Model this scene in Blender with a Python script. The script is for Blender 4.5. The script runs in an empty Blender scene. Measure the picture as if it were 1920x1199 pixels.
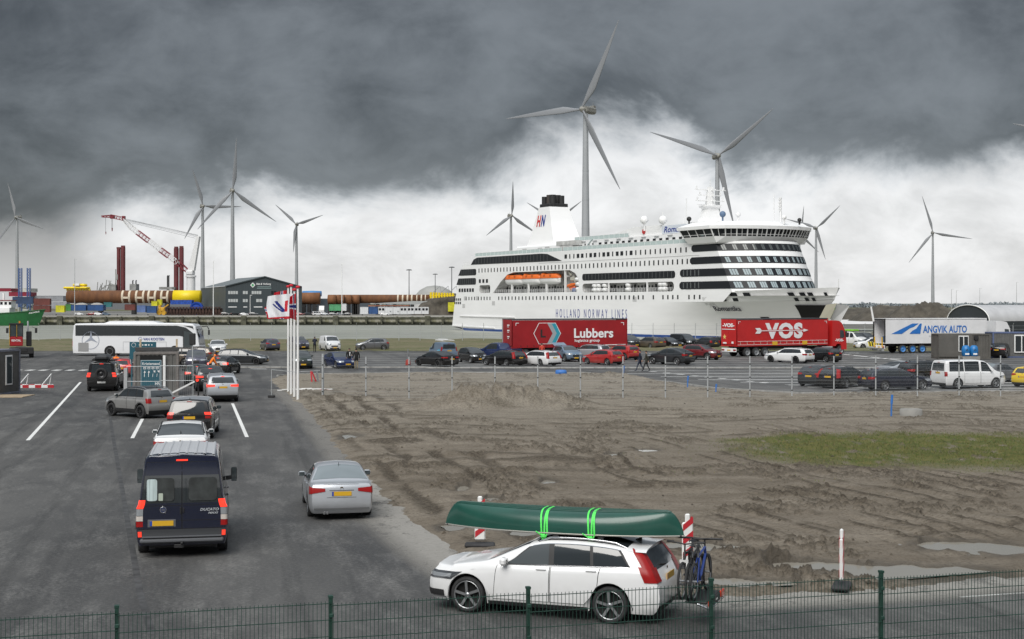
import bpy, math, random
import numpy as np
from mathutils import Vector, Matrix
from mathutils.geometry import tessellate_polygon
R_ = math.radians
random.seed(7); np.random.seed(7)
SC = bpy.context.scene
COL = SC.collection
# ---------------------------------------------------------------- camera, sky, sun, exposure
EYE = 5.8; FPX = 2700.0; CX = 960.0; HY = 569.0      # eye height, focal length and horizon measured on the photograph (1920 px wide)
cd = bpy.data.cameras.new('camera'); cam = bpy.data.objects.new('camera', cd); COL.objects.link(cam)
cam.location = (0, 0, EYE); cam.rotation_euler = (R_(90), 0, 0)
cd.sensor_width = 36.0; cd.lens = FPX / 1920 * 36.0
cd.shift_y = -(599.5 - HY) / 1920.0
cd.clip_start = 0.5; cd.clip_end = 30000
SC.camera = cam
SC.view_settings.view_transform = 'Standard'; SC.view_settings.look = 'None'
SC.view_settings.gamma = 1.0; SC.view_settings.use_curve_mapping = False
SC.view_settings.exposure = 1.08

SUN_EL, SUN_AZ = 46.0, 200.0        # soft sun through cloud, behind the camera and a little to the left (azimuth clockwise from +Y)
sd = bpy.data.lights.new('sun', 'SUN'); sd.energy = 1.5; sd.angle = R_(42); sd.color = (1.0, 0.97, 0.92)
so = bpy.data.objects.new('sun', sd); COL.objects.link(so)
_d = Vector((math.sin(R_(SUN_AZ)) * math.cos(R_(SUN_EL)), math.cos(R_(SUN_AZ)) * math.cos(R_(SUN_EL)), math.sin(R_(SUN_EL))))
so.rotation_euler = _d.to_track_quat('Z', 'Y').to_euler()

def make_world():
    w = bpy.data.worlds.new('World'); SC.world = w; w.use_nodes = True
    nt = w.node_tree; N = nt.nodes; L = nt.links
    for n in list(N): N.remove(n)
    out = N.new('ShaderNodeOutputWorld')
    sky = N.new('ShaderNodeTexSky'); sky.sky_type = 'NISHITA'; sky.sun_disc = False
    sky.sun_elevation = R_(SUN_EL); sky.sun_rotation = R_(SUN_AZ)
    b1 = N.new('ShaderNodeBackground'); b1.inputs[1].default_value = 0.08; L.new(sky.outputs[0], b1.inputs[0])
    b2 = N.new('ShaderNodeBackground'); b2.inputs[1].default_value = 1.0
    mx = N.new('ShaderNodeMixShader'); mx.inputs[0].default_value = 0.96
    L.new(b1.outputs[0], mx.inputs[1]); L.new(b2.outputs[0], mx.inputs[2]); L.new(mx.outputs[0], out.inputs[0])
    def math_(op, a, b=None, c=None, clamp=False):
        n = N.new('ShaderNodeMath'); n.operation = op; n.use_clamp = clamp
        for i, v in enumerate((a, b, c)):
            if v is None: continue
            if isinstance(v, (int, float)): n.inputs[i].default_value = v
            else: L.new(v, n.inputs[i])
        return n.outputs[0]
    def mapr(v, a, b, c, d, smooth=True):
        n = N.new('ShaderNodeMapRange'); n.interpolation_type = 'SMOOTHSTEP' if smooth else 'LINEAR'
        L.new(v, n.inputs[0])
        for i, x in enumerate((a, b, c, d)):
            if isinstance(x, (int, float)): n.inputs[i + 1].default_value = x
            else: L.new(x, n.inputs[i + 1])
        return n.outputs[0]
    tc = N.new('ShaderNodeTexCoord'); sep = N.new('ShaderNodeSeparateXYZ'); L.new(tc.outputs['Generated'], sep.inputs[0])
    az = math_('ARCTAN2', sep.outputs[0], sep.outputs[1])
    el = math_('ARCSINE', sep.outputs[2])
    comb = N.new('ShaderNodeCombineXYZ'); L.new(az, comb.inputs[0]); L.new(math_('MULTIPLY', el, 1.6), comb.inputs[1])
    def noise(scale, detail, off=0.0, rough=0.55, dist=0.0):
        m = N.new('ShaderNodeMapping'); m.inputs['Location'].default_value = (off, off * 0.7, off * 0.3); L.new(comb.outputs[0], m.inputs[0])
        n = N.new('ShaderNodeTexNoise'); n.inputs['Scale'].default_value = scale; n.inputs['Detail'].default_value = detail
        n.inputs['Roughness'].default_value = rough; n.inputs['Distortion'].default_value = dist
        L.new(m.outputs[0], n.inputs[0]); return n.outputs[0]
    n1 = noise(7.0, 8, 3.1, 0.58, 0.25); n2 = noise(2.6, 4, 9.7); n3 = noise(16, 7, 1.3, 0.6, 0.4)
    # lower edge of the dark cloud deck, as elevation over azimuth
    az01 = mapr(az, -math.pi, math.pi, 0, 1, False)
    fc = N.new('ShaderNodeFloatCurve'); L.new(az01, fc.inputs[1])
    cv = fc.mapping.curves[0]
    pts = [(-3.14, .12), (-2.2, .07), (-1.5, .12), (-.9, .06), (-.5, .035), (-.34, .042), (-.29, .062), (-.245, .080), (-.12, .082), (-.05, .084), (.0, .094), (.05, .108), (.09, .116), (.12, .113), (.16, .103), (.22, .092), (.30, .086), (.36, .082), (.6, .10), (1.1, .05), (1.7, .13), (2.4, .08), (3.14, .12)]
    pp = [((a + math.pi) / (2 * math.pi), e) for a, e in pts]
    cv.points[0].location = pp[0]; cv.points[1].location = pp[-1]
    for p in pp[1:-1]: cv.points.new(*p)
    for p in cv.points: p.handle_type = 'AUTO'
    fc.mapping.update()
    edge = fc.outputs[0]
    d = math_('SUBTRACT', el, edge)
    d = math_('ADD', d, math_('MULTIPLY', math_('SUBTRACT', n1, 0.5), 0.16))
    d = math_('ADD', d, math_('MULTIPLY', math_('SUBTRACT', n3, 0.5), 0.05))
    dark = mapr(d, -0.020, 0.028, 0, 1)
    # tone inside the deck and inside the bright band
    deck = mapr(math_('ADD', math_('ADD', math_('MULTIPLY', n1, 0.45), math_('MULTIPLY', n3, 0.2)), math_('MULTIPLY', n2, 0.35)), 0.40, 0.66, 0.0, 1.0)
    deckv = mapr(deck, 0, 1, 0.028, 0.108, False)
    # the deck gets thinner and brighter overhead (the photograph's even soft light)
    hi = mapr(el, 0.28, 0.9, 0, 1)
    thick = mapr(n2, 0.30, 0.70, 0.27, 0.50, False)
    deckv = math_('ADD', math_('MULTIPLY', deckv, math_('SUBTRACT', 1.0, hi)), math_('MULTIPLY', thick, hi))
    bright = mapr(math_('ADD', math_('MULTIPLY', n3, 0.6), math_('MULTIPLY', n1, 0.4)), 0.33, 0.62, 0.325, 0.455)
    low = mapr(el, 0.0, 0.05, 0.92, 1.0)
    bright = math_('MULTIPLY', bright, low)
    # rain curtain at the left: a grey veil down to the horizon
    rain = math_('MULTIPLY', mapr(math_('ADD', az, math_('MULTIPLY', math_('SUBTRACT', n1, .5), .12)), -0.315, -0.245, 1, 0), mapr(az, -1.1, -0.7, 0, 1))
    rainv = mapr(el, 0.0, 0.07, 0.27, 0.13)
    bright = math_('ADD', math_('MULTIPLY', bright, math_('SUBTRACT', 1.0, rain)), math_('MULTIPLY', rainv, rain))
    val = math_('ADD', math_('MULTIPLY', bright, math_('SUBTRACT', 1.0, dark)), math_('MULTIPLY', deckv, dark))
    tint = N.new('ShaderNodeMix'); tint.data_type = 'RGBA'; L.new(dark, tint.inputs[0])
    tint.inputs[6].default_value = (0.985, 0.99, 1.0, 1); tint.inputs[7].default_value = (0.88, 0.96, 1.04, 1)
    vm = N.new('ShaderNodeVectorMath'); vm.operation = 'SCALE'; L.new(tint.outputs[2], vm.inputs[0]); L.new(val, vm.inputs['Scale'])
    L.new(vm.outputs[0], b2.inputs[0])
make_world()

# ---------------------------------------------------------------- placing helpers
def G(px, py, z=0.0):
    """ground point seen at a photograph pixel"""
    D = FPX * (EYE - z) / (py - HY)
    return Vector(((px - CX) * D / FPX, D, z))
def PX(px, py, D):
    """point at distance D seen at a photograph pixel"""
    return Vector(((px - CX) * D / FPX, D, EYE - (py - HY) * D / FPX))

# ---------------------------------------------------------------- mesh builder
class MB:
    def __init__(s): s.v = []; s.f = []; s.m = []; s.s = []; s.M = None
    def add(s, vs, fs, mat=0, smooth=False):
        o = len(s.v)
        if s.M is not None: vs = [tuple(s.M @ Vector(v)) for v in vs]
        s.v.extend([tuple(map(float, v)) for v in vs])
        for f in fs:
            s.f.append(tuple(i + o for i in f)); s.m.append(mat); s.s.append(smooth)
    def box(s, c, d, mat=0, rz=0.0, bev=0.0):
        hx, hy, hz = d[0] / 2, d[1] / 2, d[2] / 2
        cr, sr = math.cos(rz), math.sin(rz)
        def T(x, y, z): return (c[0] + x * cr - y * sr, c[1] + x * sr + y * cr, c[2] + z)
        if bev <= 0:
            vs = [T(x, y, z) for z in (-hz, hz) for y in (-hy, hy) for x in (-hx, hx)]
            s.add(vs, [(0, 2, 3, 1), (4, 5, 7, 6), (0, 1, 5, 4), (2, 6, 7, 3), (0, 4, 6, 2), (1, 3, 7, 5)], mat)
            return
        b = min(bev, hx * .98, hy * .98, hz * .98)
        vs = []; idx = {}
        for sx in (-1, 1):
            for sy in (-1, 1):
                for sz in (-1, 1):
                    for ax in range(3):
                        h = [hx - b, hy - b, hz - b]; h[ax] += b
                        idx[(sx, sy, sz, ax)] = len(vs); vs.append(T(sx * h[0], sy * h[1], sz * h[2]))
        fs = []
        for ax in range(3):
            o = [a for a in range(3) if a != ax]
            for sg in (-1, 1):
                q = []
                for a, b2 in ((-1, -1), (1, -1), (1, 1), (-1, 1)):
                    k = [0, 0, 0]; k[ax] = sg; k[o[0]] = a; k[o[1]] = b2
                    q.append(idx[(k[0], k[1], k[2], ax)])
                fs.append(tuple(q))
        for ax in range(3):
            o = [a for a in range(3) if a != ax]
            for a in (-1, 1):
                for b2 in (-1, 1):
                    q = []
                    for sg, fx in ((-1, o[0]), (1, o[0]), (1, o[1]), (-1, o[1])):
                        k = [0, 0, 0]; k[ax] = sg; k[o[0]] = a; k[o[1]] = b2
                        q.append(idx[(k[0], k[1], k[2], fx)])
                    fs.append(tuple(q))
        for sx in (-1, 1):
            for sy in (-1, 1):
                for sz in (-1, 1): fs.append(tuple(idx[(sx, sy, sz, a)] for a in range(3)))
        s.add(vs, fs, mat)
    def cyl(s, p0, p1, r0, r1=None, n=12, mat=0, caps=True, smooth=True):
        r1 = r0 if r1 is None else r1
        p0 = Vector(p0); p1 = Vector(p1); ax = (p1 - p0).normalized()
        u = ax.orthogonal().normalized(); w = ax.cross(u)
        vs = []
        for p, r in ((p0, r0), (p1, r1)):
            for i in range(n):
                a = 2 * math.pi * i / n; vs.append(tuple(p + (u * math.cos(a) + w * math.sin(a)) * r))
        s.add(vs, [(i, (i + 1) % n, n + (i + 1) % n, n + i) for i in range(n)], mat, smooth)
        if caps:
            s.add(vs[:n], [tuple(range(n - 1, -1, -1))], mat); s.add(vs[n:], [tuple(range(n))], mat)
    def bar(s, p0, p1, w, h=None, mat=0, up=(0, 0, 1)):
        h = w if h is None else h
        p0 = Vector(p0); p1 = Vector(p1); ax = (p1 - p0).normalized(); up = Vector(up)
        if abs(ax.dot(up)) > 0.98: up = Vector((0, 1, 0))
        a = ax.cross(up).normalized(); b = a.cross(ax)
        vs = [tuple(p + a * (sx * w / 2) + b * (sz * h / 2)) for p in (p0, p1) for sx, sz in ((-1, -1), (1, -1), (1, 1), (-1, 1))]
        s.add(vs, [(0, 1, 2, 3), (7, 6, 5, 4), (0, 4, 5, 1), (1, 5, 6, 2), (2, 6, 7, 3), (3, 7, 4, 0)], mat)
    def tube(s, pts, r, n=8, mat=0):
        pts = [Vector(p) for p in pts]; rs = r if isinstance(r, (list, tuple)) else [r] * len(pts)
        vs = []; u = None
        for i, p in enumerate(pts):
            t = (pts[min(i + 1, len(pts) - 1)] - pts[max(i - 1, 0)]).normalized()
            u = t.orthogonal().normalized() if u is None else (u - t * u.dot(t)).normalized()
            w = t.cross(u)
            for k in range(n):
                a = 2 * math.pi * k / n; vs.append(tuple(p + (u * math.cos(a) + w * math.sin(a)) * rs[i]))
        fs = [(i * n + k, i * n + (k + 1) % n, (i + 1) * n + (k + 1) % n, (i + 1) * n + k) for i in range(len(pts) - 1) for k in range(n)]
        s.add(vs, fs, mat, True)
        s.add(vs[:n], [tuple(range(n - 1, -1, -1))], mat); s.add(vs[-n:], [tuple(range(n))], mat)
    def lathe(s, prof, n=24, mat=0, axis='z', c=(0, 0, 0), smooth=True):
        vs = []
        for r, h in prof:
            for i in range(n):
                a = 2 * math.pi * i / n; x, y = r * math.cos(a), r * math.sin(a)
                if axis == 'z': q = (x, y, h)
                elif axis == 'y': q = (x, h, y)
                else: q = (h, x, y)
                vs.append((q[0] + c[0], q[1] + c[1], q[2] + c[2]))
        fs = [(j * n + i, j * n + (i + 1) % n, (j + 1) * n + (i + 1) % n, (j + 1) * n + i) for j in range(len(prof) - 1) for i in range(n)]
        s.add(vs, fs, mat, smooth)
    def grid(s, P, mat=0, smooth=True, closed=False):
        nu = len(P); nv = len(P[0])
        vs = [tuple(p) for row in P for p in row]
        fs = [(i * nv + j, i * nv + (j + 1) % nv, (i + 1) * nv + (j + 1) % nv, (i + 1) * nv + j) for i in range(nu - 1) for j in range(nv if closed else nv - 1)]
        s.add(vs, fs, mat, smooth)
    def prism(s, poly, h0, h1, mat=0, fn=None, smooth=False):
        """extrude a 2-d polygon; fn maps (a, b, h) to a point"""
        fn = fn or (lambda a, b, h: (a, b, h)); n = len(poly)
        A = [fn(a, b, h0) for a, b in poly]; B = [fn(a, b, h1) for a, b in poly]
        tri = tessellate_polygon([[Vector((a, b, 0)) for a, b in poly]])
        s.add(A, [tuple(t) for t in tri], mat); s.add(B, [tuple(reversed(t)) for t in tri], mat)
        s.add(A + B, [(i, (i + 1) % n, n + (i + 1) % n, n + i) for i in range(n)], mat, smooth)
    def sheet(s, outer, holes=(), mat=0, fn=None):
        fn = fn or (lambda a, b: (a, b, 0.0))
        allp = [p for lp in [outer] + list(holes) for p in lp]
        tri = tessellate_polygon([[Vector((a, b, 0)) for a, b in lp] for lp in [outer] + list(holes)])
        s.add([fn(a, b) for a, b in allp], [tuple(t) for t in tri], mat)
    def ball(s, c, r, nu=10, nv=7, mat=0):
        r = (r, r, r) if isinstance(r, (int, float)) else r
        P = [[(c[0] + r[0] * math.sin(math.pi * j / nv) * math.cos(2 * math.pi * i / nu), c[1] + r[1] * math.sin(math.pi * j / nv) * math.sin(2 * math.pi * i / nu), c[2] + r[2] * math.cos(math.pi * j / nv)) for i in range(nu)] for j in range(nv + 1)]
        s.grid(P, mat, True, True)
    def mesh(s, name, mats):
        me = bpy.data.meshes.new(name); me.from_pydata(s.v, [], s.f)
        for m in (mats if isinstance(mats, (list, tuple)) else [mats]): me.materials.append(m)
        me.polygons.foreach_set('material_index', s.m); me.polygons.foreach_set('use_smooth', s.s)
        me.update(); return me
    def build(s, name, mats, parent=None, loc=None, rz=0.0, **props):
        o = bpy.data.objects.new(name, s.mesh(name, mats)); COL.objects.link(o)
        if parent is not None: o.parent = parent
        if loc is not None: o.location = loc
        o.rotation_euler.z = rz
        for k, v in props.items(): o[k] = v
        return o
def thing(name, label, cat, loc=(0, 0, 0), rz=0.0, group=None):
    o = bpy.data.objects.new(name, None); COL.objects.link(o); o.empty_display_size = 0.2
    o.location = loc; o.rotation_euler.z = rz; o['label'] = label; o['category'] = cat
    if group: o['group'] = group
    return o
def tag(o, label, cat, group=None):
    o['label'] = label; o['category'] = cat
    if group: o['group'] = group
    return o
def struct(o): o['kind'] = 'structure'; return o
KIDS = {}
def copy_tree(o, parent=None):
    c = o.copy(); COL.objects.link(c)
    if parent is not None: c.parent = parent
    for ch in o.children: copy_tree(ch, c)
    return c
def place_copy(proto, loc, rz, label, group=None):
    c = copy_tree(proto); c.location = loc; c.rotation_euler.z = rz; c['label'] = label
    if group: c['group'] = group
    return c
def put(name, me, parent=None, loc=None, rz=0.0, **props):
    o = bpy.data.objects.new(name, me); COL.objects.link(o)
    if parent is not None: o.parent = parent
    if loc is not None: o.location = loc
    o.rotation_euler.z = rz
    for k, v in props.items(): o[k] = v
    return o
# ---------------------------------------------------------------- lettering
_FC = {}
def text_mesh(txt, mat, w=None, h=None, depth=0.01, bold=0.0, shear=0.0, space=1.0, align='CENTER'):
    cu = bpy.data.curves.new('lettering', 'FONT'); cu.body = txt; cu.size = 1.0; cu.extrude = depth / 2; cu.offset = bold
    cu.shear = shear; cu.space_character = space; cu.align_x = 'LEFT'; cu.resolution_u = 3
    ob = bpy.data.objects.new('lettering', cu); COL.objects.link(ob)
    dg = bpy.context.evaluated_depsgraph_get()
    me = bpy.data.meshes.new_from_object(ob.evaluated_get(dg))
    bpy.data.objects.remove(ob); bpy.data.curves.remove(cu)
    me.name = 'lettering'
    co = np.zeros(len(me.vertices) * 3); me.vertices.foreach_get('co', co); co = co.reshape(-1, 3)
    mn = co.min(0); mx = co.max(0); sz = mx - mn
    sx = sy = None
    if w is not None: sx = w / sz[0]
    if h is not None: sy = h / sz[1]
    if sx is None: sx = sy
    if sy is None: sy = sx
    co[:, 0] = (co[:, 0] - (mn[0] + mx[0]) / 2) * sx; co[:, 1] = (co[:, 1] - (mn[1] + mx[1]) / 2) * sy
    me.vertices.foreach_set('co', co.ravel()); me.materials.clear(); me.materials.append(mat); me.update()
    return me
def put_text(txt, mat, parent, pos, xdir, ydir=(0, 0, 1), name='lettering', **kw):
    """text centred at pos, reading along xdir with ydir up"""
    me = text_mesh(txt, mat, **kw)
    o = put(name, me, parent)
    x = Vector(xdir).normalized(); y = Vector(ydir).normalized(); z = x.cross(y).normalized(); y = z.cross(x)
    o.matrix_local = Matrix.Translation(Vector(pos)) @ Matrix((x, y, z)).transposed().to_4x4()
    return o
# ---------------------------------------------------------------- materials
MAT = {}
def mat(name, col, rough=0.5, metal=0.0, coat=0.0, spec=0.5, var=0.0, vscale=3.0, bump=0.0, bscale=20.0, bdist=0.02, emit=0.0, emit_col=None, col2=None, stretch=None, dirt=0.0, dirt_z=(0.2, 0.9)):
    if name in MAT: return MAT[name]
    m = bpy.data.materials.new(name); m.use_nodes = True
    nt = m.node_tree; N = nt.nodes; L = nt.links; p = N['Principled BSDF']
    p.inputs['Base Color'].default_value = (*col, 1); p.inputs['Roughness'].default_value = rough
    p.inputs['Metallic'].default_value = metal; p.inputs['Coat Weight'].default_value = coat; p.inputs['Coat Roughness'].default_value = 0.06
    p.inputs['Specular IOR Level'].default_value = spec
    if emit > 0:
        p.inputs['Emission Color'].default_value = (*(emit_col or col), 1); p.inputs['Emission Strength'].default_value = emit
    tc = None
    def coords(st):
        nonlocal tc
        if tc is None: tc = N.new('ShaderNodeTexCoord')
        if st is None: return tc.outputs['Object']
        mp = N.new('ShaderNodeMapping'); mp.inputs['Scale'].default_value = st; L.new(tc.outputs['Object'], mp.inputs[0]); return mp.outputs[0]
    cur = None
    if var > 0 or col2 is not None:
        n = N.new('ShaderNodeTexNoise'); n.inputs['Scale'].default_value = vscale; n.inputs['Detail'].default_value = 6; n.inputs['Roughness'].default_value = 0.6
        L.new(coords(stretch), n.inputs[0])
        r = N.new('ShaderNodeMapRange'); L.new(n.outputs[0], r.inputs[0]); r.inputs[1].default_value = 0.35; r.inputs[2].default_value = 0.65
        mx = N.new('ShaderNodeMix'); mx.data_type = 'RGBA'; L.new(r.outputs[0], mx.inputs[0])
        c2 = col2 if col2 is not None else tuple(c * (1 + var) for c in col); c1 = col if col2 is not None else tuple(c * (1 - var) for c in col)
        mx.inputs[6].default_value = (*c1, 1); mx.inputs[7].default_value = (*c2, 1)
        L.new(mx.outputs[2], p.inputs['Base Color']); cur = mx.outputs[2]
    if dirt > 0:
        t = coords(None); sp = N.new('ShaderNodeSeparateXYZ'); L.new(t, sp.inputs[0])
        r = N.new('ShaderNodeMapRange'); L.new(sp.outputs[2], r.inputs[0]); r.inputs[1].default_value = dirt_z[0]; r.inputs[2].default_value = dirt_z[1]; r.inputs[3].default_value = 1; r.inputs[4].default_value = 0.12
        n = N.new('ShaderNodeTexNoise'); n.inputs['Scale'].default_value = 5; n.inputs['Detail'].default_value = 7; L.new(t, n.inputs[0])
        mu = N.new('ShaderNodeMath'); mu.operation = 'MULTIPLY'; L.new(r.outputs[0], mu.inputs[0]); L.new(n.outputs[0], mu.inputs[1])
        mu2 = N.new('ShaderNodeMath'); mu2.operation = 'MULTIPLY'; L.new(mu.outputs[0], mu2.inputs[0]); mu2.inputs[1].default_value = dirt
        mx = N.new('ShaderNodeMix'); mx.data_type = 'RGBA'; L.new(mu2.outputs[0], mx.inputs[0])
        if cur is not None: L.new(cur, mx.inputs[6])
        else: mx.inputs[6].default_value = (*col, 1)
        mx.inputs[7].default_value = (0.16, 0.14, 0.115, 1); L.new(mx.outputs[2], p.inputs['Base Color'])
        rr = N.new('ShaderNodeMapRange'); L.new(mu2.outputs[0], rr.inputs[0]); rr.inputs[3].default_value = rough; rr.inputs[4].default_value = 0.8; L.new(rr.outputs[0], p.inputs['Roughness'])
    if bump > 0:
        n = N.new('ShaderNodeTexNoise'); n.inputs['Scale'].default_value = bscale; n.inputs['Detail'].default_value = 5
        L.new(coords(stretch), n.inputs[0])
        b = N.new('ShaderNodeBump'); b.inputs['Strength'].default_value = bump; b.inputs['Distance'].default_value = bdist; L.new(n.outputs[0], b.inputs['Height']); L.new(b.outputs[0], p.inputs['Normal'])
    MAT[name] = m; return m
BLACK = mat('black_plastic', (.018, .018, .019), .55)
RUB = mat('tyre_rubber', (.022, .022, .023), .8, var=.3, vscale=8)
GLASS = mat('tinted_glass', (.022, .027, .03), .04, spec=.9, coat=.15)
GLASSL = mat('window_glass', (.05, .062, .066), .03, spec=.8)
CHROME = mat('chrome', (.6, .6, .61), .18, 1.0)
ALLOY = mat('alloy_rim', (.42, .43, .44), .32, .9)
DALLOY = mat('dark_rim', (.03, .03, .032), .35, .5)
REDL = mat('red_lamp_glass', (.28, .008, .008), .35, spec=.3)
BRAKE = mat('lit_brake_lamp', (.5, .03, .02), .2, emit=.6, emit_col=(1, .035, .012), coat=.5)
WHL = mat('clear_lamp_glass', (.34, .36, .38), .12, .35, coat=.8)
DRL = mat('lit_white_lamp', (.8, .8, .78), .2, emit=1.0, emit_col=(1, .97, .9))
PLATE = mat('yellow_plate', (.62, .36, .02), .4)
BLUEP = mat('plate_blue', (.02, .06, .35), .4)
WHITE = mat('white_paint', (.78, .78, .77), .35, coat=.3)
STEEL = mat('galvanised_steel', (.46, .48, .49), .45, .3, var=.12, vscale=12)
GREYM = mat('grey_metal', (.25, .26, .27), .5, .3, var=.15)
SEAM = mat('dark_gap', (.008, .008, .008), .9)
# ================================================================ ground, water, markings
def vnoise(x, y, seed=0):
    xi = np.floor(x).astype(np.int64); yi = np.floor(y).astype(np.int64); xf = x - xi; yf = y - yi
    u = xf * xf * xf * (xf * (xf * 6 - 15) + 10); v = yf * yf * yf * (yf * (yf * 6 - 15) + 10)
    def h(a, b):
        n = (a * 374761393 + b * 668265263 + seed * 1442695041) & 0x7fffffff
        n = ((n ^ (n >> 13)) * 1274126177) & 0x7fffffff
        return ((n ^ (n >> 16)) & 0xffff) / 65535.0
    return (h(xi, yi) * (1 - u) + h(xi + 1, yi) * u) * (1 - v) + (h(xi, yi + 1) * (1 - u) + h(xi + 1, yi + 1) * u) * v
def fbm(x, y, oct=4, seed=0, g=0.5):
    t = 0; a = 1; s = 0
    for i in range(oct):
        t = t + a * vnoise(x * 2 ** i + 17.3 * i, y * 2 ** i + 5.1 * i, seed + i); s += a; a *= g
    return t / s
def sstep(a, b, x):
    t = np.clip((x - a) / (b - a), 0, 1); return t * t * (3 - 2 * t)

def nodemat(name):
    m = bpy.data.materials.new(name); m.use_nodes = True
    nt = m.node_tree
    class H: pass
    h = H(); h.m = m; h.N = nt.nodes; h.L = nt.links; h.p = nt.nodes['Principled BSDF']; h.tc = h.N.new('ShaderNodeTexCoord')
    def noise(scale, detail=5, rough=.55, stretch=None, rot=0.0, dist=0.0):
        src = h.tc.outputs['Object']
        if stretch or rot:
            mp = h.N.new('ShaderNodeMapping'); mp.inputs['Scale'].default_value = stretch or (1, 1, 1); mp.inputs['Rotation'].default_value = (0, 0, rot)
            if rot and stretch:
                m0 = h.N.new('ShaderNodeMapping'); m0.inputs['Rotation'].default_value = (0, 0, rot); h.L.new(src, m0.inputs[0]); src = m0.outputs[0]; mp.inputs['Rotation'].default_value = (0, 0, 0)
            h.L.new(src, mp.inputs[0]); src = mp.outputs[0]
        n = h.N.new('ShaderNodeTexNoise'); n.inputs['Scale'].default_value = scale; n.inputs['Detail'].default_value = detail; n.inputs['Roughness'].default_value = rough; n.inputs['Distortion'].default_value = dist
        h.L.new(src, n.inputs[0]); return n.outputs[0]
    def ramp(v, a, b, c=0.0, d=1.0):
        n = h.N.new('ShaderNodeMapRange'); h.L.new(v, n.inputs[0])
        for i, x in enumerate((a, b, c, d)): n.inputs[i + 1].default_value = x
        return n.outputs[0]
    def mix(f, a, b):
        n = h.N.new('ShaderNodeMix'); n.data_type = 'RGBA'
        if isinstance(f, float): n.inputs[0].default_value = f
        else: h.L.new(f, n.inputs[0])
        for i, x in ((6, a), (7, b)):
            if isinstance(x, tuple): n.inputs[i].default_value = (*x, 1)
            else: h.L.new(x, n.inputs[i])
        return n.outputs[2]
    def mul(a, b, op='MULTIPLY'):
        n = h.N.new('ShaderNodeMath'); n.operation = op
        for i, x in enumerate((a, b)):
            if isinstance(x, (int, float)): n.inputs[i].default_value = x
            else: h.L.new(x, n.inputs[i])
        return n.outputs[0]
    def bump(v, strength, dist):
        b = h.N.new('ShaderNodeBump'); b.inputs['Strength'].default_value = strength; b.inputs['Distance'].default_value = dist; h.L.new(v, b.inputs['Height']); h.L.new(b.outputs[0], h.p.inputs['Normal'])
    def attr(nm):
        a = h.N.new('ShaderNodeAttribute'); a.attribute_name = nm
        s = h.N.new('ShaderNodeSeparateColor'); h.L.new(a.outputs['Color'], s.inputs[0]); return s.outputs
    h.noise, h.ramp, h.mix, h.mul, h.bump, h.attr = noise, ramp, mix, mul, bump, attr
    h.col = lambda c: h.L.new(c, h.p.inputs['Base Color'])
    h.rough = lambda c: h.L.new(c, h.p.inputs['Roughness']) if not isinstance(c, float) else setattr(h.p.inputs['Roughness'], 'default_value', c)
    return h

def asphalt_mat():
    h = nodemat('asphalt')
    big = h.noise(.16, 6, .65, (1, .35, 1), -.18); mid = h.noise(.8, 9, .75, (1, .3, 1), -.2); fine = h.noise(11, 7, .85)
    tr = h.noise(.55, 4, .6, (1.6, .05, 1), -.19)
    base = h.mix(h.ramp(big, .38, .66), (.042, .042, .043), (.108, .106, .103))
    base = h.mix(h.mul(h.ramp(mid, .48, .68), h.ramp(fine, .42, .60, .05, 1)), base, (.22, .215, .205))
    base = h.mix(h.mul(h.ramp(tr, .52, .64), .55), base, (.03, .03, .031))
    base = h.mix(h.mul(h.ramp(fine, .48, .66), .55), base, (.16, .158, .15))
    h.col(base); h.L.new(h.ramp(big, .35, .65, .55, .8), h.p.inputs['Roughness'])
    h.bump(h.mul(fine, 1.0), .5, .012); h.p.inputs['Specular IOR Level'].default_value = .22
    return h.m
def ground_mat():
    h = nodemat('earth_and_grass')
    a = h.noise(.02, 6, .6, (1, .3, 1)); b = h.noise(.5, 6, .6)
    c = h.mix(h.ramp(a, .42, .56), (.14, .12, .085), (.075, .085, .035))
    c = h.mix(h.mul(h.ramp(b, .4, .65), .5), c, (.17, .15, .11)); h.col(c); h.rough(.95); h.bump(b, .6, .3)
    return h.m
def concrete_mat(name='concrete', c0=(.30, .29, .27), c1=(.22, .215, .20)):
    h = nodemat(name); a = h.noise(.12, 6, .65); b = h.noise(2.5, 6, .6)
    c = h.mix(h.ramp(a, .35, .65), c0, c1); c = h.mix(h.mul(h.ramp(b, .5, .7), .35), c, tuple(x * .6 for x in c1)); h.col(c); h.rough(.85); h.bump(b, .2, .02)
    return h.m
ASPH = asphalt_mat(); EARTH = ground_mat(); CONC = concrete_mat(); QUAYC = concrete_mat('quay_concrete', (.22, .215, .20), (.16, .155, .145))

mb = MB()
mb.sheet([(-8000, -80), (6000, -80), (6000, 20000), (-8000, 20000), (-8000, 658), (176, 658), (104, 392), (51, 219), (-8000, 219)], fn=lambda a, b: (a, b, -.05))
struct(mb.build('ground', EARTH))
mb = MB(); mb.sheet([(-420, -60), (260, -60), (260, 170), (60, 178), (-420, 173)], fn=lambda a, b: (a, b, 0.0))
struct(mb.build('asphalt', ASPH))
mb = MB(); mb.sheet([(-420, 658.6), (150, 658.6), (150, 1050), (-420, 1050)], fn=lambda a, b: (a, b, 0.01))
struct(mb.build('quay_apron', QUAYC))
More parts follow.
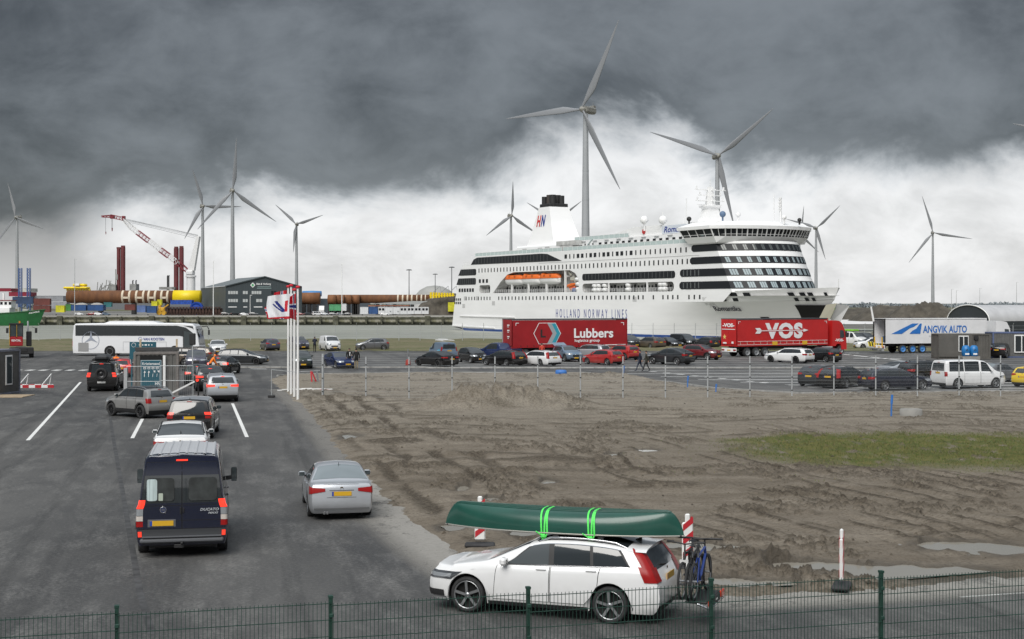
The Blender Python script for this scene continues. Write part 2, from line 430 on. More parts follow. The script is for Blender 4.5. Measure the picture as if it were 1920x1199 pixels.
# slope of the near bank down to the water
BANK = nodemat('bank_grass')
_a = BANK.noise(.35, 7, .65, (.35, 1, 1)); _b = BANK.noise(2.2, 5, .6)
BANK.col(BANK.mix(BANK.mul(BANK.ramp(_b, .45, .7), .6), BANK.mix(BANK.ramp(_a, .42, .58), (.15, .13, .075), (.085, .095, .035)), (.22, .19, .11))); BANK.rough(.95); BANK.bump(_b, .8, .25)
xs = np.linspace(-330, 54, 260); P = []
for j, (y, z) in enumerate([(174, .01), (180, .10), (188, .22), (197, .42), (206, .55), (214, .5), (219, .15), (224, -2.0), (230, -4.8)]):
    P.append([(x, y + 1.5 * float(fbm(np.array(x * .2), np.array(j * 3.1), 3, 5)), z + (.5 * (float(fbm(np.array(x * .35), np.array(y * .3), 4, 9)) - .5) if 0 < j < 7 else 0)) for x in xs])
mb = MB(); mb.grid(P); struct(mb.build('grass_bank', BANK.m))
mb = MB()
for a, b in (((51, 219), (104, 392)), ((104, 392), (176, 658))):
    mb.grid([[(a[0], a[1], 0), (b[0], b[1], 0)], [(a[0] - 4, a[1] + 1, -5), (b[0] - 4, b[1] + 1, -5)]])
struct(mb.build('bank', EARTH))
def water_mat():
    h = nodemat('harbour_water'); a = h.noise(.10, 8, .68, (.28, 1, 1)); b = h.noise(.9, 5, .6, (.5, 1, 1)); c = h.noise(.012, 3, .5, (.5, 1, 1)); cap = h.noise(.22, 6, .7, (.18, 1, 1))
    col = h.mix(h.ramp(c, .35, .65), (.27, .275, .235), (.33, .335, .29))
    col = h.mix(h.mul(h.ramp(a, .45, .75), .55), col, (.12, .125, .10))
    col = h.mix(h.mul(h.ramp(cap, .60, .70), .7), col, (.62, .63, .60)); h.col(col); h.rough(.42)
    h.bump(h.mul(h.mul(a, 1.6), b, 'ADD'), .9, .6); h.p.inputs['Specular IOR Level'].default_value = .45
    return h.m
mb = MB(); mb.sheet([(-8000, 210), (400, 210), (400, 664), (-8000, 664)], fn=lambda a, b: (a, b, -4.2)); struct(mb.build('water', water_mat()))

# ---- the dirt field: real relief with ruts, clods, a mound and pits for the puddles
FIELD = [G(*p)[:2] for p in ((501, 713), (520, 730), (560, 762), (600, 811), (640, 860), (700, 926), (770, 992), (840, 1042), (900, 1078), (1000, 1104), (1300, 1128), (1500, 1118), (1700, 1108), (1920, 1088), (2300, 1040))]
FIELD += [(62, 60), (62, 94.5)] + [G(*p)[:2] for p in ((1920, 735), (1500, 739), (1340, 729.5), (1273, 720.5), (1168, 708), (1100, 700.5), (800, 700), (560, 703), (520, 706))]
def poly_dist(X, Y, poly):
    """signed distance, positive inside"""
    d = np.full(X.shape, 1e9); ins = np.zeros(X.shape, bool); n = len(poly)
    for i in range(n):
        (ax, ay), (bx, by) = poly[i], poly[(i + 1) % n]
        ex, ey = bx - ax, by - ay; t = np.clip(((X - ax) * ex + (Y - ay) * ey) / (ex * ex + ey * ey + 1e-9), 0, 1)
        d = np.minimum(d, np.hypot(X - ax - t * ex, Y - ay - t * ey))
        c = ((ay > Y) != (by > Y)) & (X < (bx - ax) * (Y - ay) / (by - ay + 1e-12) + ax); ins ^= c
    return np.where(ins, d, -d)
PUD = [(868, 921, 12, 6), (922, 941, 22, 4.5), (845, 993, 30, 6), (655, 822, 20, 4), (1152, 857, 14, 3.0), (1214, 848, 18, 2.5), (1030, 908, 15, 4), (1290, 1030, 60, 7),
       (1500, 1066, 70, 8), (1640, 1076, 90, 14), (1780, 1082, 120, 16), (1790, 1030, 70, 9), (1880, 1036, 70, 10), (1370, 1098, 50, 9), (1000, 1004, 40, 6), (1340, 1032, 45, 5), (1450, 1100, 40, 6)]
def terrain(X, Y):
    d = poly_dist(X, Y, FIELD)
    h = .10 + .10 * (fbm(X * .35, Y * .22, 4, 1) - .5) + .05 * (fbm(X * 2.2, Y * 1.6, 4, 2) - .5)
    mud = np.zeros(X.shape)
    # ruts that follow the road edge
    wob = 1.2 * (fbm(X * .25, Y * .12, 3, 21) - .5)
    band = sstep(.4, 1.2, d) * (1 - sstep(4.0, 7.5, d + wob)) * sstep(31, 36, Y) * (1 - sstep(88, 100, Y))
    rt = np.sin((d + wob * .8) * 2 * math.pi / 1.35); brk = sstep(.36, .6, fbm(X * .9, Y * .35, 4, 22))
    h += band * brk * rt * .05; mud = np.maximum(mud, band * brk * sstep(-.1, .7, -rt + .6 * (fbm(X * 4, Y * 3, 3, 24) - .5)))
    # long tracks across the field, running away to the right
    q = .957 * X + .29 * Y + 3.2 * (fbm(X * .09, Y * .05, 3, 31) - .5)
    b2 = sstep(1, 5, d) * sstep(2, 6, X + .05 * Y) * (1 - sstep(58, 78, Y)); k2 = sstep(.36, .54, fbm(X * .5, Y * .3, 4, 32))
    r2 = np.sin(q * 2 * math.pi / 1.1) + .6 * np.sin(q * 2 * math.pi / .41)
    h += b2 * k2 * r2 * .034; mud = np.maximum(mud, .95 * b2 * k2 * sstep(.2, 1.1, r2 + 1.6 * (fbm(X * 5, Y * 2.2, 4, 33) - .5)))
    q3 = Y + 1.2 * np.sin(X * .25) + 5 * (fbm(X * .06, Y * .06, 2, 41) - .5); b3 = sstep(40, 52, Y) * (1 - sstep(84, 98, Y)); k3 = sstep(.44, .6, fbm(X * .18, Y * .4, 4, 42))
    r3 = np.sin(q3 * 2 * math.pi / 2.4); h += b3 * k3 * r3 * .035; mud = np.maximum(mud, .7 * b3 * k3 * sstep(.0, .9, r3 + (fbm(X * 2, Y * 2, 3, 43) - .5)))
    # loose clods
    cl = fbm(X * 7.5, Y * 5.5, 3, 51); cm = sstep(.50, .68, fbm(X * .55, Y * .35, 4, 52)); h += cm * sstep(.5, .75, cl) * .11; mud = np.maximum(mud, .7 * cm * sstep(.46, .66, cl))
    # mounds: (pixel, half sizes in metres, height)
    for px, py, sx, sy, hh, mu in ((870, 768, 1.9, 1.5, .80, .3), (930, 766, 2.0, 1.4, .55, .35), (1010, 766, 2.6, 1.6, .78, .3), (640, 752, 2, 1.2, .25, .5), (1442, 1060, .62, .42, .30, .95), (1495, 1066, .5, .25, .12, .95), (1700, 1112, .8, .25, .10, .8), (1880, 1100, .8, .2, .10, .8), (1150, 712, 7, 3.5, .35, .1), (780, 880, 1.5, 1.0, .12, .8), (1040, 868, 1.6, 1, .15, .8), (1240, 920, 1.2, .7, .16, .8), (820, 790, 1.5, .7, .12, .6), (735, 835, 1.2, 1.2, .16, .9)):
        c = G(px, py); e = np.exp(-(((X - c.x) / sx) ** 2 + ((Y - c.y) / sy) ** 2)) 
        h += hh * e * (.45 + 1.1 * fbm(X * 2.4, Y * 2.4, 5, 61, .6)); mud = np.maximum(mud, mu * sstep(.15, .6, e) * sstep(.3, .6, fbm(X * 4, Y * 3, 3, 62) + .2 * mu))
    # pits for the puddles
    wet = np.zeros(X.shape)
    for px, py, rx, ry in PUD:
        c = G(px, py); ax = rx * c.y / FPX; ay = (G(px, py - ry).y - G(px, py + ry).y) / 2
        r = np.hypot((X - c.x) / ax, (Y - c.y) / ay) + 1.0 * (fbm(X * 2.2, Y * 1.3, 4, 71) - .5)
        pit = 1 - sstep(.75, 1.25, r); h = h * (1 - pit) + .028 * pit; wet = np.maximum(wet, 1 - sstep(.9, 1.7, r))
    h = np.maximum(h, .02 + 0 * h)
    edge = sstep(-.12, .95, d + .5 * (fbm(X * 1.7, Y * 1.2, 4, 81) - .5)); h = -.035 + (h + .035) * edge
    g = G(1690, 850); rr = ((X - g.x - 2.6) / 9.2) ** 2 + ((Y - g.y - .6) / 7.4) ** 2
    grass = (1 - sstep(.55, 1.35, rr + .9 * (fbm(X * .5, Y * .35, 4, 91) - .5))) * sstep(.16, .40, fbm(X * 2.5, Y * 1.2, 4, 92))
    return h, np.clip(mud * (1 - .6 * grass), 0, 1), grass, wet, d
NR, NC = 520, 560
D_ = 26.5 * (122.5 / 26.5) ** (np.linspace(0, 1, NR)); K_ = np.linspace(-.192, .42, NC)
YY = np.repeat(D_[:, None], NC, 1); XX = K_[None, :] * YY
hh, mud, grs, wet, dd = terrain(XX, YY)
keep = dd > -.35
idx = -np.ones(XX.shape, int); vi = np.argwhere(np.ones(XX.shape, bool))
fk = keep[:-1, :-1] | keep[1:, :-1] | keep[:-1, 1:] | keep[1:, 1:]
use = np.zeros(XX.shape, bool)
use[:-1, :-1] |= fk; use[1:, :-1] |= fk; use[:-1, 1:] |= fk; use[1:, 1:] |= fk
idx[use] = np.arange(use.sum())
me = bpy.data.meshes.new('dirt_field')
co = np.stack([XX[use], YY[use], hh[use]], 1)
qi = np.argwhere(fk); F = np.stack([idx[qi[:, 0], qi[:, 1]], idx[qi[:, 0], qi[:, 1] + 1], idx[qi[:, 0] + 1, qi[:, 1] + 1], idx[qi[:, 0] + 1, qi[:, 1]]], 1)
me.vertices.add(len(co)); me.vertices.foreach_set('co', co.ravel())
me.loops.add(F.size); me.loops.foreach_set('vertex_index', F.ravel().astype(np.int32))
me.polygons.add(len(F)); me.polygons.foreach_set('loop_start', np.arange(0, F.size, 4, dtype=np.int32)); me.polygons.foreach_set('use_smooth', np.ones(len(F), bool))
me.update(calc_edges=True)
ca = me.color_attributes.new('soil', 'FLOAT_COLOR', 'POINT'); cc = np.ones((len(co), 4)); cc[:, 0] = mud[use]; cc[:, 1] = grs[use]; cc[:, 2] = wet[use]; ca.data.foreach_set('color', cc.ravel())
h = nodemat('sandy_mud'); A = h.attr('soil')
f = h.noise(9, 6, .7); g = h.noise(1.1, 6, .65); st = h.noise(.8, 5, .6, (.25, 1, 1)); big = h.noise(.1, 4, .6)
c = h.mix(h.ramp(st, .35, .65), (.178, .150, .117), (.272, .236, .19)); c = h.mix(h.ramp(big, .4, .62), c, h.mix(.5, c, (.15, .125, .095)))
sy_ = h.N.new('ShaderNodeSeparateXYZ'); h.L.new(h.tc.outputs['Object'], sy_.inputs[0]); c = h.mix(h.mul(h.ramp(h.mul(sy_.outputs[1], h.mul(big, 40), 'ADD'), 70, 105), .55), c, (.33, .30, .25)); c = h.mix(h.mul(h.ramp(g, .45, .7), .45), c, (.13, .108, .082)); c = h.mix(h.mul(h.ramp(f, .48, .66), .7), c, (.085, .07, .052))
c = h.mix(h.mul(A[0], h.ramp(f, .3, .58, .35, 1)), c, (.055, .044, .032))
c = h.mix(h.mul(A[2], .72), c, (.075, .064, .05))
gc = h.mix(h.ramp(g, .38, .62), (.066, .086, .014), (.132, .128, .034)); c = h.mix(h.mul(A[1], .85), c, gc); h.col(c)
h.L.new(h.ramp(A[2], 0, 1, .95, .45), h.p.inputs['Roughness']); h.bump(h.mul(f, h.mul(g, .8), 'ADD'), 1.0, .09); h.p.inputs['Specular IOR Level'].default_value = .2
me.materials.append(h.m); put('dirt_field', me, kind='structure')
# silty puddle water, base colour also paled to stand in for reflected sky
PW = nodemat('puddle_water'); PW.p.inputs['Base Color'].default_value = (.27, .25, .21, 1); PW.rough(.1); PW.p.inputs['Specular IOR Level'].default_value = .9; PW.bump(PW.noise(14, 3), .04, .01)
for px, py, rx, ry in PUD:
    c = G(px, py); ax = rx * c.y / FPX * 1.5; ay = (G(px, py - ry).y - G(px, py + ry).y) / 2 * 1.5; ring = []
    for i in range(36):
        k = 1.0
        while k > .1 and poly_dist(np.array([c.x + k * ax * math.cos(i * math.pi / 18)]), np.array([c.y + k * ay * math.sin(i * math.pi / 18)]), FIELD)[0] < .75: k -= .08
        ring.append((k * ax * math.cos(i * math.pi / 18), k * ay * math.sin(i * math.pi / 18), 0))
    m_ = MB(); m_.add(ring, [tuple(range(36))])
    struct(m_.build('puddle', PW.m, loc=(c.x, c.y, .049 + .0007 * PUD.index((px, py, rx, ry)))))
# loose mud crumbs: uncountable
rng = np.random.default_rng(3); n = 9000
Dn = 27 * (110 / 27) ** rng.random(n); Xn = (-.19 + .6 * rng.random(n)) * Dn
hz, md, gr, wt, dn = terrain(Xn, Dn); ok = (dn > .05) & (rng.random(n) < .12 + md * .9) & (wt < .3)
m_ = MB(); base = [(1, 0, 0), (-.5, .87, 0), (-.5, -.87, 0), (0, 0, 1)]
for x, y, z in zip(Xn[ok], Dn[ok], hz[ok]):
    r = .018 + .05 * random.random() ** 3; a = random.random() * 6.28; pts = []
    for (bx, by, bz) in ((1, 0, .0), (.3, .9, .1), (-.8, .5, 0), (-.7, -.7, .1), (.4, -.9, 0), (.1, .1, .9)):
        s = r * (.7 + .6 * random.random()); pts.append((x + s * (bx * math.cos(a) - by * math.sin(a)), y + s * (bx * math.sin(a) + by * math.cos(a)), z - .004 + s * bz))
    m_.add(pts, [(0, 1, 5), (1, 2, 5), (2, 3, 5), (3, 4, 5), (4, 0, 5)])
m_.build('mud_clods', mat('mud_clod', (.085, .07, .052), .95, var=.5, vscale=3), kind='stuff')
# grass of the green patch: uncountable
g0 = G(1690, 850); n = 42000; Xg = g0.x + 11.5 * (rng.random(n) * 2 - 1); Yg = g0.y + 1 + 11 * (rng.random(n) * 2 - 1)
hz, md, gr, wt, dn = terrain(Xg, Yg); ok = rng.random(n) < gr * .9 + .01; Xg, Yg, Zg = Xg[ok], Yg[ok], hz[ok]
m_ = MB()
for x, y, z in zip(Xg, Yg, Zg):
    a = random.random() * 6.28; hgt = .03 + .06 * random.random(); w = .012; lx, ly = math.cos(a) * .04, math.sin(a) * .04
    o = len(m_.v); m_.v += [(x - w, y, z - .01), (x + w, y, z - .01), (x + lx, y + ly, z + hgt)]; m_.f.append((o, o + 1, o + 2)); m_.m.append(0 if random.random() < .7 else 1); m_.s.append(False)
m_.build('grass', [mat('grass_green', (.078, .105, .02), .8, var=.4, vscale=1.5), mat('grass_straw', (.16, .135, .05), .85)], kind='stuff')
# pale dust blown onto the asphalt beside the field
h = nodemat('sand_dust'); A = h.attr('fade'); nz = h.noise(.7, 7, .7, (1, .5, 1)); n2 = h.noise(6, 5, .7)
h.col(h.mix(h.ramp(n2, .3, .7), (.30, .285, .26), (.21, .20, .182))); h.rough(.9)
tr = h.N.new('ShaderNodeBsdfTransparent'); ms = h.N.new('ShaderNodeMixShader'); fac = h.mul(h.ramp(nz, .25, .6), h.ramp(n2, .2, .55)); fac = h.mul(A[0], h.ramp(fac, 0.05, .5)); 
h.L.new(fac, ms.inputs[0]); h.L.new(tr.outputs[0], ms.inputs[1]); h.L.new(h.p.outputs[0], ms.inputs[2]); h.L.new(ms.outputs[0], h.N['Material Output'].inputs[0])
bl = [Vector((*p, 0)) for p in FIELD[1:15]]; dense = []
for a, b in zip(bl, bl[1:]):
    k = max(2, int((b - a).length / 1.0)); dense += [a.lerp(b, i / k) for i in range(k)]
dense.append(bl[-1])
P = []; fade = []
for i, p in enumerate(dense):
    t = (dense[min(i + 2, len(dense) - 1)] - dense[max(i - 2, 0)]).normalized(); nrm = Vector((-t.y, t.x, 0)); nrm = -nrm
    w = 1.25 if p.y < 50 else .8
    row = []
    for s_, f_ in ((-.5, 1), (.0, 1), (.35, .95), (.7, .6), (1.0, 0)): row.append(tuple(p + nrm * (s_ * w) + Vector((0, 0, .004)))); fade.append(f_ * (1 if p.y < 50 else .6))
    P.append(row)
mb = MB(); mb.grid(P); o = struct(mb.build('sand_verge', h.m)); ca = o.data.color_attributes.new('fade', 'FLOAT_COLOR', 'POINT'); ca.data.foreach_set('color', [x for f_ in fade for x in (f_, f_, f_, 1)])
# ---- painted markings and kerbs
PAINT = mat('road_paint', (.72, .72, .70), .6, var=.15, vscale=6); PAINT2 = mat('worn_strip', (.34, .34, .33), .75, var=.4, vscale=1.2, stretch=(.3, 1, 1))
mk = MB()
def line(a, b, w, m=0, z=.004):
    a = Vector(a); b = Vector(b); t = (b - a).normalized(); nn = Vector((-t.y, t.x, 0)) * w / 2; Z = Vector((0, 0, z))
    mk.add([tuple(a - nn + Z), tuple(b - nn + Z), tuple(b + nn + Z), tuple(a + nn + Z)], [(0, 1, 2, 3)], m)
line(G(52, 826), G(151, 717), .16); line(G(248, 822), G(267, 786), .16); line(G(463, 820), G(436, 757), .16)
for k in range(6): line(G(50 + 25 * k, 694.5), G(63 + 25 * k, 694.5), 1.5)
for k in range(8): line(G(-150 + 25 * k, 694.5), G(-137 + 25 * k, 694.5), 1.5)
for i in range(9):
    x, y = 1218 + 26 * i, 697 + 2.6 * i; line(G(x, y), G(x + 13, y + .5), .5)
for k, Dl in enumerate((98.5, 102, 105.7, 109.6, 114, 118.8)):
    xa = G(*((1560, 700), (1480, 700), (1390, 700), (1310, 700), (1240, 700), (1150, 700))[k]).x
    line((xa * Dl / 120, Dl, 0), (Dl * .45, Dl - 1.0, 0), .28, 0)
for k in range(10): Dl = 96.5 + 3.1 * k; xa = max(G(1180 + 42 * (9 - k), 700).x * Dl / 120, 9); line((xa, Dl, 0), (Dl * .45, Dl - .8, 0), .42, 1, .0035)
for Dl in (131, 135.5, 140, 145, 150, 155.5, 161, 167): line((-.155 * Dl, Dl, 0), (.42 * Dl, Dl, 0), .6, 1)
for px0, px1, py in ((425, 445, 697), (395, 415, 699), (470, 500, 692), (735, 770, 698.5), (1620, 1640, 658), (1585, 1610, 662), (1600, 1690, 672)): line(G(px0, py), G(px1, py + .3), .5)
line(G(1575, 664), G(1690, 676), .4); line(G(1920, 1112), G(1800, 1120), .10)
for pl_ in (((203, 760), (212, 820), (226, 900), (243, 1000), (262, 1110), (285, 1190)), ((0, 752), (90, 741), (190, 744))):
    for a, b in zip(pl_, pl_[1:]): line(G(*a), G(*b), .14, 2, .0035)
struct(mk.build('road_marking', [PAINT, PAINT2, mat('tar_seam', (.048, .048, .049), .75, var=.5, vscale=2)]))
KERB = mat('kerb_concrete', (.30, .295, .28), .8, var=.25, vscale=2)
mb = MB()
for x0, x1, Dk in ((-.222, -.062, 129.0), (-.060, .33, 128.0), (.2, .42, 118)):
    x = x0 * Dk
    while x < x1 * Dk: mb.box((x + .49, Dk, .06), (.97, .25, .13), 0, 0, .02); x += 1.0
struct(mb.build('kerb', KERB))
mb = MB()
for a, b in zip(FIELD[17:-1], FIELD[18:]):
    mb.bar((a[0], a[1], .05), (b[0], b[1], .05), .16, .12)
struct(mb.build('kerb', KERB))
# ================================================================ vehicles
def pchip(pts):
    x = np.array([p[0] for p in pts], float); y = np.array([p[1] for p in pts], float)
    h = np.diff(x); dl = np.diff(y) / h; n = len(x); m = np.zeros(n)
    for i in range(1, n - 1):
        if dl[i - 1] * dl[i] > 0:
            w1 = 2 * h[i] + h[i - 1]; w2 = h[i] + 2 * h[i - 1]; m[i] = (w1 + w2) / (w1 / dl[i - 1] + w2 / dl[i])
    m[0] = dl[0]; m[-1] = dl[-1]
    xl, yl, ml = x.tolist(), y.tolist(), m.tolist()
    def f(q):
        if q <= xl[0]: return yl[0]
        if q >= xl[-1]: return yl[-1]
        lo = 0
        for i in range(n - 1):
            if q <= xl[i + 1]: lo = i; break
        H = xl[lo + 1] - xl[lo]; t = (q - xl[lo]) / H; t2 = t * t; t3 = t2 * t
        return (2 * t3 - 3 * t2 + 1) * yl[lo] + (t3 - 2 * t2 + t) * H * ml[lo] + (-2 * t3 + 3 * t2) * yl[lo + 1] + (t3 - t2) * H * ml[lo + 1]
    return f
class Shape:
    """car body surface: x forward, y left, z up, from d = distance behind the front bumper"""
    def __init__(s, sp):
        s.sp = sp; L, W = sp['L'], sp['W']; s.L = L; s.W = W; X = lambda d: L / 2 - d; s.X = X
        s.top = pchip(sorted((X(d), z) for d, z in sp['top'])); s.belt = pchip(sorted((X(d), z) for d, z in sp['belt']))
        s.hw = pchip(sorted((X(d), W / 2 * k) for d, k in sp.get('plan', ((.0, .86), (.35, .95), (.9, .995), (L * .5, 1.0), (L - .7, .985), (L, .93)))))
        s.rp = pchip([(z, X(d)) for z, d in sp['rear']]); s.fp = pchip([(z, X(d)) for z, d in sp['front']])
        s.R = sp['R']; s.xf = X(sp['fo']); s.xr = s.xf - sp['wb']; s.Ra = s.R + sp.get('gap', .055); s.sill = sp.get('sill', .2)
        s.tum = sp.get('tum', .32); s.ce = sp.get('ce', .13); s.cf = sp.get('cf', .40)
        zt = sp['top'][-1][1]; s.xend = s.rp(zt) + s.ce; s.xhead = s.fp(sp['top'][0][1]) - s.cf
    def arch(s, x):
        zb = -1
        for xw in (s.xf, s.xr):
            d = abs(x - xw)
            if d < s.Ra: zb = max(zb, s.R + math.sqrt(max(s.Ra ** 2 - d * d, 0)))
        return zb
    def ctrl(s, x, arch=True):
        zt = s.top(x); zb0 = s.sill; zl = min(s.belt(x), zt - .03); w = s.hw(x); k = min(max((zt - zl) / .4, 0), 1); k = k * k * (3 - 2 * k)
        ze = max(zl + .012, zt - .025 - .075 * k); y4 = w - .035 - .02 * k
        y5 = y4 - .02 - s.tum * max(ze - zl, 0); y6 = y5 - .05 - .07 * k
        a = s.arch(x) if arch else -1; fl = .018 if a > 0 else 0
        zz = [zb0, zb0 + .18 * (zl - zb0), zb0 + .58 * (zl - zb0), zl - .12 * (zl - zb0), zl, ze, zt - .03 * k - .012, zt]
        if a > 0:
            lim = zl - .05
            for i in range(4): zz[i] = max(zz[i], min(a + .012 * i, lim + .01 * i))
        yy = [w - .06 + fl, w - .012 + fl * .6, w, w - .008, y4, y5, y6, 0.0]
        return list(zip(range(8), yy)), list(zip(range(8), zz))
    def P(s, x, v, off=0.0, side=1):
        cy, cz = s.ctrl(x); fy = pchip(cy); fz = pchip(cz); y = fy(v); z = fz(v)
        if off:
            e = .05; dy = fy(min(v + e, 7)) - fy(max(v - e, 0)); dz = fz(min(v + e, 7)) - fz(max(v - e, 0)); n = math.hypot(dy, dz) or 1
            y += dz / n * off; z -= dy / n * off
        return (x, side * y, z)
    def vz(s, x, z):
        """section parameter v at height z on the side"""
        _, cz = s.ctrl(x, False); fz = pchip(cz); lo, hi = 0.0, 6.0
        for _ in range(22):
            m = (lo + hi) / 2
            if fz(m) < z: lo = m
            else: hi = m
        return lo
    def rings(s):
        vs = [0, .5, 1, 1.5, 2, 2.5, 3, 3.5, 4, 4.33, 4.66, 5, 5.3, 5.65, 6, 6.35, 6.7, 7]; s.vs = vs
        def ring(xref, prof, dx, ins):
            cy, cz = s.ctrl(xref, False); fy = pchip(cy); fz = pchip(cz)
            hr = s.hw(xref); return [(prof(fz(v)) + dx, max(fy(v) * s.hw(prof(fz(v)) + (s.ce if xref < 0 else -s.cf)) / hr - ins * (1 if v < 6.5 else (7 - v) * 2), 0), fz(v)) for v in vs]
        s.E0 = ring(s.xend, s.rp, s.ce, 0); s.E1 = ring(s.xend, s.rp, s.ce * .28, s.ce * .30)
        s.F0 = ring(s.xhead, s.fp, -s.cf, 0); s.F1 = ring(s.xhead, s.fp, -s.cf * .45, s.cf * .16); s.F2 = ring(s.xhead, s.fp, -s.cf * .16, s.cf * .42)
        xa, xb = s.E0[0][0], s.F0[0][0]; st = set(np.linspace(xa, xb, 26).tolist())
        for xw in (s.xf, s.xr):
            st = {q for q in st if abs(q - xw) > s.Ra + .02}
            for k in np.linspace(-1, 1, 17): st.add(xw + s.Ra * math.sin(k * math.pi / 2) * .9999)
            st.add(xw + s.Ra + .003); st.add(xw - s.Ra - .003)
        st = sorted(q for q in st if xa <= q <= xb); R = [s.E1, s.E0]
        for q in st[1:-1]:
            t = (q - xa) / (xb - xa); row = []
            for j, v in enumerate(vs):
                x = s.E0[j][0] + t * (s.F0[j][0] - s.E0[j][0]); row.append(s.P(x, v))
            R.append(row)
        R += [s.F0, s.F1, s.F2]
        return R
    def capw(s, ring, z):
        zz = [p[2] for p in ring]; yy = [p[1] for p in ring]
        return float(np.interp(z, zz, yy))
    def rear(s, yf, z, off=0.0):
        y = yf * s.capw(s.E1, z); return (s.rp(z) + s.ce * .28 * yf * yf - off, y, z)
    def nose(s, yf, z, off=0.0):
        y = yf * s.capw(s.F2, z); return (s.fp(z) - s.cf * .16 * yf * yf + off, y, z)
    def body(s, mb, m=0):
        R = s.rings(); full = [[p for p in row] + [(p[0], -p[1], p[2]) for p in reversed(row[:-1])] for row in R]
        mb.grid(full, m)
        yfs = np.linspace(-1, 1, 9)
        for ring, fn in ((s.E1, s.rp), (s.F2, s.fp)):
            k = s.ce * .28 if ring is s.E1 else -s.cf * .16
            mb.grid([[(fn(p[2]) + k * yf * yf, yf * p[1], p[2]) for yf in yfs] for p in ring], m)
def lampstrip(s, front, z0, z1, yf0, wrap, off=.006, n=4, z0s=None, z1s=None, side=1):
    """lamp patch that starts on the end face and wraps round the corner on to the side"""
    A, B = (s.F2, s.F1) if front else (s.E1, s.E0); cols = []
    zc = lambda t: (z0 + (z0s - z0) * t if z0s is not None else z0, z1 + (z1s - z1) * t if z1s is not None else z1)
    tt = [0, .25, .5, .6, .72] + ([.86, 1.0] if wrap > 0 else []); P = []
    for t in tt:
        a, b = zc(t); row = []
        for j in range(n + 1):
            z = a + (b - a) * j / n
            if t <= .5: p = (s.nose if front else s.rear)(yf0 + (1 - yf0) * t / .5, z, off)
            else:
                rings = [s.F2, s.F1, s.F0] if front else [s.E1, s.E0]
                def at(r): 
                    zz = [q[2] for q in r]; return (float(np.interp(z, zz, [q[0] for q in r])), float(np.interp(z, zz, [q[1] for q in r])), z)
                if t == .6: p = at(rings[1] if front else rings[0]); p = (p[0] + (off if front else -off), p[1] + off, z)
                elif t == .72: p = at(rings[-1]); p = (p[0], p[1] + off, z)
                else:
                    x0 = at(rings[-1])[0]; x = x0 + (-1 if front else 1) * wrap * (t - .72) / .28; p = s.P(x, s.vz(x, z), off)
            row.append((p[0], side * abs(p[1]), p[2]))
        P.append(row)
    return P
def sidepatch(s, x0b, x1b, x0t, x1t, v0, v1, off, side, nx=6, nv=4, rnd=0.0):
    P = []
    for j in range(nv + 1):
        q = j / nv; xa = x0b + (x0t - x0b) * q; xb = x1b + (x1t - x1b) * q; P.append([s.P(xa + (xb - xa) * i / nx, v0 + (v1 - v0) * q, off, side) for i in range(nx + 1)])
    return P
def toppatch(s, xa, xb, vin, off, nx=6, bow=0.0):
    """patch over the top surface between two stations: windscreen, sloping rear window"""
    P = []; vs = [vin + (7 - vin) * k / 4 for k in range(5)]
    for i in range(nx + 1):
        x = xa + (xb - xa) * i / nx; L = []
        for v in vs:
            k = 1 - (v - vin) / (7 - vin); L.append(s.P(x - bow * k * k, v, off))
        P.append(L + [(p[0], -p[1], p[2]) for p in reversed(L[:-1])])
    return P
_WC = {}
def wheel_meshes(R, w, style):
    k = (round(R, 3), w, style)
    if k in _WC: return _WC[k]
    K = .76 if style.startswith('star') else .66; t = MB(); t.lathe([(R * K, -w * .45), (R * (K + .05), -w / 2), (R * .93, -w / 2), (R, -w * .3), (R, w * .3), (R * .93, w / 2), (R * (K + .05), w / 2), (R * K, w * .42)], 30, 0, 'y')
    t.lathe([(R * K, w * .42), (R * (K - .02), w * .1), (.01, w * .1)], 20, 1, 'y'); tm = t.mesh('wheel', [RUB, SEAM])
    r = MB(); ns = {'five': 5, 'ten': 10, 'star': 5, 'steel': 0, 'truck': 0, 'seven': 7}[style.split('_')[0]]
    r.lathe([(R * (K + .02), w * .40), (R * (K + .035), w * .47), (R * (K - .02), w * .48), (R * (K - .04), w * .36)], 28, 0, 'y')
    if ns:
        for i in range(ns):
            a = 2 * math.pi * i / ns; wd = R * (.15 if ns == 5 else .085); tw = .22 if style.startswith('star') else 0
            ca, sa = math.cos(a), math.sin(a); c2, s2 = math.cos(a + tw), math.sin(a + tw)
            for dlt in ((-1, 1) if ns == 5 and not style.startswith('star') else (0,)):
                o = dlt * R * .085; w2 = wd * (.5 if dlt else .8)
                pts = []
                for rr, yy, hw, (c_, s_) in ((R * .10, w * .40, w2 * .6, (ca, sa)), (R * (K - .01), w * .45, w2 * (.62 if K > .7 else .5), (c2, s2))):
                    for sg in (-1, 1):
                        for dy in (0, -w * .14): pts.append((c_ * rr - s_ * (o + sg * hw), yy + dy, s_ * rr + c_ * (o + sg * hw)))
                r.add(pts, [(0, 2, 6, 4), (0, 4, 5, 1), (2, 3, 7, 6), (1, 5, 7, 3)], 0)
        r.lathe([(.005, w * .44), (R * .13, w * .42), (R * .15, w * .3)], 12, 0, 'y')
    else:
        r.lathe([(.005, w * .34), (R * .22, w * .36), (R * .28, w * .20), (R * .45, w * .22), (R * .5, w * .3), (R * .60, w * .3), (R * .63, w * .4)], 20, 0, 'y')
        for i in range(8): a = i * math.pi / 4; r.cyl((R * .38 * math.cos(a), w * .2, R * .38 * math.sin(a)), (R * .38 * math.cos(a), w * .25, R * .38 * math.sin(a)), R * .05, n=6, mat=0)
    sm = {'black': DALLOY, 'steel': GREYM}.get(style.split('_')[-1], ALLOY)
    _WC[k] = (tm, r.mesh('rim', [sm])); return _WC[k]
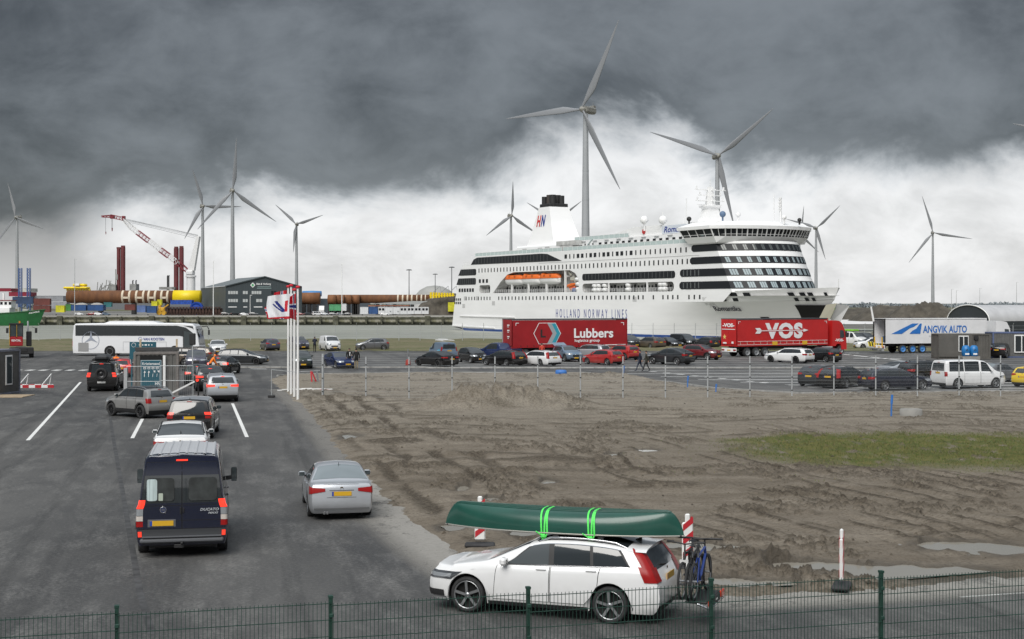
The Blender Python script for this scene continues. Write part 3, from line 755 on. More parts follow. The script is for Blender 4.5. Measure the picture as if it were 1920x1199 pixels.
def paint(name, col, metal=0.0, rough=.28, dirt=None):
    dirt = (.5 if sum(col) > .3 else .16) if dirt is None else dirt
    return mat('paint_' + name, col, rough, metal, coat=.7, spec=.5, dirt=dirt, dirt_z=(.15, .8))
def plate_mesh(yellow=True):
    m = MB(); m.box((0, 0, 0), (.012, .52, .115), 0); m.box((-.007, .235, 0), (.002, .05, .112), 1) if yellow else None
    return m.mesh('number_plate', [PLATE if yellow else mat('white_plate', (.6, .6, .6), .4), BLUEP])
PLM = plate_mesh(True); PLMW = plate_mesh(False)
_BC = {}
def car_meshes(kind):
    """all shapes of one body type, built once and shared"""
    if kind in _BC: return _BC[kind]
    sp = SPEC[kind]; s = Shape(sp); d = {'s': s}
    b = MB(); s.body(b); d['body'] = b
    X = s.X; out = []
    def part(name, grids, mats, flat=False):
        m = MB()
        for g in grids: m.grid(g, 0, not flat)
        out.append((name, m.mesh(name, mats)))
    SM = [SEAM]
    # windscreen / rear window
    ws = sp['screen']; part('windscreen', [toppatch(s, X(ws[0]), X(ws[1]), sp.get('wsv', 5.75), .006, 7, -.06)], GLASS)
    if sp['rw'][0] == 'top': part('rear_window', [toppatch(s, X(sp['rw'][1]), X(sp['rw'][2]), 5.8, .006, 6, .05)], sp.get('rwm', GLASS))
    elif sp['rw'][0] == 'cap':
        _, z0, z1, k0, k1 = sp['rw']
        for (ya, yb) in sp.get('rwsplit', ((-1, 1),)):
            part('rear_window', [[[s.rear((ya + (yb - ya) * i / 8) * (k0 + (k1 - k0) * j / 5), z0 + (z1 - z0) * j / 5, .008) for i in range(9)] for j in range(6)]], GLASS)
    # side windows with a dark frame strip underneath
    for sd in (1, -1):
        for (ab, bb, at, bt) in sp['win']:
            part('window', [sidepatch(s, X(ab), X(bb), X(at), X(bt), 4.12, 4.93, .006, sd)], GLASS)
        a0, a1 = sp['win'][0], sp['win'][-1]
        if sp.get('frame', True):
            f = MB(); f.grid(sidepatch(s, X(a0[0] - .05), X(a1[1] + .05), X(a0[2] - .05), X(a1[3] + .05), 4.03, 4.98, .003, sd, 14), 0)
            out.append(('window_frame', f.mesh('window_frame', [BLACK])))
    # doors: raised panels over a dark gap, each with a handle
    if sp.get('doors'):
        for sd in (1, -1):
            for (fa, fb, ra, rb) in sp['doors']:
                g = MB(); g.grid(sidepatch(s, X(fa), X(ra), X(fb), X(rb), .85, 3.98, .0025, sd, 8, 8)); out.append(('door_gap', g.mesh('door_gap', SM)))
                p = MB(); e = .012; p.grid(sidepatch(s, X(fa + e), X(ra - e), X(fb + e), X(rb - e), .90, 3.97, .005, sd, 8, 8))
                hm = MB(); xh = X(rb - .17); q = s.P(xh, 3.35, .02, sd); hm.box(q, (.20, .035, .032), 0, 0, .012)
                out.append(('door', p, hm))
    # lamps
    for sd in (1, -1):
        h = sp['head']; part('headlight', [lampstrip(s, True, h[0], h[1], h[2], h[3], .006, 4, h[4] if len(h) > 4 else None, h[5] if len(h) > 5 else None, side=sd)], WHL)
        for t in sp['tail']: part('tail_light', [lampstrip(s, False, t[0], t[1], t[2], t[3], .013, 5, t[4] if len(t) > 4 else None, t[5] if len(t) > 5 else None, side=sd)], 'TAIL')
    # dark lower bumpers and grille
    part('rear_bumper', [[[s.rear(-1.0 + 2 * i / 8, sp['sill'] + (sp.get('rb', .16)) * j / 3, .008) for i in range(9)] for j in range(4)]], BLACK)
    g = sp.get('grille', (.42, .58, .55)); part('grille', [[[s.nose(-g[2] + 2 * g[2] * i / 8, g[0] + (g[1] - g[0]) * j / 3, .008) for i in range(9)] for j in range(4)]], BLACK)
    part('front_bumper', [[[s.nose(-.85 + 1.7 * i / 8, sp['sill'] + .02 + .13 * j / 3, .008) for i in range(9)] for j in range(4)]], BLACK)
    if sp.get('cladding'):
        for sd in (1, -1):
            m = MB(); xs_ = np.linspace(s.xr + s.Ra + .01, s.xf - s.Ra - .01, 8); m.grid([[s.P(x, v, .012, sd) for x in xs_] for v in (0, .5, 1.0, 1.25)])
            for xw in (s.xf, s.xr):
                m.grid([[(xw + (s.Ra + k) * math.cos(a), sd * (abs(s.P(xw + (s.Ra + k) * math.cos(a), s.vz(xw + (s.Ra + k) * math.cos(a), s.R + (s.Ra + k) * math.sin(a)), 0)[1]) + .014), s.R + (s.Ra + k) * math.sin(a)) for a in np.linspace(-.35, math.pi + .35, 15)] for k in (.004, .06)])
            out.append(('wheel_arch_trim', m.mesh('wheel_arch_trim', [BLACK])))
    # underbody
    u = MB(); W = sp['W']; zl = sp['sill']; u.box((s.X(sp['L'] / 2), 0, zl + .16), (sp['L'] - .7, W - .56, .40), 0); u.box(((s.xf + s.xr) / 2, 0, zl + .07), (sp['wb'] - 2 * s.Ra, W - .16, .12), 0)
    for xw in (s.xf, s.xr): u.box((xw, 0, s.R + .12), (s.Ra * 1.9, W - .52, s.Ra * 1.5), 0)
    out.append(('underbody', u.mesh('underbody', [BLACK])))
    # third brake lamp, rear badge, wiper, aerial fin
    zt = sp['top'][-1][1]
    if sp['rw'][0] == 'cap':
        m = MB(); zz = sp['rw'][2] + (.03 if sp['L'] < 5.3 else .12); m.grid([[s.rear(-.16 + .32 * i / 3, zz + .028 * j, .02) for i in range(4)] for j in range(2)]); out.append(('brake_light', m.mesh('brake_light', ['STOP'])))
        m = MB(); p0 = s.rear(.0, sp['rw'][1] + .01, .02); p1 = s.rear(.45, sp['rw'][1] + .06, .02); m.bar(p0, p1, .02, .02); out.append(('rear_wiper', m.mesh('rear_wiper', [BLACK])))
    m = MB(); q = s.rear(0, sp.get('badge', .9), .012); m.lathe([(.004, .012), (.042, .010), (.046, 0)], 12, 0, 'x', (q[0], 0, q[2])); out.append(('badge', m.mesh('badge', [CHROME])))
    m = MB(); q = s.nose(0, sp.get('fbadge', g[1] + .01), .015); m.lathe([(.004, .0), (.045, .0), (.05, -.012)], 12, 0, 'x', (q[0], 0, q[2])); out.append(('badge', m.mesh('badge', [CHROME])))
    # mirrors
    for sd in (1, -1):
        xm = X(sp['mirror']); p = s.P(xm, 4.05, 0, sd); m = MB(); m.box((p[0], p[1] + sd * .10, p[2] + .07), (.13, .20, .145), 0, sd * .12, .04); m.bar((p[0], p[1] - sd * .02, p[2] + .0), (p[0], p[1] + sd * .08, p[2] + .05), .05, .04, 1)
        gl = MB(); gl.box((p[0] - .067, p[1] + sd * .105, p[2] + .07), (.004, .155, .105), 0, sd * .12); out.append(('mirror', m, gl))
    if sp.get('rails'):
        for sd in (1, -1):
            a, e = sp['rails']; pts = []
            for k in range(9):
                x = X(a + (e - a) * k / 8); q = s.P(x, 5.75, 0, sd); pts.append((q[0], q[1], q[2] + (.055 if 0 < k < 8 else .0)))
            m = MB(); m.tube(pts, .018, 6); out.append(('roof_rail', m.mesh('roof_rail', ['RAIL'])))
    if sp.get('fin', True):
        m = MB(); x = X(sp['top'][-1][0] - .28) if sp['rw'][0] == 'cap' else X(sp['rw'][1] - .15); q = s.P(x, 7); m.add([(x + .09, 0, q[2]), (x - .07, .02, q[2]), (x - .07, -.02, q[2]), (x - .07, 0, q[2] + .075)], [(0, 1, 3), (0, 3, 2), (1, 2, 3)]); out.append(('aerial', m.mesh('aerial', [BLACK])))
    d['parts'] = out; _BC[kind] = d; return d
DULL_TAIL = REDL
def make_car(kind, pm, name, label, cat='car', rim='five', lit=False, yellow=True, roof=None, loc=(0, 0, 0), rz=0, group=None, skip=(), plates='both', rail=None, width=.215):
    d = car_meshes(kind); s = d['s']; sp = SPEC[kind]
    t = thing(name, label, cat, loc, rz, group)
    bm = d['body'].mesh('body', [pm]); body = put('body', bm, t)
    if roof is not None:
        r = MB(); xs_ = np.linspace(s.E0[-1][0] + .10, s.X(sp['screen'][1] + .02), 10); L = [[s.P(x, v, .008) for v in (5.15, 5.5, 6, 6.5, 7)] for x in xs_]; r.grid([row + [(p[0], -p[1], p[2]) for p in reversed(row[:-1])] for row in L]); r.build('roof', [roof], t)
    for it in d['parts']:
        nm = it[0]
        if nm in skip: continue
        if nm in ('door', 'mirror'):
            o = put(nm, it[1].mesh(nm, [pm, BLACK]), t); put('door_handle' if nm == 'door' else 'mirror_glass', it[2].mesh('x', [pm if nm == 'door' else GLASSL]), o); continue
        me = it[1]
        o = put(nm, me, t)
        s0 = SLOT.get(me.name_full)
        if nm == 'tail_light': o.data = me; o.material_slots[0].link = 'OBJECT'; o.material_slots[0].material = BRAKE if lit else DULL_TAIL
        if nm == 'brake_light': o.material_slots[0].link = 'OBJECT'; o.material_slots[0].material = BRAKE if lit else REDL
        if nm == 'roof_rail': o.material_slots[0].link = 'OBJECT'; o.material_slots[0].material = rail or BLACK
    tm, rm = wheel_meshes(s.R, width, rim)
    for xw in (s.xf, s.xr):
        for sd in (1, -1):
            w = put('wheel', tm, t, (xw, sd * (sp['W'] / 2 - width / 2 - .012), s.R), 0 if sd == 1 else math.pi); put('rim', rm, w)
    z = sp.get('pz', .75)
    if plates in ('both', 'rear'): q = s.rear(0, z, .012); put('number_plate', PLM if yellow else PLMW, t, (q[0], 0, q[2]))
    if plates in ('both', 'front'): q = s.nose(0, sp.get('fpz', .40), .014); put('number_plate', PLM if yellow else PLMW, t, (q[0], 0, q[2]), math.pi)
    return t
SLOT = {}
_om = MB.mesh
def _mesh(s, name, mats):
    ms = mats if isinstance(mats, (list, tuple)) else [mats]
    return _om(s, name, [({'TAIL': REDL, 'STOP': REDL, 'RAIL': BLACK}[m] if isinstance(m, str) else m) for m in ms])
MB.mesh = _mesh
SPEC = {}
SPEC['wagon'] = dict(L=4.63, W=1.87, H=1.48, wb=2.776, fo=.90, R=.335, sill=.20,
    top=((.0, .70), (.16, .80), (.45, .87), (.9, .95), (1.22, 1.0), (1.32, 1.03), (1.75, 1.24), (2.12, 1.395), (2.5, 1.458), (3.0, 1.47), (3.5, 1.45), (4.0, 1.39), (4.25, 1.35)),
    belt=((.1, .66), (.9, .86), (1.4, .93), (2.6, .965), (3.6, 1.0), (4.4, 1.03)), front=((.2, .06), (.35, .0), (.55, .0), (.68, .05), (.82, .16)),
    rear=((.2, 4.50), (.32, 4.60), (.55, 4.63), (.72, 4.60), (.86, 4.54), (1.05, 4.44), (1.22, 4.32), (1.36, 4.20)),
    screen=(1.36, 2.13), rw=('cap', .98, 1.29, .82, .80), win=((1.62, 2.50, 2.14, 2.48), (2.60, 3.30, 2.58, 3.26), (3.36, 4.02, 3.32, 3.80)),
    doors=((1.42, 1.50, 2.52, 2.54), (2.53, 2.55, 3.42, 3.50)), head=(.60, .74, .55, .30, .62, .76), tail=((.78, 1.02, .70, .12, .78, 1.05),), mirror=1.66, rails=(2.25, 3.95), pz=.80, badge=.92, grille=(.42, .62, .42))
SPEC['estate'] = dict(SPEC['wagon'], L=4.85, wb=2.85, R=.325, rails=(2.3, 4.1), doors=None,
    top=((.0, .68), (.16, .78), (.5, .86), (.95, .95), (1.28, 1.0), (1.38, 1.03), (1.85, 1.26), (2.2, 1.40), (2.6, 1.455), (3.2, 1.465), (3.8, 1.44), (4.3, 1.39), (4.5, 1.36)),
    belt=((.1, .64), (.9, .84), (1.5, .92), (2.7, .945), (4.6, .98)),
    rear=((.2, 4.74), (.32, 4.82), (.55, 4.85), (.75, 4.82), (.95, 4.76), (1.15, 4.64), (1.36, 4.47)), screen=(1.42, 2.2),
    rw=('cap', .98, 1.30, .84, .80), win=((1.7, 2.6, 2.22, 2.58), (2.68, 3.4, 2.66, 3.36), (3.46, 4.3, 3.42, 4.1)), tail=((.76, .93, .58, .16, .78, .92),), mirror=1.72)
SPEC['volvo_like_tall_lamp'] = dict(SPEC['estate'], tail=((.72, 1.34, .80, .06, .74, 1.30),))
SPEC['suv'] = dict(L=4.66, W=1.90, H=1.67, wb=2.81, fo=.88, R=.365, sill=.26, gap=.07,
    top=((.0, .86), (.14, .97), (.45, 1.05), (.9, 1.11), (1.2, 1.14), (1.3, 1.17), (1.7, 1.40), (2.05, 1.565), (2.4, 1.635), (3.0, 1.655), (3.6, 1.63), (4.1, 1.575), (4.3, 1.545)),
    belt=((.1, .80), (.9, .98), (1.4, 1.05), (2.6, 1.085), (4.4, 1.14)), front=((.26, .08), (.42, .0), (.7, .0), (.85, .05), (1.0, .16)),
    rear=((.26, 4.50), (.42, 4.62), (.62, 4.66), (.82, 4.63), (1.0, 4.58), (1.2, 4.50), (1.54, 4.28)), screen=(1.34, 2.06), rw=('cap', 1.13, 1.46, .84, .80),
    win=((1.6, 2.42, 2.08, 2.40), (2.52, 3.2, 2.50, 3.16), (3.28, 3.98, 3.24, 3.8)), doors=((1.40, 1.46, 2.45, 2.46), (2.46, 2.47, 3.34, 3.40)), head=(.76, .90, .52, .28, .80, .92), tail=((.93, 1.03, .52, .18, .88, 1.07),), mirror=1.62, rails=(2.15, 3.95), pz=.88, badge=1.04, grille=(.55, .80, .34), tum=.28)
SPEC['tall_suv'] = dict(SPEC['suv'], L=4.95, W=1.96, wb=2.98, R=.385, tail=((.80, 1.50, .82, .05, .84, 1.46),), top=((.0, .92), (.12, 1.02), (.45, 1.09), (.9, 1.14), (1.25, 1.17), (1.35, 1.20), (1.75, 1.46), (2.1, 1.64), (2.45, 1.725), (3.1, 1.755), (3.8, 1.745), (4.45, 1.70), (4.6, 1.68)),
    belt=((.1, .86), (.9, 1.0), (1.4, 1.08), (4.6, 1.15)), rear=((.26, 4.80), (.42, 4.91), (.65, 4.95), (.95, 4.93), (1.2, 4.87), (1.68, 4.70)), screen=(1.40, 2.12), rw=('cap', 1.15, 1.58, .84, .82), win=((1.68, 2.55, 2.15, 2.53), (2.65, 3.5, 2.63, 3.48), (3.6, 4.45, 3.58, 4.36)), doors=((1.45, 1.50, 2.6, 2.61), (2.61, 2.62, 3.55, 3.62)), rails=(2.25, 4.3), pz=.95, badge=1.08, tum=.25)
SPEC['box_suv'] = dict(SPEC['tall_suv'], L=4.80, W=2.0, H=1.95, wb=2.98, fo=.85, R=.40, sill=.34, ce=.08, cf=.2, tum=.16,
    top=((.0, 1.02), (.1, 1.10), (.5, 1.16), (1.2, 1.20), (1.35, 1.24), (1.75, 1.62), (2.0, 1.84), (2.2, 1.91), (3.0, 1.945), (4.3, 1.92), (4.58, 1.90)), belt=((.1, .96), (1.3, 1.15), (4.7, 1.18)),
    front=((.34, .06), (.5, .0), (.9, .0), (1.1, .06)), rear=((.34, 4.70), (.5, 4.76), (.7, 4.78), (1.2, 4.77), (1.9, 4.68)), screen=(1.40, 1.98), rw=('cap', 1.30, 1.78, .78, .76), win=((1.72, 2.5, 2.06, 2.48), (2.6, 3.4, 2.58, 3.4), (3.75, 4.5, 3.75, 4.46)), doors=((1.5, 1.52, 2.55, 2.56), (2.56, 2.57, 3.5, 3.55)),
    head=(.84, 1.0, .6, .1), tail=((1.13, 1.25, .78, .0), (.97, 1.09, .78, .0)), mirror=1.7, rails=None, pz=.62, badge=1.2, grille=(.82, .98, .4), cladding=True)
SPEC['hatch'] = dict(L=4.2, W=1.79, H=1.48, wb=2.6, fo=.86, R=.31, sill=.19,
    top=((.0, .70), (.14, .80), (.4, .87), (.8, .95), (1.05, 1.0), (1.14, 1.03), (1.55, 1.25), (1.92, 1.41), (2.25, 1.465), (2.7, 1.475), (3.3, 1.445), (3.7, 1.39), (3.82, 1.365)),
    belt=((.1, .66), (.8, .86), (1.2, .93), (2.4, .97), (4.0, 1.04)), front=((.19, .06), (.34, .0), (.55, .0), (.7, .05), (.84, .15)),
    rear=((.19, 4.08), (.32, 4.17), (.5, 4.2), (.7, 4.18), (.88, 4.13), (1.05, 4.04), (1.36, 3.78)), screen=(1.18, 1.93), rw=('cap', 1.0, 1.30, .82, .78),
    win=((1.45, 2.3, 1.95, 2.28), (2.38, 3.05, 2.36, 3.0), (3.12, 3.5, 3.07, 3.34)), doors=((1.25, 1.32, 2.32, 2.34), (2.34, 2.35, 3.12, 3.18)), head=(.62, .76, .52, .32, .66, .80), tail=((.86, .95, .60, .14, .80, 1.0),), mirror=1.46, pz=.74, badge=.92, grille=(.40, .58, .5), fin=True)
SPEC['crossover'] = dict(SPEC['hatch'], L=4.18, W=1.80, H=1.58, R=.345, sill=.25, gap=.065, cladding=True,
    top=((.0, .80), (.14, .91), (.4, .98), (.8, 1.05), (1.05, 1.09), (1.14, 1.12), (1.5, 1.33), (1.86, 1.50), (2.2, 1.56), (2.7, 1.575), (3.3, 1.55), (3.75, 1.49), (3.88, 1.465)), belt=((.1, .76), (.8, .95), (1.2, 1.02), (4.0, 1.08)),
    front=((.25, .06), (.4, .0), (.65, .0), (.8, .05), (.95, .14)), rear=((.25, 4.06), (.4, 4.15), (.6, 4.18), (.8, 4.16), (1.0, 4.10), (1.2, 4.02), (1.465, 3.85)), screen=(1.18, 1.87), rw=('cap', 1.08, 1.40, .82, .80),
    win=((1.42, 2.25, 1.9, 2.23), (2.34, 3.0, 2.32, 2.98), (3.08, 3.62, 3.06, 3.5)), doors=((1.25, 1.30, 2.28, 2.29), (2.29, 2.30, 3.05, 3.12)), head=(.72, .88, .56, .2), tail=((.78, 1.02, .80, .06),), mirror=1.42, pz=.86, badge=1.02, grille=(.5, .70, .5), rails=(1.95, 3.7))
SPEC['small_hatch'] = dict(SPEC['hatch'], L=3.6, W=1.66, wb=2.42, fo=.62, R=.29, top=((.0, .74), (.1, .84), (.3, .91), (.6, .99), (.8, 1.03), (.88, 1.06), (1.25, 1.28), (1.6, 1.44), (1.9, 1.485), (2.4, 1.495), (3.0, 1.46), (3.3, 1.41), (3.4, 1.38)),
    belt=((.1, .70), (.6, .88), (1.0, .95), (3.5, 1.03)), rear=((.19, 3.5), (.32, 3.57), (.5, 3.6), (.8, 3.58), (1.0, 3.52), (1.38, 3.36)), screen=(.92, 1.61), win=((1.2, 2.0, 1.63, 1.98), (2.08, 2.7, 2.06, 2.68), (2.78, 3.1, 2.76, 3.0)), doors=None, mirror=1.2, tail=((.72, 1.0, .78, .08),), head=(.64, .80, .55, .2), pz=.66)
SPEC['sedan'] = dict(L=4.53, W=1.75, H=1.42, wb=2.715, fo=.79, R=.31, sill=.19, ce=.16,
    top=((.0, .66), (.14, .76), (.4, .83), (.9, .90), (1.32, .945), (1.42, .965), (1.85, 1.20), (2.15, 1.345), (2.5, 1.405), (2.9, 1.412), (3.25, 1.36), (3.55, 1.22), (3.85, 1.04), (3.95, .995), (4.2, .985), (4.36, .965)),
    belt=((.1, .62), (.9, .80), (1.4, .87), (2.6, .90), (3.8, .945), (4.4, .95)), front=((.19, .06), (.34, .0), (.55, .0), (.66, .05), (.78, .14)),
    rear=((.19, 4.42), (.32, 4.50), (.52, 4.53), (.58, 4.50), (.72, 4.48), (.9, 4.44), (.965, 4.40)), screen=(1.46, 2.16), rw=('top', 3.82, 3.22), win=((1.72, 2.55, 2.2, 2.53), (2.63, 3.35, 2.61, 3.12)), doors=((1.5, 1.56, 2.58, 2.59), (2.59, 2.60, 3.32, 3.45)),
    head=(.58, .72, .50, .3), tail=((.78, .86, .56, .16, .68, .91),), mirror=1.74, pz=.72, badge=.86, grille=(.44, .62, .36), fin=False, tum=.42, rwm=mat('rear_glass_sky_tone', (.17, .20, .215), .06, spec=.8))  # rear window base colour paled to stand in for the sky mirrored in it
SPEC['fastback'] = dict(SPEC['sedan'], L=4.69, W=1.85, wb=2.875, R=.335, top=((.0, .66), (.14, .76), (.4, .83), (.9, .92), (1.15, .96), (1.25, .99), (1.75, 1.24), (2.1, 1.38), (2.5, 1.435), (2.9, 1.44), (3.4, 1.36), (3.9, 1.20), (4.25, 1.09), (4.40, 1.06), (4.52, 1.05)), belt=((.1, .62), (.9, .82), (1.4, .90), (4.5, 1.0)),
    rear=((.19, 4.56), (.32, 4.65), (.55, 4.69), (.8, 4.66), (.95, 4.60), (1.05, 4.56)), screen=(1.30, 2.1), rwm=GLASS, tum=.34, rw=('top', 4.2, 3.25), win=((1.6, 2.6, 2.14, 2.58), (2.68, 3.45, 2.66, 3.25)), doors=None, tail=((.80, .92, .55, .22, .82, .92),), mirror=1.62, grille=(.3, .34, .3))
SPEC['coupe_suv'] = dict(SPEC['suv'], L=4.67, W=1.9, H=1.62, rails=None, top=((.0, .84), (.14, .95), (.45, 1.03), (.9, 1.09), (1.2, 1.12), (1.3, 1.15), (1.75, 1.38), (2.1, 1.54), (2.5, 1.61), (2.9, 1.62), (3.4, 1.55), (3.9, 1.38), (4.25, 1.22), (4.38, 1.18), (4.5, 1.16)), rear=((.26, 4.50), (.42, 4.62), (.62, 4.67), (.85, 4.65), (1.05, 4.60), (1.16, 4.56)), rw=('top', 4.2, 3.3), win=((1.6, 2.5, 2.12, 2.48), (2.6, 3.45, 2.58, 3.3)), fin=True)
SPEC['van'] = dict(L=5.41, W=2.05, H=2.25, wb=3.45, fo=.95, R=.34, sill=.30, ce=.06, cf=.30, tum=.13, gap=.07,
    top=((.0, .98), (.12, 1.10), (.4, 1.20), (.7, 1.30), (.80, 1.36), (1.2, 1.82), (1.5, 2.17), (1.75, 2.31), (2.4, 2.37), (4.0, 2.38), (5.0, 2.36), (5.28, 2.33)), belt=((.1, .92), (.7, 1.12), (1.3, 1.22), (5.4, 1.24)), plan=((.0, .84), (.5, .95), (1.0, .99), (2.5, 1.0), (5.0, 1.0), (5.41, .985)),
    front=((.3, .05), (.45, .0), (.7, .0), (.9, .05), (1.1, .14)), rear=((.3, 5.36), (.42, 5.38), (.6, 5.36), (1.2, 5.34), (1.8, 5.31), (2.33, 5.24)), screen=(.86, 1.52), rw=('cap', 1.32, 1.80, .84, .86), rwsplit=((-1, -.05), (.05, 1)),
    win=((1.05, 1.95, 1.5, 1.93), (2.2, 3.4, 2.2, 3.4), (3.6, 4.9, 3.6, 4.9)), doors=((1.02, 1.05, 2.05, 2.06), (2.06, 2.07, 3.5, 3.5)), head=(.78, 1.02, .55, .3), tail=(), mirror=1.28, pz=.82, badge=1.13, grille=(.5, .66, .6), rails=None, fin=False, frame=False)
SPEC['minibus'] = dict(SPEC['van'], L=4.90, W=1.90, H=1.97, wb=3.0, fo=.90, R=.335, sill=.24, tum=.17, ce=.09,
    top=((.0, .90), (.12, 1.02), (.35, 1.10), (.75, 1.19), (.85, 1.24), (1.25, 1.60), (1.6, 1.85), (1.9, 1.935), (2.5, 1.965), (4.0, 1.965), (4.6, 1.94), (4.74, 1.92)), belt=((.1, .84), (.7, 1.02), (1.3, 1.12), (4.9, 1.14)),
    rear=((.24, 4.82), (.4, 4.88), (.6, 4.90), (1.1, 4.88), (1.5, 4.85), (1.92, 4.74)), screen=(.90, 1.62), rw=('cap', 1.22, 1.74, .84, .84), rwsplit=((-1, 1),), win=((1.15, 2.05, 1.6, 2.03), (2.2, 3.35, 2.2, 3.35), (3.42, 4.55, 3.42, 4.5)), doors=((1.05, 1.1, 2.12, 2.13), (2.13, 2.14, 3.4, 3.4)), tail=((.86, 1.16, .86, .06),), head=(.72, .88, .55, .25), mirror=1.3, pz=1.08, badge=1.16)
SPEC['small_van'] = dict(SPEC['minibus'], L=4.39, W=1.83, H=1.84, wb=2.75, fo=.88, R=.31, top=((.0, .84), (.12, .96), (.35, 1.05), (.8, 1.16), (.9, 1.2), (1.3, 1.52), (1.6, 1.72), (1.85, 1.80), (2.4, 1.835), (3.6, 1.835), (4.1, 1.81), (4.26, 1.79)), belt=((.1, .78), (.7, .98), (1.3, 1.06), (4.4, 1.08)), rear=((.24, 4.32), (.4, 4.38), (.6, 4.39), (1.1, 4.37), (1.79, 4.27)), screen=(.95, 1.62), rw=('cap', 1.15, 1.60, .82, .82), win=((1.2, 2.0, 1.6, 1.98),), doors=None, mirror=1.3, pz=.95, head=(.70, .92, .6, .2), tail=((.9, 1.35, .88, .04),))
SPEC['pickup'] = dict(SPEC['tall_suv'], L=5.25, W=1.95, wb=3.1, R=.39, rails=None, top=((.0, .96), (.12, 1.06), (.45, 1.12), (1.2, 1.18), (1.35, 1.22), (1.75, 1.50), (2.1, 1.70), (2.45, 1.79), (3.0, 1.80), (3.35, 1.74), (3.5, 1.6), (3.58, 1.20), (4.3, 1.19), (5.05, 1.19)), rear=((.26, 5.1), (.5, 5.22), (.7, 5.25), (1.0, 5.22), (1.19, 5.2)), belt=((.1, .9), (1.4, 1.1), (5.2, 1.14)), rw=('none',), win=((1.7, 2.5, 2.15, 2.48), (2.58, 3.2, 2.56, 3.12)), doors=None, tail=((.85, 1.1, .85, .05),), badge=.95, pz=.66, fin=False)
# ================================================================ vehicles near the camera
P_WHITE = paint('white', (.76, .765, .77)); P_NAVY = paint('navy', (.004, .007, .024), .1, .2); P_SILVER = paint('silver', (.43, .45, .48), .4, .3)
P_BLACK = paint('black', (.006, .006, .007), .1, .2); P_DGREY = paint('dark_grey', (.038, .042, .047), .5, .3); P_GREY = paint('grey', (.14, .145, .155), .5, .3)
P_BLUE = paint('blue', (.01, .025, .10), .4, .25); P_LBLUE = paint('pale_blue', (.17, .24, .33), .4, .3); P_RED = paint('red', (.42, .018, .018), .1, .22)
P_MAROON = paint('maroon', (.17, .012, .016), .3, .25); P_BROWN = paint('bronze', (.13, .105, .082), .5, .3); P_MINI = paint('warm_silver', (.34, .338, .33), .55, .3)
P_GREEN = paint('dark_green', (.02, .032, .028), .4, .3); P_YELL = paint('yellow', (.68, .48, .02), 0, .3); P_PURP = paint('slate_violet', (.085, .085, .12), .5, .3)
def centre_from_rear(px, py, yaw, L):
    p = G(px, py); return (p.x + math.cos(R_(yaw)) * L / 2, p.y + math.sin(R_(yaw)) * L / 2, 0.0)

# ---- white estate with the canoe
VY = 159.7
volvo = make_car('wagon', P_WHITE, 'estate_car', 'white estate car carrying a green canoe and bicycles behind the mesh fence', 'car', rim='star', loc=(.80, 27.36, 0), rz=R_(VY), rail=CHROME)
S_ = car_meshes('wagon')['s']; spw = SPEC['wagon']
for sd in (1, -1):    # tall lamp stem over the lower tail lamp
    m = MB(); m.grid(lampstrip(S_, False, 1.0, 1.30, .82, .05, .016, 6, 1.02, 1.34, side=sd)); m.build('tail_light', REDL, volvo)
    m = MB(); m.grid(sidepatch(S_, S_.X(1.50), S_.X(4.12), S_.X(2.14), S_.X(3.9), 4.05, 4.10, .009, sd, 20, 1)); m.grid([[S_.P(S_.X(d), 4.96, .008, sd) for d in np.linspace(2.16, 3.85, 12)], [S_.P(S_.X(d), 5.03, .008, sd) for d in np.linspace(2.16, 3.85, 12)]]); m.build('chrome_trim', CHROME, volvo)
    m = MB(); xs_ = np.linspace(S_.xr + S_.Ra + .03, S_.xf - S_.Ra - .03, 8); m.grid([[S_.P(x, v, .012, sd) for x in xs_] for v in (0, .35, .6)]); m.build('side_skirt', BLACK, volvo)
m = MB(); m.grid([[(p[0], p[1], p[2]) for p in [S_.P(S_.X(1.05), 3.3 + dv, .006, 1) for dv in (0, .3)]], [S_.P(S_.X(.98), 3.3 + dv, .006, 1) for dv in (0, .3)]]); m.build('charging_flap', P_WHITE, volvo)
m = MB()
for d in (2.55, 3.42):
    z = S_.P(S_.X(d), 6)[2] + .085; m.bar((S_.X(d), -.62, z), (S_.X(d), .62, z), .06, .03)
    for sd in (1, -1): m.box((S_.X(d), sd * .60, z - .04), (.10, .05, .10))
m.build('roof_bars', BLACK, volvo)
m = MB(); xx = S_.X(4.0); m.grid([[S_.P(x, v, .03 if i == 0 else .006) for v in (5.2, 5.7, 6.2, 6.7, 7)] + [(lambda p: (p[0], -p[1], p[2]))(S_.P(x, v, .03 if i == 0 else .006)) for v in (6.7, 6.2, 5.7, 5.2)] for i, x in enumerate((S_.X(4.32), S_.X(4.1), S_.X(3.95)))]); m.build('roof_spoiler', P_WHITE, volvo)
m = MB(); xs_ = np.linspace(S_.X(3.95), S_.X(2.2), 10); L = [[S_.P(x, v, .006) for v in (5.95, 6.3, 6.7, 7)] for x in xs_]; m.grid([r + [(p[0], -p[1], p[2]) for p in reversed(r[:-1])] for r in L]); m.build('glass_roof', GLASS, volvo)
for sd in (1,):
    m = MB(); m.box((S_.xf, 0, 0), (.01, .01, .01))
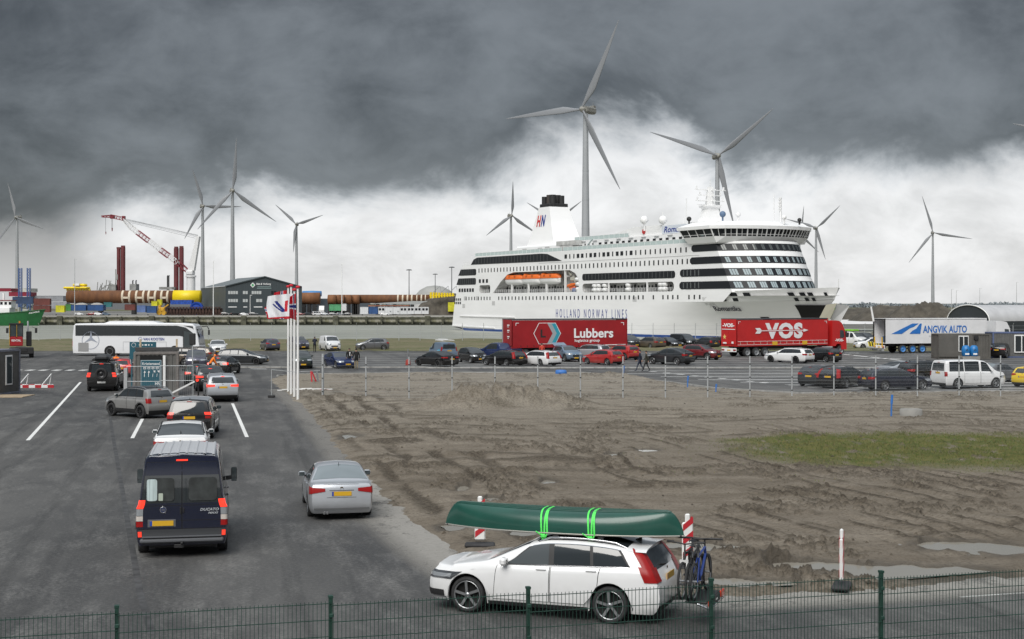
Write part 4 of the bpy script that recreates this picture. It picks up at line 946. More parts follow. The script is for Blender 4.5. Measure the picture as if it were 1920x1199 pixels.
# canoe, upside down on the bars
LC = 4.74
def canoe_pts(t, a, off=0.0):
    """t along -1..1, a from gunwale (0) over the hull to the other gunwale (pi)"""
    w = .45 * (1 - abs(t) ** 2.6) + .012; e = max(0, (abs(t) - .86) / .14); hgt = .41 * (1 - .0 * t) * (1 - .22 * e ** 2) + .05 * t * t
    x = t * LC / 2 + (1 if t > 0 else -1) * -.16 * e * (math.sin(a) ** 1.2)
    c, s_ = math.cos(a), math.sin(a); y = (w + off) * (abs(c) ** .62) * (1 if c > 0 else -1); z = (hgt + off) * (abs(s_) ** .72) + .06 * t * t * 0
    return (x, y, z)
CAN = mat('canoe_green', (.008, .064, .046), .32, coat=.25, var=.12, vscale=2)
canoe = thing('canoe', 'dark green canoe tied upside down on the white estate car', 'canoe')
canoe.location = (.93, 27.16, 1.53); canoe.rotation_euler = (0, R_(0.4), R_(159.0))
mb = MB(); ts = sorted(set(np.linspace(-1, 1, 41).tolist() + [-.97, .97, -.99, .99])); mb.grid([[canoe_pts(t, a) for a in np.linspace(0, math.pi, 25)] for t in ts]); mb.build('hull', CAN, canoe)
for sd in (0, math.pi):
    mb = MB(); mb.tube([canoe_pts(t, sd) for t in ts], .017, 6); mb.build('gunwale', mat('gunwale_alloy', (.33, .32, .29), .45, .4), canoe)
for k in (1.25, 1.42, 1.57, 1.72, 1.89):
    mb = MB(); mb.tube([canoe_pts(t, k, .003) for t in np.linspace(-.93, .93, 30)], .010, 5); mb.build('keel_rib', CAN, canoe)
for t in (-.97, .97):
    mb = MB(); mb.box((t * LC / 2 * .985, 0, .0), (.16, .12, .05), 0, 0, .02); mb.build('end_cap', BLACK, canoe)
NEON = mat('neon_webbing', (.10, .78, .12), .6, var=.1, vscale=40)
for i, (t0, lab) in enumerate(((.085, 'neon green strap round the middle of the canoe'), (-.30, 'neon green strap round the canoe nearer the car tail'))):
    st = thing('strap', lab, 'strap', canoe.location, canoe.rotation_euler.z, 'neon green straps round the canoe')
    st.rotation_euler = canoe.rotation_euler
    for k, (o, sk) in enumerate(((-.055, .02), (0, -.01), (.055, .03))):
        mb = MB(); rows = []
        for a in np.linspace(-.0, math.pi, 22):
            p = canoe_pts(t0 + sk * math.sin(a) * .5, max(a, .0), .008 + .002 * k); rows.append([(p[0] + o - .017 - .03 * math.cos(a), p[1], p[2]), (p[0] + o + .017 - .03 * math.cos(a), p[1], p[2])])
        for end, sgn in ((0, 1), (-1, -1)):
            b = rows[end]; ext = [(b[0][0] * .0 + (t0 * LC / 2) + o * .25 - .012, b[0][1] - sgn * .02, -.14), (b[0][0] * .0 + (t0 * LC / 2) + o * .25 + .012, b[0][1] - sgn * .02, -.14)]
            if end == 0: rows.insert(0, ext)
            else: rows.append(ext)
        mb.grid(rows); mb.build('webbing', NEON, st)
    mb = MB(); mb.box((t0 * LC / 2, .46, -.06), (.10, .045, .07), 0, 0, .015); mb.tube([(t0 * LC / 2, .47, -.06), (t0 * LC / 2 + .08, .50, -.0), (t0 * LC / 2 + .13, .50, .03)], .012, 5); mb.build('knot', NEON, st)
# bicycle carrier and bicycles
vr = Matrix.Translation(volvo.location) @ Matrix.Rotation(R_(VY), 4, 'Z')
def vloc(x, y, z): return vr @ Vector((x, y, z))
xb = -4.63 / 2
car_ = thing('bicycle_carrier', 'black tow bar bicycle carrier behind the white estate car', 'bike carrier', vloc(xb - .5, 0, .0), R_(VY))
m = MB(); m.box((-.06, 0, .43), (.40, 1.15, .05), 0, 0, .015); m.bar((.55, 0, .36), (-.2, 0, .42), .06, .06); m.bar((.2, 0, .42), (.2, 0, 1.25), .035, .035); m.bar((.2, -.25, 1.25), (.2, .25, 1.25), .035); m.build('platform', BLACK, car_)
m = MB(); m.tube([(-.26, -.62, .36), (-.31, -.6, .33), (-.31, .6, .33), (-.26, .62, .36), (-.1, .64, .42)], .022, 7); m.build('bumper_tube', CHROME, car_)
m = MB(); m.box((-.30, 0, .41), (.03, .62, .13), 0, 0, .01); m.build('lamp_board', BLACK, car_)
for sd in (1, -1): m = MB(); m.box((-.31, sd * .48, .43), (.05, .26, .13), 0, 0, .02); m.build('tail_light', mat('carrier_lamp', (.55, .05, .02), .2, coat=.6), car_)
m = MB(); m.box((-.317, .04, .41), (.004, .03, .03)); m.box((-.317, -.04, .41), (.004, .08, .03)); m.build('sticker', WHITE, car_)
def bicycle(label, loc, rz, fcol, helm=1):
    t = thing('bicycle', label, 'bicycle', loc, rz, 'bicycles on the carrier')
    Rw = .34; FR = mat('bike_' + label.split()[0], fcol, .3, coat=.5); wb = 1.06
    w = MB(); w.lathe([(Rw - .05, -.012), (Rw - .03, -.024), (Rw - .005, -.018), (Rw, 0), (Rw - .005, .018), (Rw - .03, .024), (Rw - .05, .012)], 30, 0, 'y')
    for k in range(90): w.M = None
    wm = w.mesh('wheel', [RUB])
    r = MB(); r.lathe([(Rw - .062, -.011), (Rw - .045, -.013), (Rw - .045, .013), (Rw - .062, .011), (Rw - .062, -.011)], 30, 0, 'y'); r.cyl((0, -.05, 0), (0, .05, 0), .022, n=8)
    for i in range(14):
        a = i * 2 * math.pi / 14; r.cyl((.02 * math.cos(a), .02 * (-1) ** i, .02 * math.sin(a)), ((Rw - .05) * math.cos(a + .2), 0, (Rw - .05) * math.sin(a + .2)), .0022, n=3, caps=False)
    rm = r.mesh('rim', [GREYM])
    for x in (-wb / 2, wb / 2): o = put('wheel', wm, t, (x, 0, Rw)); put('rim', rm, o)
    f = MB(); bb = (-.08, 0, .29); st = (-.24, 0, .80); hd = (.34, 0, .83); hb = (.38, 0, .70); rw_ = (-wb / 2, 0, Rw); fw = (wb / 2, 0, Rw)
    for a, b, rr in ((bb, (-.2, 0, .72), .02), ((-.2, 0, .74), hd, .02), (bb, hb, .026), (hd, hb, .024)): f.cyl(a, b, rr, n=8)
    for sd in (1, -1): f.cyl((bb[0], sd * .03, bb[2]), (rw_[0], sd * .06, rw_[2]), .012, n=6); f.cyl((-.2, sd * .02, .72), (rw_[0], sd * .06, rw_[2]), .010, n=6)
    f.build('frame', FR, t)
    f = MB()
    for sd in (1, -1): f.cyl((.39, sd * .055, .66), (fw[0], sd * .06, Rw), .016, n=7)
    f.bar((.385, -.08, .67), (.385, .08, .67), .05, .05); f.build('fork', mat('fork_white', (.6, .6, .6), .3) if helm else BLACK, t)
    f = MB(); f.cyl(hd, (.32, 0, .97), .016, n=7); f.tube([(.26, -.35, 1.0), (.31, -.16, .99), (.33, 0, .97), (.31, .16, .99), (.26, .35, 1.0)], .014, 7); f.tube([(.26, -.35, 1.0), (.24, -.22, 1.0)], .02, 6); f.tube([(.26, .35, 1.0), (.24, .22, 1.0)], .02, 6)
    f.tube([(.30, .2, .98), (.42, .12, .92), (.42, .05, .8), (.36, .02, .7)], .004, 4); f.build('handlebar', BLACK, t)
    f = MB(); f.cyl((-.2, 0, .72), (-.25, 0, .92), .014, n=7); f.build('seat_post', GREYM, t)
    f = MB(); f.grid([[(-.40 + .28 * k / 6, sd * (.075 * (1 - (k / 6) ** 1.3) + .018), .94 + (.012 if abs(sd) < .6 else -.015)) for sd in (-1, -.5, 0, .5, 1)] for k in range(7)]); f.build('saddle', BLACK, t)
    f = MB(); f.lathe([(.09, -.045), (.095, -.042), (.09, -.038), (.02, -.04)], 18, 0, 'y', bb)
    for sg in (1, -1): f.bar((bb[0], -.06 * sg, bb[2]), (bb[0] + .12 * sg, -.07 * sg, bb[2] - .11 * sg), .02); f.box((bb[0] + .12 * sg, -.12 * sg, bb[2] - .11 * sg), (.09, .09, .025))
    f.build('crank', BLACK, t)
    return t
b1 = bicycle('white forked black mountain bicycle on the carrier next to the car tail', vloc(xb - .30, 0, .455), R_(VY + 90), (.02, .02, .022))
b2 = bicycle('blue framed bicycle on the outer rail of the carrier', vloc(xb - .52, 0, .455), R_(VY - 90), (.012, .045, .24), 0)
b3 = bicycle('black bicycle squeezed between white forked and blue bicycle', vloc(xb - .41, .02, .455), R_(VY - 88), (.015, .015, .016), 0)

# ---- dark blue camper van
VANY = 101.0; GREYP = mat('badge_grey', (.42, .44, .46), .4)
van = make_car('van', P_NAVY, 'camper_van', 'dark blue high roofed camper van seen from behind in the near queue', 'van', rim='steel_steel', loc=centre_from_rear(341, 1047, VANY, 5.41), rz=R_(VANY), skip=('badge', 'number_plate', 'rear_bumper', 'rear_wiper', 'brake_light', 'mirror'), plates='front', width=.23)
V = car_meshes('van')['s']; GREYB = mat('grey_bumper', (.10, .105, .115), .6)
def capq(y0, y1, z0, z1, off, n=4): return [[V.rear(y0 + (y1 - y0) * i / n, z0 + (z1 - z0) * j / n, off) for i in range(n + 1)] for j in range(n + 1)]
def cp(name, y0, y1, z0, z1, off, mt, par=None, yx=None): m = MB(); m.grid(capq(y0, y1, z0, z1, off)); return m.build(name, mt, par or van)
for a, b in ((-.955, -.012), (.012, .955)):
    cp('door_gap', a - .01, b + .01, .66, 2.18, .003, SEAM); d = cp('rear_door', a, b, .67, 2.17, .006, P_NAVY)
    for z in (1.19, .85): cp('door_crease', a, b, z, z + .012, .009, SEAM, d)
    cp('window_surround', a + .0, b - .0, 1.25, 1.88, .009, GLASS, d)
for sd in (1, -1):
    yo = .87
    for k, (z0, z1, mm) in enumerate(((1.13, 1.33, 'B'), (.97, 1.13, 'W'), (.85, .97, 'W2'), (.72, .85, 'R'))):
        mm_ = {'B': BRAKE, 'W': WHL, 'W2': mat('lens_orange_grey', (.55, .50, .46), .15, coat=.6), 'R': REDL}[mm]
        P = []
        for z in (z0 + .004, (z0 + z1) / 2, z1 - .004):
            r = [V.rear(sd * yo, z, .012), V.rear(sd * .96, z, .014), V.rear(sd * 1.0, z, .014)]; e0 = [q for q in V.E0]; x0 = float(np.interp(z, [q[2] for q in e0], [q[0] for q in e0])); y0 = float(np.interp(z, [q[2] for q in e0], [q[1] for q in e0])); r += [(x0, sd * (y0 + .008), z), (x0 + .07, sd * (y0 + .010), z)]
            P.append(r)
        m = MB(); m.grid(P); m.build('tail_light', mm_, van)
    m = MB(); m.grid(capq(sd * .90, sd * .985, .50, .62, .03)); m.build('fog_light', mat('dim_red_lamp', (.45, .02, .015), .2, emit=.35, emit_col=(1, .06, .02)), van)
    m = MB(); z0 = 1.30; p = V.P(V.X(1.25), 4.05, 0, sd); m.box((p[0], p[1] + sd * .21, p[2] + .18), (.13, .15, .36), 0, sd * .1, .045); m.bar((p[0], p[1], p[2] + .08), (p[0], p[1] + sd * .15, p[2] + .1), .10, .10); o = m.build('mirror', BLACK, van)
    for zo, hh in ((.23, .25), (.05, .09)): g = MB(); g.box((p[0] - .068, p[1] + sd * .21, p[2] + zo - .0), (.006, .13, hh), 0, sd * .1); g.build('mirror_glass', GLASSL, o)
m = MB(); m.box((V.rp(.36) + .0, 0, .41), (.16, 1.86, .10), 0, 0, .03); m.bar((V.rp(.36) - .02, -.88, .50), (V.rp(.36) - .02, .88, .50), .14, .02); m.build('rear_bumper', GREYB, van); m = MB(); m.grid(capq(-.97, .97, .50, .66, .012, 8)); m.build('lower_panel', mat('dark_panel', (.03, .032, .036), .5), van)
m = MB(); m.grid(capq(-.16, .16, 2.20, 2.235, .015)); m.build('brake_light', BRAKE, van)
q = V.rear(.45, .80, .014); m = MB(); m.box((q[0] + .002, q[1], q[2]), (.015, .62, .17), 0, 0, .004); pl = m.build('plate_recess', GREYB, van); put('number_plate', PLM, van, (q[0] - .014, q[1], q[2]))
q = V.rear(.42, 1.10, .012); m = MB(); m.lathe([(.06, 0), (.072, -.008), (.075, 0)], 18, 0, 'x', q); em = m.build('badge', CHROME, van); m = MB(); m.lathe([(.002, -.006), (.058, -.006)], 16, 0, 'x', q); m.build('emblem_disc', mat('badge_blue', (.03, .04, .10), .3), em)
m = MB()
for k in (-.026, -.009, .009, .026): m.box((q[0] - .009, q[1] + k, q[2]), (.004, .009, .05))
m.build('emblem_bars', CHROME, em)
q = V.rear(-.62, 1.09, .016); put_text('DUCATO', GREYP, van, (q[0], q[1], q[2]), (0, -1, 0), w=.42, h=.062, depth=.008, bold=.02, shear=.25)
q = V.rear(-.70, 1.01, .016); put_text('MAXI', GREYP, van, (q[0], q[1], q[2]), (0, -1, 0), w=.22, h=.045, depth=.008, bold=.02, shear=.25)
m = MB(); q = V.rear(0, 1.08, .014); m.box((q[0], .03, q[2]), (.03, .03, .16), 0, 0, .01); m.box((q[0], -.035, q[2]), (.03, .03, .12), 0, 0, .01); m.build('door_handle', BLACK, van)
CURT = mat('curtain_cloth', (.42, .50, .50), .9, var=.25, vscale=3, stretch=(1, 9, .3)); INT = mat('cabin_interior', (.028, .032, .032), .8, var=.4, vscale=3)
def rrect(y0, y1, z0, z1, off, mt, name, r=.08, par=None):
    m = MB(); pts = []
    W1 = V.capw(V.E1, 1.5)
    for cx_, cz_, a0 in ((y1 - r, z1 - r, 0), (y0 + r, z1 - r, 90), (y0 + r, z0 + r, 180), (y1 - r, z0 + r, 270)):
        for k in range(5): a = R_(a0 + k * 22.5); pts.append((cx_ + r * math.cos(a), cz_ + r * math.sin(a)))
    vs = [V.rear(y / V.capw(V.E1, z), z, off) for y, z in pts]; m.add(vs, [tuple(range(len(vs)))]); return m.build(name, mt, par or van)
rrect(.17, .78, 1.30, 1.82, .03, INT, 'window'); rrect(-.78, -.15, 1.30, 1.82, .03, INT, 'window')
rrect(.55, .78, 1.31, 1.80, .036, CURT, 'curtain', .05); rrect(.42, .52, 1.31, 1.48, .036, mat('pale_cushion', (.40, .45, .38), .9), 'cushion', .02)
for k in range(8):
    m = MB(); y = -.70 + 1.4 * k / 7; xs_ = np.linspace(V.X(5.12), V.X(1.75), 8)
    m.grid([[(x, y - .035, V.top(x) - .085 * abs(y) ** 2.2 - .004), (x, y - .02, V.top(x) + .017 - .085 * abs(y) ** 2.2), (x, y + .02, V.top(x) + .017 - .085 * abs(y) ** 2.2), (x, y + .035, V.top(x) - .085 * abs(y) ** 2.2 - .004)] for x in xs_]); m.build('roof_rib', mat('roof_silver', (.50, .51, .53), .4, .2), van)
m = MB(); xs_ = np.linspace(V.X(5.2), V.X(1.62), 10); m.grid([[(lambda p: (p[0], p[1], p[2] + .004))(V.P(x, v, .0)) for v in (5.75, 6, 6.5, 7)] + [(lambda p: (p[0], -p[1], p[2] + .004))(V.P(x, v, .0)) for v in (6.5, 6, 5.75)] for x in xs_]); m.build('roof', mat('roof_silver', (.50, .51, .53), .4, .2), van)
m = MB(); m.box((V.rp(.3) - .12, .0, .36), (.14, .06, .06), 0, 0, .02); m.box((V.rp(.3) - .05, .06, .28), (.04, .22, .09), 0, 0, .01); m.build('tow_bar', BLACK, van)
for sd in (1, -1):
    m = MB(); xs_ = np.linspace(V.X(5.1), V.X(1.4), 12); m.grid([[V.P(x, V.vz(x, z), .02, sd) for x in xs_ if V.arch(x) < .3] for z in (.62, .70, .78)]); m.build('side_moulding', GREYB, van)

# ---- silver saloon
SY = 101.0
sed = make_car('sedan', P_SILVER, 'saloon_car', 'silver saloon car alone on the right lane beside the sandy verge', 'car', rim='seven', loc=centre_from_rear(641, 977, SY, 4.53), rz=R_(SY), skip=('rear_bumper',))
V2 = car_meshes('sedan')['s']
m = MB(); m.grid([[V2.rear(-.42 + .84 * i / 6, z, .012) for i in range(7)] for z in (.80, .815)]); m.build('boot_trim', CHROME, sed)
m = MB(); m.grid([[V2.rear(-.96 + 1.92 * i / 10, z, .012) for i in range(11)] for z in (.30, .34)]); m.build('bumper_crease', mat('shade_grey', (.16, .165, .17), .5), sed)
m = MB(); m.grid([[V2.rear(-.62 + 1.24 * i / 8, z, .004) for i in range(9)] for z in (.955, .962)]); m.build('boot_gap', SEAM, sed)
m = MB(); m.grid([[V2.rear(-.50 + 1.0 * i / 8, z, .004) for i in range(9)] for z in (.615, .625)]); m.build('boot_gap', SEAM, sed)
m = MB(); q = V2.rear(0, .22, 0)
for y in (.38, .46): m.cyl((q[0] + .12, y, .20), (q[0] - .02, y, .20), .03, n=8)
m.build('exhaust', CHROME, sed)
m = MB(); x = V2.X(3.3); m.box((x, 0, V2.P(x, 7)[2] + .04), (.05, .012, .08)); m.build('aerial', BLACK, sed)

# ---- the rest of the queue
P_WH2 = P_WHITE
coupe = make_car('coupe_suv', P_WHITE, 'coupe_car', 'white coupe with black roof bars just ahead of the blue camper van', 'car', rim='five', loc=(-11.85, 51.8, 0), rz=R_(101), skip=('rear_bumper',))
s5 = car_meshes('coupe_suv')['s']
for sd in (1, -1):
    m = MB(); m.tube([(lambda p: (p[0], p[1], p[2] + .03))(s5.P(s5.X(2.2 + 1.9 * k / 8), 5.6, 0, sd)) for k in range(9)], .02, 6); m.build('roof_rail', BLACK, coupe)
rr = make_car('tall_suv', P_BLACK, 'suv', 'big black four wheel drive in the queue beside the white coupe', 'car', rim='ten', lit=False, loc=centre_from_rear(354, 826, 97.5, 4.95), rz=R_(97.5), roof=P_SILVER, skip=('tail_light', 'roof_rail'))
s6 = car_meshes('tall_suv')['s']
for sd in (1, -1):
    for z0, z1 in ((.92, 1.03), (1.07, 1.18)): m = MB(); m.grid(lampstrip(s6, False, z0, z1, .76, .10, .01, 3, side=sd)); m.build('tail_light', BRAKE if z0 > 1 else REDL, rr)
mini = make_car('crossover', P_MINI, 'compact_car', 'beige silver compact car with black roof turning in front of the ticket container', 'car', rim='ten_black', loc=(-19.15, 74.0, 0), rz=R_(138), roof=P_BLACK, rail=CHROME)
x3 = make_car('suv', P_SILVER, 'suv', 'silver off roader with brake lights on at the end of the far queue', 'car', rim='five', lit=True, loc=centre_from_rear(418, 755, 105, 4.66), rz=R_(105), rail=P_SILVER)
defe = make_car('box_suv', P_BLACK, 'offroader', 'black boxy off roader with spare wheel and roof box', 'car', rim='five_black', lit=True, yellow=False, loc=centre_from_rear(190, 735, 99, 4.8), rz=R_(99), skip=('badge', 'rear_wiper'))
s7 = car_meshes('box_suv')['s']; tm, rm = wheel_meshes(.39, .26, 'steel_black'); x0 = s7.rp(1.15) - .11
o = put('spare_wheel', tm, defe, (x0, 0, 1.18), R_(90)); put('rim', rm, o)
m = MB(); m.box((0, 0, 0), (2.0, .88, .36), 0, 0, .13); m.box((0, 0, -.22), (1.6, .7, .07)); o = m.build('roof_box', mat('box_black', (.03, .031, .033), .4, var=.2), None, loc=tuple(Matrix.Translation(defe.location) @ Matrix.Rotation(R_(99), 4, 'Z') @ Vector((-.9, .05, 2.20))), rz=R_(99)); tag(o, 'black roof box strapped on top of the boxy off roader', 'roof box')
m = MB(); m.cyl((.0, .62, 2.05), (-1.4, .62, 2.05), .10, n=10); o = m.build('awning', BLACK, defe)
m = MB()
for x in (.4, -.6, -1.6): m.bar((x, -.78, 1.99), (x, .78, 1.99), .05, .04)
m.build('roof_bars', BLACK, defe)
# dark cars ahead of the silver off roader, then the cars behind the ticket container
def car_at(kind, pm, name, label, px, py, yaw, rim='five', lit=False, group='cars waiting on the quay', **kw):
    p = G(px, py); return make_car(kind, pm, name, label, 'car' if 'cat' not in kw else kw.pop('cat'), rim=rim, lit=lit, loc=(p.x, p.y, 0), rz=R_(yaw), group=group, **kw)
Qg = 'cars queueing at the ticket container'
car_at('suv', P_DGREY, 'suv', 'dark grey off roader with red lamps directly ahead of the silver one', 391, 731, 105, lit=True, group=Qg)
car_at('hatch', P_GREEN, 'hatchback', 'dark green hatchback third in the queue beside the ticket container', 369, 721, 104, lit=True, group=Qg)
car_at('hatch', P_BLACK, 'hatchback', 'black hatchback with glowing brake lights beside the orange clad attendant', 421, 701, 84, rim='five_black', lit=True, group=Qg)
car_at('suv', P_PURP, 'suv', 'slate grey car facing the camera behind the orange clad attendant', 368, 691, -78, group=Qg)
car_at('tall_suv', P_BROWN, 'suv', 'brown off roader with door open beyond the ticket container', 322, 688, 182, group=Qg)
car_at('estate', P_BROWN, 'estate_car', 'grey car half hidden behind the slate grey car', 356, 678, 178, group=Qg)
car_at('suv', P_WHITE, 'suv', 'white off roader facing the camera beside the coach front', 408, 664.5, -80, group=Qg, fin=None) if False else car_at('suv', P_WHITE, 'suv', 'white off roader facing the camera beside the coach front', 408, 664.5, -78, group=Qg)
car_at('estate', P_DGREY, 'estate_car', 'long dark grey estate car driving right behind the black hatchback', 455, 683.5, -4, rim='ten_black', group=Qg)
car_at('hatch', P_RED, 'hatchback', 'red hatchback glimpsed between boxy off roader and ticket container', 229, 706, 100, lit=True, group=Qg)
# ---- cars standing on the lot
Lg = 'cars parked on the lot'
car_at('hatch', P_PURP, 'hatchback', 'violet grey hatchback seen from behind at the far left of the lot', 506, 657, 112, group=Lg)
car_at('suv', P_PURP, 'suv', 'violet grey car facing the camera behind the flagpoles', 559, 656, -66, group=Lg)
car_at('crossover', P_GREEN, 'hatchback', 'dark teal car facing the camera in front of the flagpoles row', 564, 690.5, -76, group=Lg)
car_at('fastback', P_BLUE, 'electric_car', 'dark blue saloon facing the camera beside two standing people', 636, 690, -64, group=Lg)
car_at('small_van', P_WHITE, 'delivery_van', 'small white panel van with black bumper at the water side', 619, 657.5, -68, rim='steel_steel', group=Lg, cat='van')
car_at('hatch', P_GREY, 'hatchback', 'grey hatchback parked side on right of the small white van', 698, 656.5, 190, group=Lg)
car_at('fastback', P_BLACK, 'electric_car', 'black fastback seen from behind in front of the roof racked van', 818, 687, 131, rim='five_black', group=Lg)
cv = car_at('small_van', P_LBLUE, 'delivery_van', 'pale blue van with white roof rack behind the black fastback', 829, 674, 112, rim='steel_steel', group=Lg, cat='van')
car_at('small_hatch', P_BLACK, 'hatchback', 'tiny black hatchback facing the camera right of the racked van', 886, 680, -62, group=Lg)
pk = car_at('pickup', P_BLUE, 'pickup_truck', 'blue pickup truck in front of the long red trailer', 934, 675, 140, group=Lg, cat='pickup')
car_at('volvo_like_tall_lamp', P_BLACK, 'estate_car', 'black seven seater with tall red tail lamps below the red trailer', 945, 686, 131, group=Lg)
car_at('volvo_like_tall_lamp', P_WHITE, 'estate_car', 'white estate car with tall red tail lamps below the red trailer', 1008, 686, 131, group=Lg)
car_at('crossover', P_LBLUE, 'compact_car', 'pale blue boxy car with raised tailgate facing the camera', 1064, 677.5, -68, group=Lg)
car_at('estate', P_SILVER, 'estate_car', 'pale silver car behind the bright red hatchback', 1104, 671, 140, group=Lg)
car_at('hatch', P_RED, 'hatchback', 'bright red rounded hatchback nearest below the red trailer', 1130, 684, 133, group=Lg)
car_at('crossover', P_RED, 'hatchback', 'red hatchback with black roof edge behind the bright red one', 1165, 675, 128, group=Lg)
car_at('coupe_suv', P_DGREY, 'suv', 'dark grey coupe like off roader right of the walking couple', 1257, 684, 138, group=Lg)
car_at('crossover', P_MAROON, 'compact_car', 'maroon compact facing right toward the camera', 1316, 674.5, -42, group=Lg)
car_at('suv', P_DGREY, 'suv', 'dark car just right of the long red trailer end', 1180, 652, -70, group=Lg)
car_at('estate', P_BROWN, 'estate_car', 'brown grey estate in the back row right of the long red trailer', 1218, 653, 122, group=Lg)
car_at('sedan', P_BLACK, 'saloon_car', 'low black saloon in the back row facing the camera', 1255, 652.5, -60, group=Lg)
car_at('small_van', P_BLACK, 'people_carrier', 'tall black people carrier in the back row facing the camera', 1283, 652, -60, group=Lg)
car_at('small_hatch', P_DGREY, 'hatchback', 'tiny dark hatchback seen from behind in the back row', 1324, 653, 125, group=Lg)
car_at('hatch', P_BLACK, 'hatchback', 'black car at the back half hidden by the red lorry rear', 1350, 652, 125, group=Lg)
car_at('estate', P_WHITE, 'estate_car', 'white estate with black wheels in front of the red lorry', 1479, 680, 137, rim='five_black', group=Lg)
car_at('hatch', P_BLACK, 'hatchback', 'black hatchback in front of the red lorry cab', 1538, 679, 128, group=Lg)
car_at('volvo_like_tall_lamp', P_BLACK, 'estate_car', 'large black estate with red tail lamps behind the mid fence', 1582, 726, 50, group=Lg)
car_at('hatch', P_DGREY, 'hatchback', 'dark hatchback peeking out left of the large black estate', 1540, 723, 52, group=Lg)
car_at('estate', paint('midnight', (.012, .015, .03), .3, .25), 'estate_car', 'midnight blue estate with silver roof rails behind the mid fence', 1679, 731, 17, group=Lg, rail=CHROME)
car_at('fastback', P_SILVER, 'saloon_car', 'silver car roof showing behind the midnight blue estate', 1700, 712, 25, group=Lg)
car_at('suv', P_BLACK, 'suv', 'black off roader between midnight blue estate and white minibus', 1742, 718, 22, group=Lg)
car_at('minibus', P_WHITE, 'minibus', 'white minibus with folded roof awning behind the mid fence', 1816, 727.5, 17, rim='five', group=Lg, cat='van')
car_at('sedan', P_GREY, 'saloon_car', 'grey saloon peeking out beyond the white minibus', 1876, 716, 25, group=Lg)
car_at('hatch', P_YELL, 'hatchback', 'yellow hatchback cut off by the right edge of the view', 1946, 725, 40, group=Lg)
car_at('coupe_suv', P_BLACK, 'suv', 'black car parked between the two grey container cabins', 1876, 671, 60, group=Lg)
vv = car_at('minibus', P_WHITE, 'delivery_van', 'white van with green roof board behind the red lorry cab', 1597, 649, -55, rim='steel_steel', group=Lg, cat='van')
car_at('suv', P_DGREY, 'suv', 'dark car between white van and yellow striped escort car', 1622, 646, -55, group=Lg)
esc = car_at('hatch', P_WHITE, 'escort_car', 'white escort car with black and yellow stripes behind the white trailer', 1632, 654.5, 185, group=Lg)
s8 = car_meshes('hatch')['s']
for k in range(5):
    m = MB(); d0 = 1.7 + .32 * k; m.grid(sidepatch(s8, s8.X(d0), s8.X(d0 + .17), s8.X(d0 - .15), s8.X(d0 + .02), 1.2, 3.9, .012, 1, 2, 4)); m.build('warning_stripe', BLACK, esc)
m = MB(); m.grid(sidepatch(s8, s8.X(1.6), s8.X(3.3), s8.X(1.4), s8.X(3.1), 1.1, 3.95, .009, 1, 8, 4)); m.build('yellow_band', mat('signal_yellow', (.75, .6, .02), .5), esc)
m = MB(); m.box((.0, .0, 2.15), (1.6, 1.1, .22), 0, 0, .02); m.build('roof_board', mat('lime_green', (.22, .55, .04), .5), vv)
m = MB()
for y in (-.6, .6): m.bar((-2.0, y, 1.99), (.4, y, 1.99), .05, .06)
for x in np.linspace(-1.9, .3, 5): m.bar((x, -.62, 2.03), (x, .62, 2.03), .05, .04)
m.box((-.8, .2, 2.09), (2.0, .35, .08)); m.build('roof_rack', WHITE, cv)
m = MB(); s9 = car_meshes('small_van')['s']; m.grid(sidepatch(s9, s9.X(4.2), s9.X(2.9), s9.X(4.2), s9.X(3.5), 2.0, 3.8, .008, 1, 4, 3)); m.build('door_print', mat('print_cyan', (.05, .42, .62), .4), cv)
# front details of the white estate: dark lamp housing, lower intake, chrome blade
for sd in (1, -1):
    m = MB(); m.grid(lampstrip(S_, True, .60, .74, .55, .30, .010, 4, .62, .76, side=sd)); m.build('headlight', mat('lamp_housing', (.05, .055, .06), .1, coat=.8), volvo)
    m = MB(); m.grid(lampstrip(S_, True, .63, .71, .68, .12, .014, 2, .655, .715, side=sd)); m.build('headlight_lens', WHL, volvo)
    m = MB(); m.grid(lampstrip(S_, True, .27, .40, .62, .02, .012, 3, .29, .40, side=sd)); m.build('air_intake', BLACK, volvo); m = MB(); m.grid(lampstrip(S_, True, .26, .285, .60, .05, .016, 2, side=sd)); m.build('chrome_blade', CHROME, volvo)
GP = mat('glass_grey', (.075, .085, .09), .05, spec=.8)
for o in [c for c in volvo.children if c.name.startswith('window') and not c.name.startswith('window_')]:
    if max(v.co.x for v in o.data.vertices) > .5: o.material_slots[0].link = 'OBJECT'; o.material_slots[0].material = GP
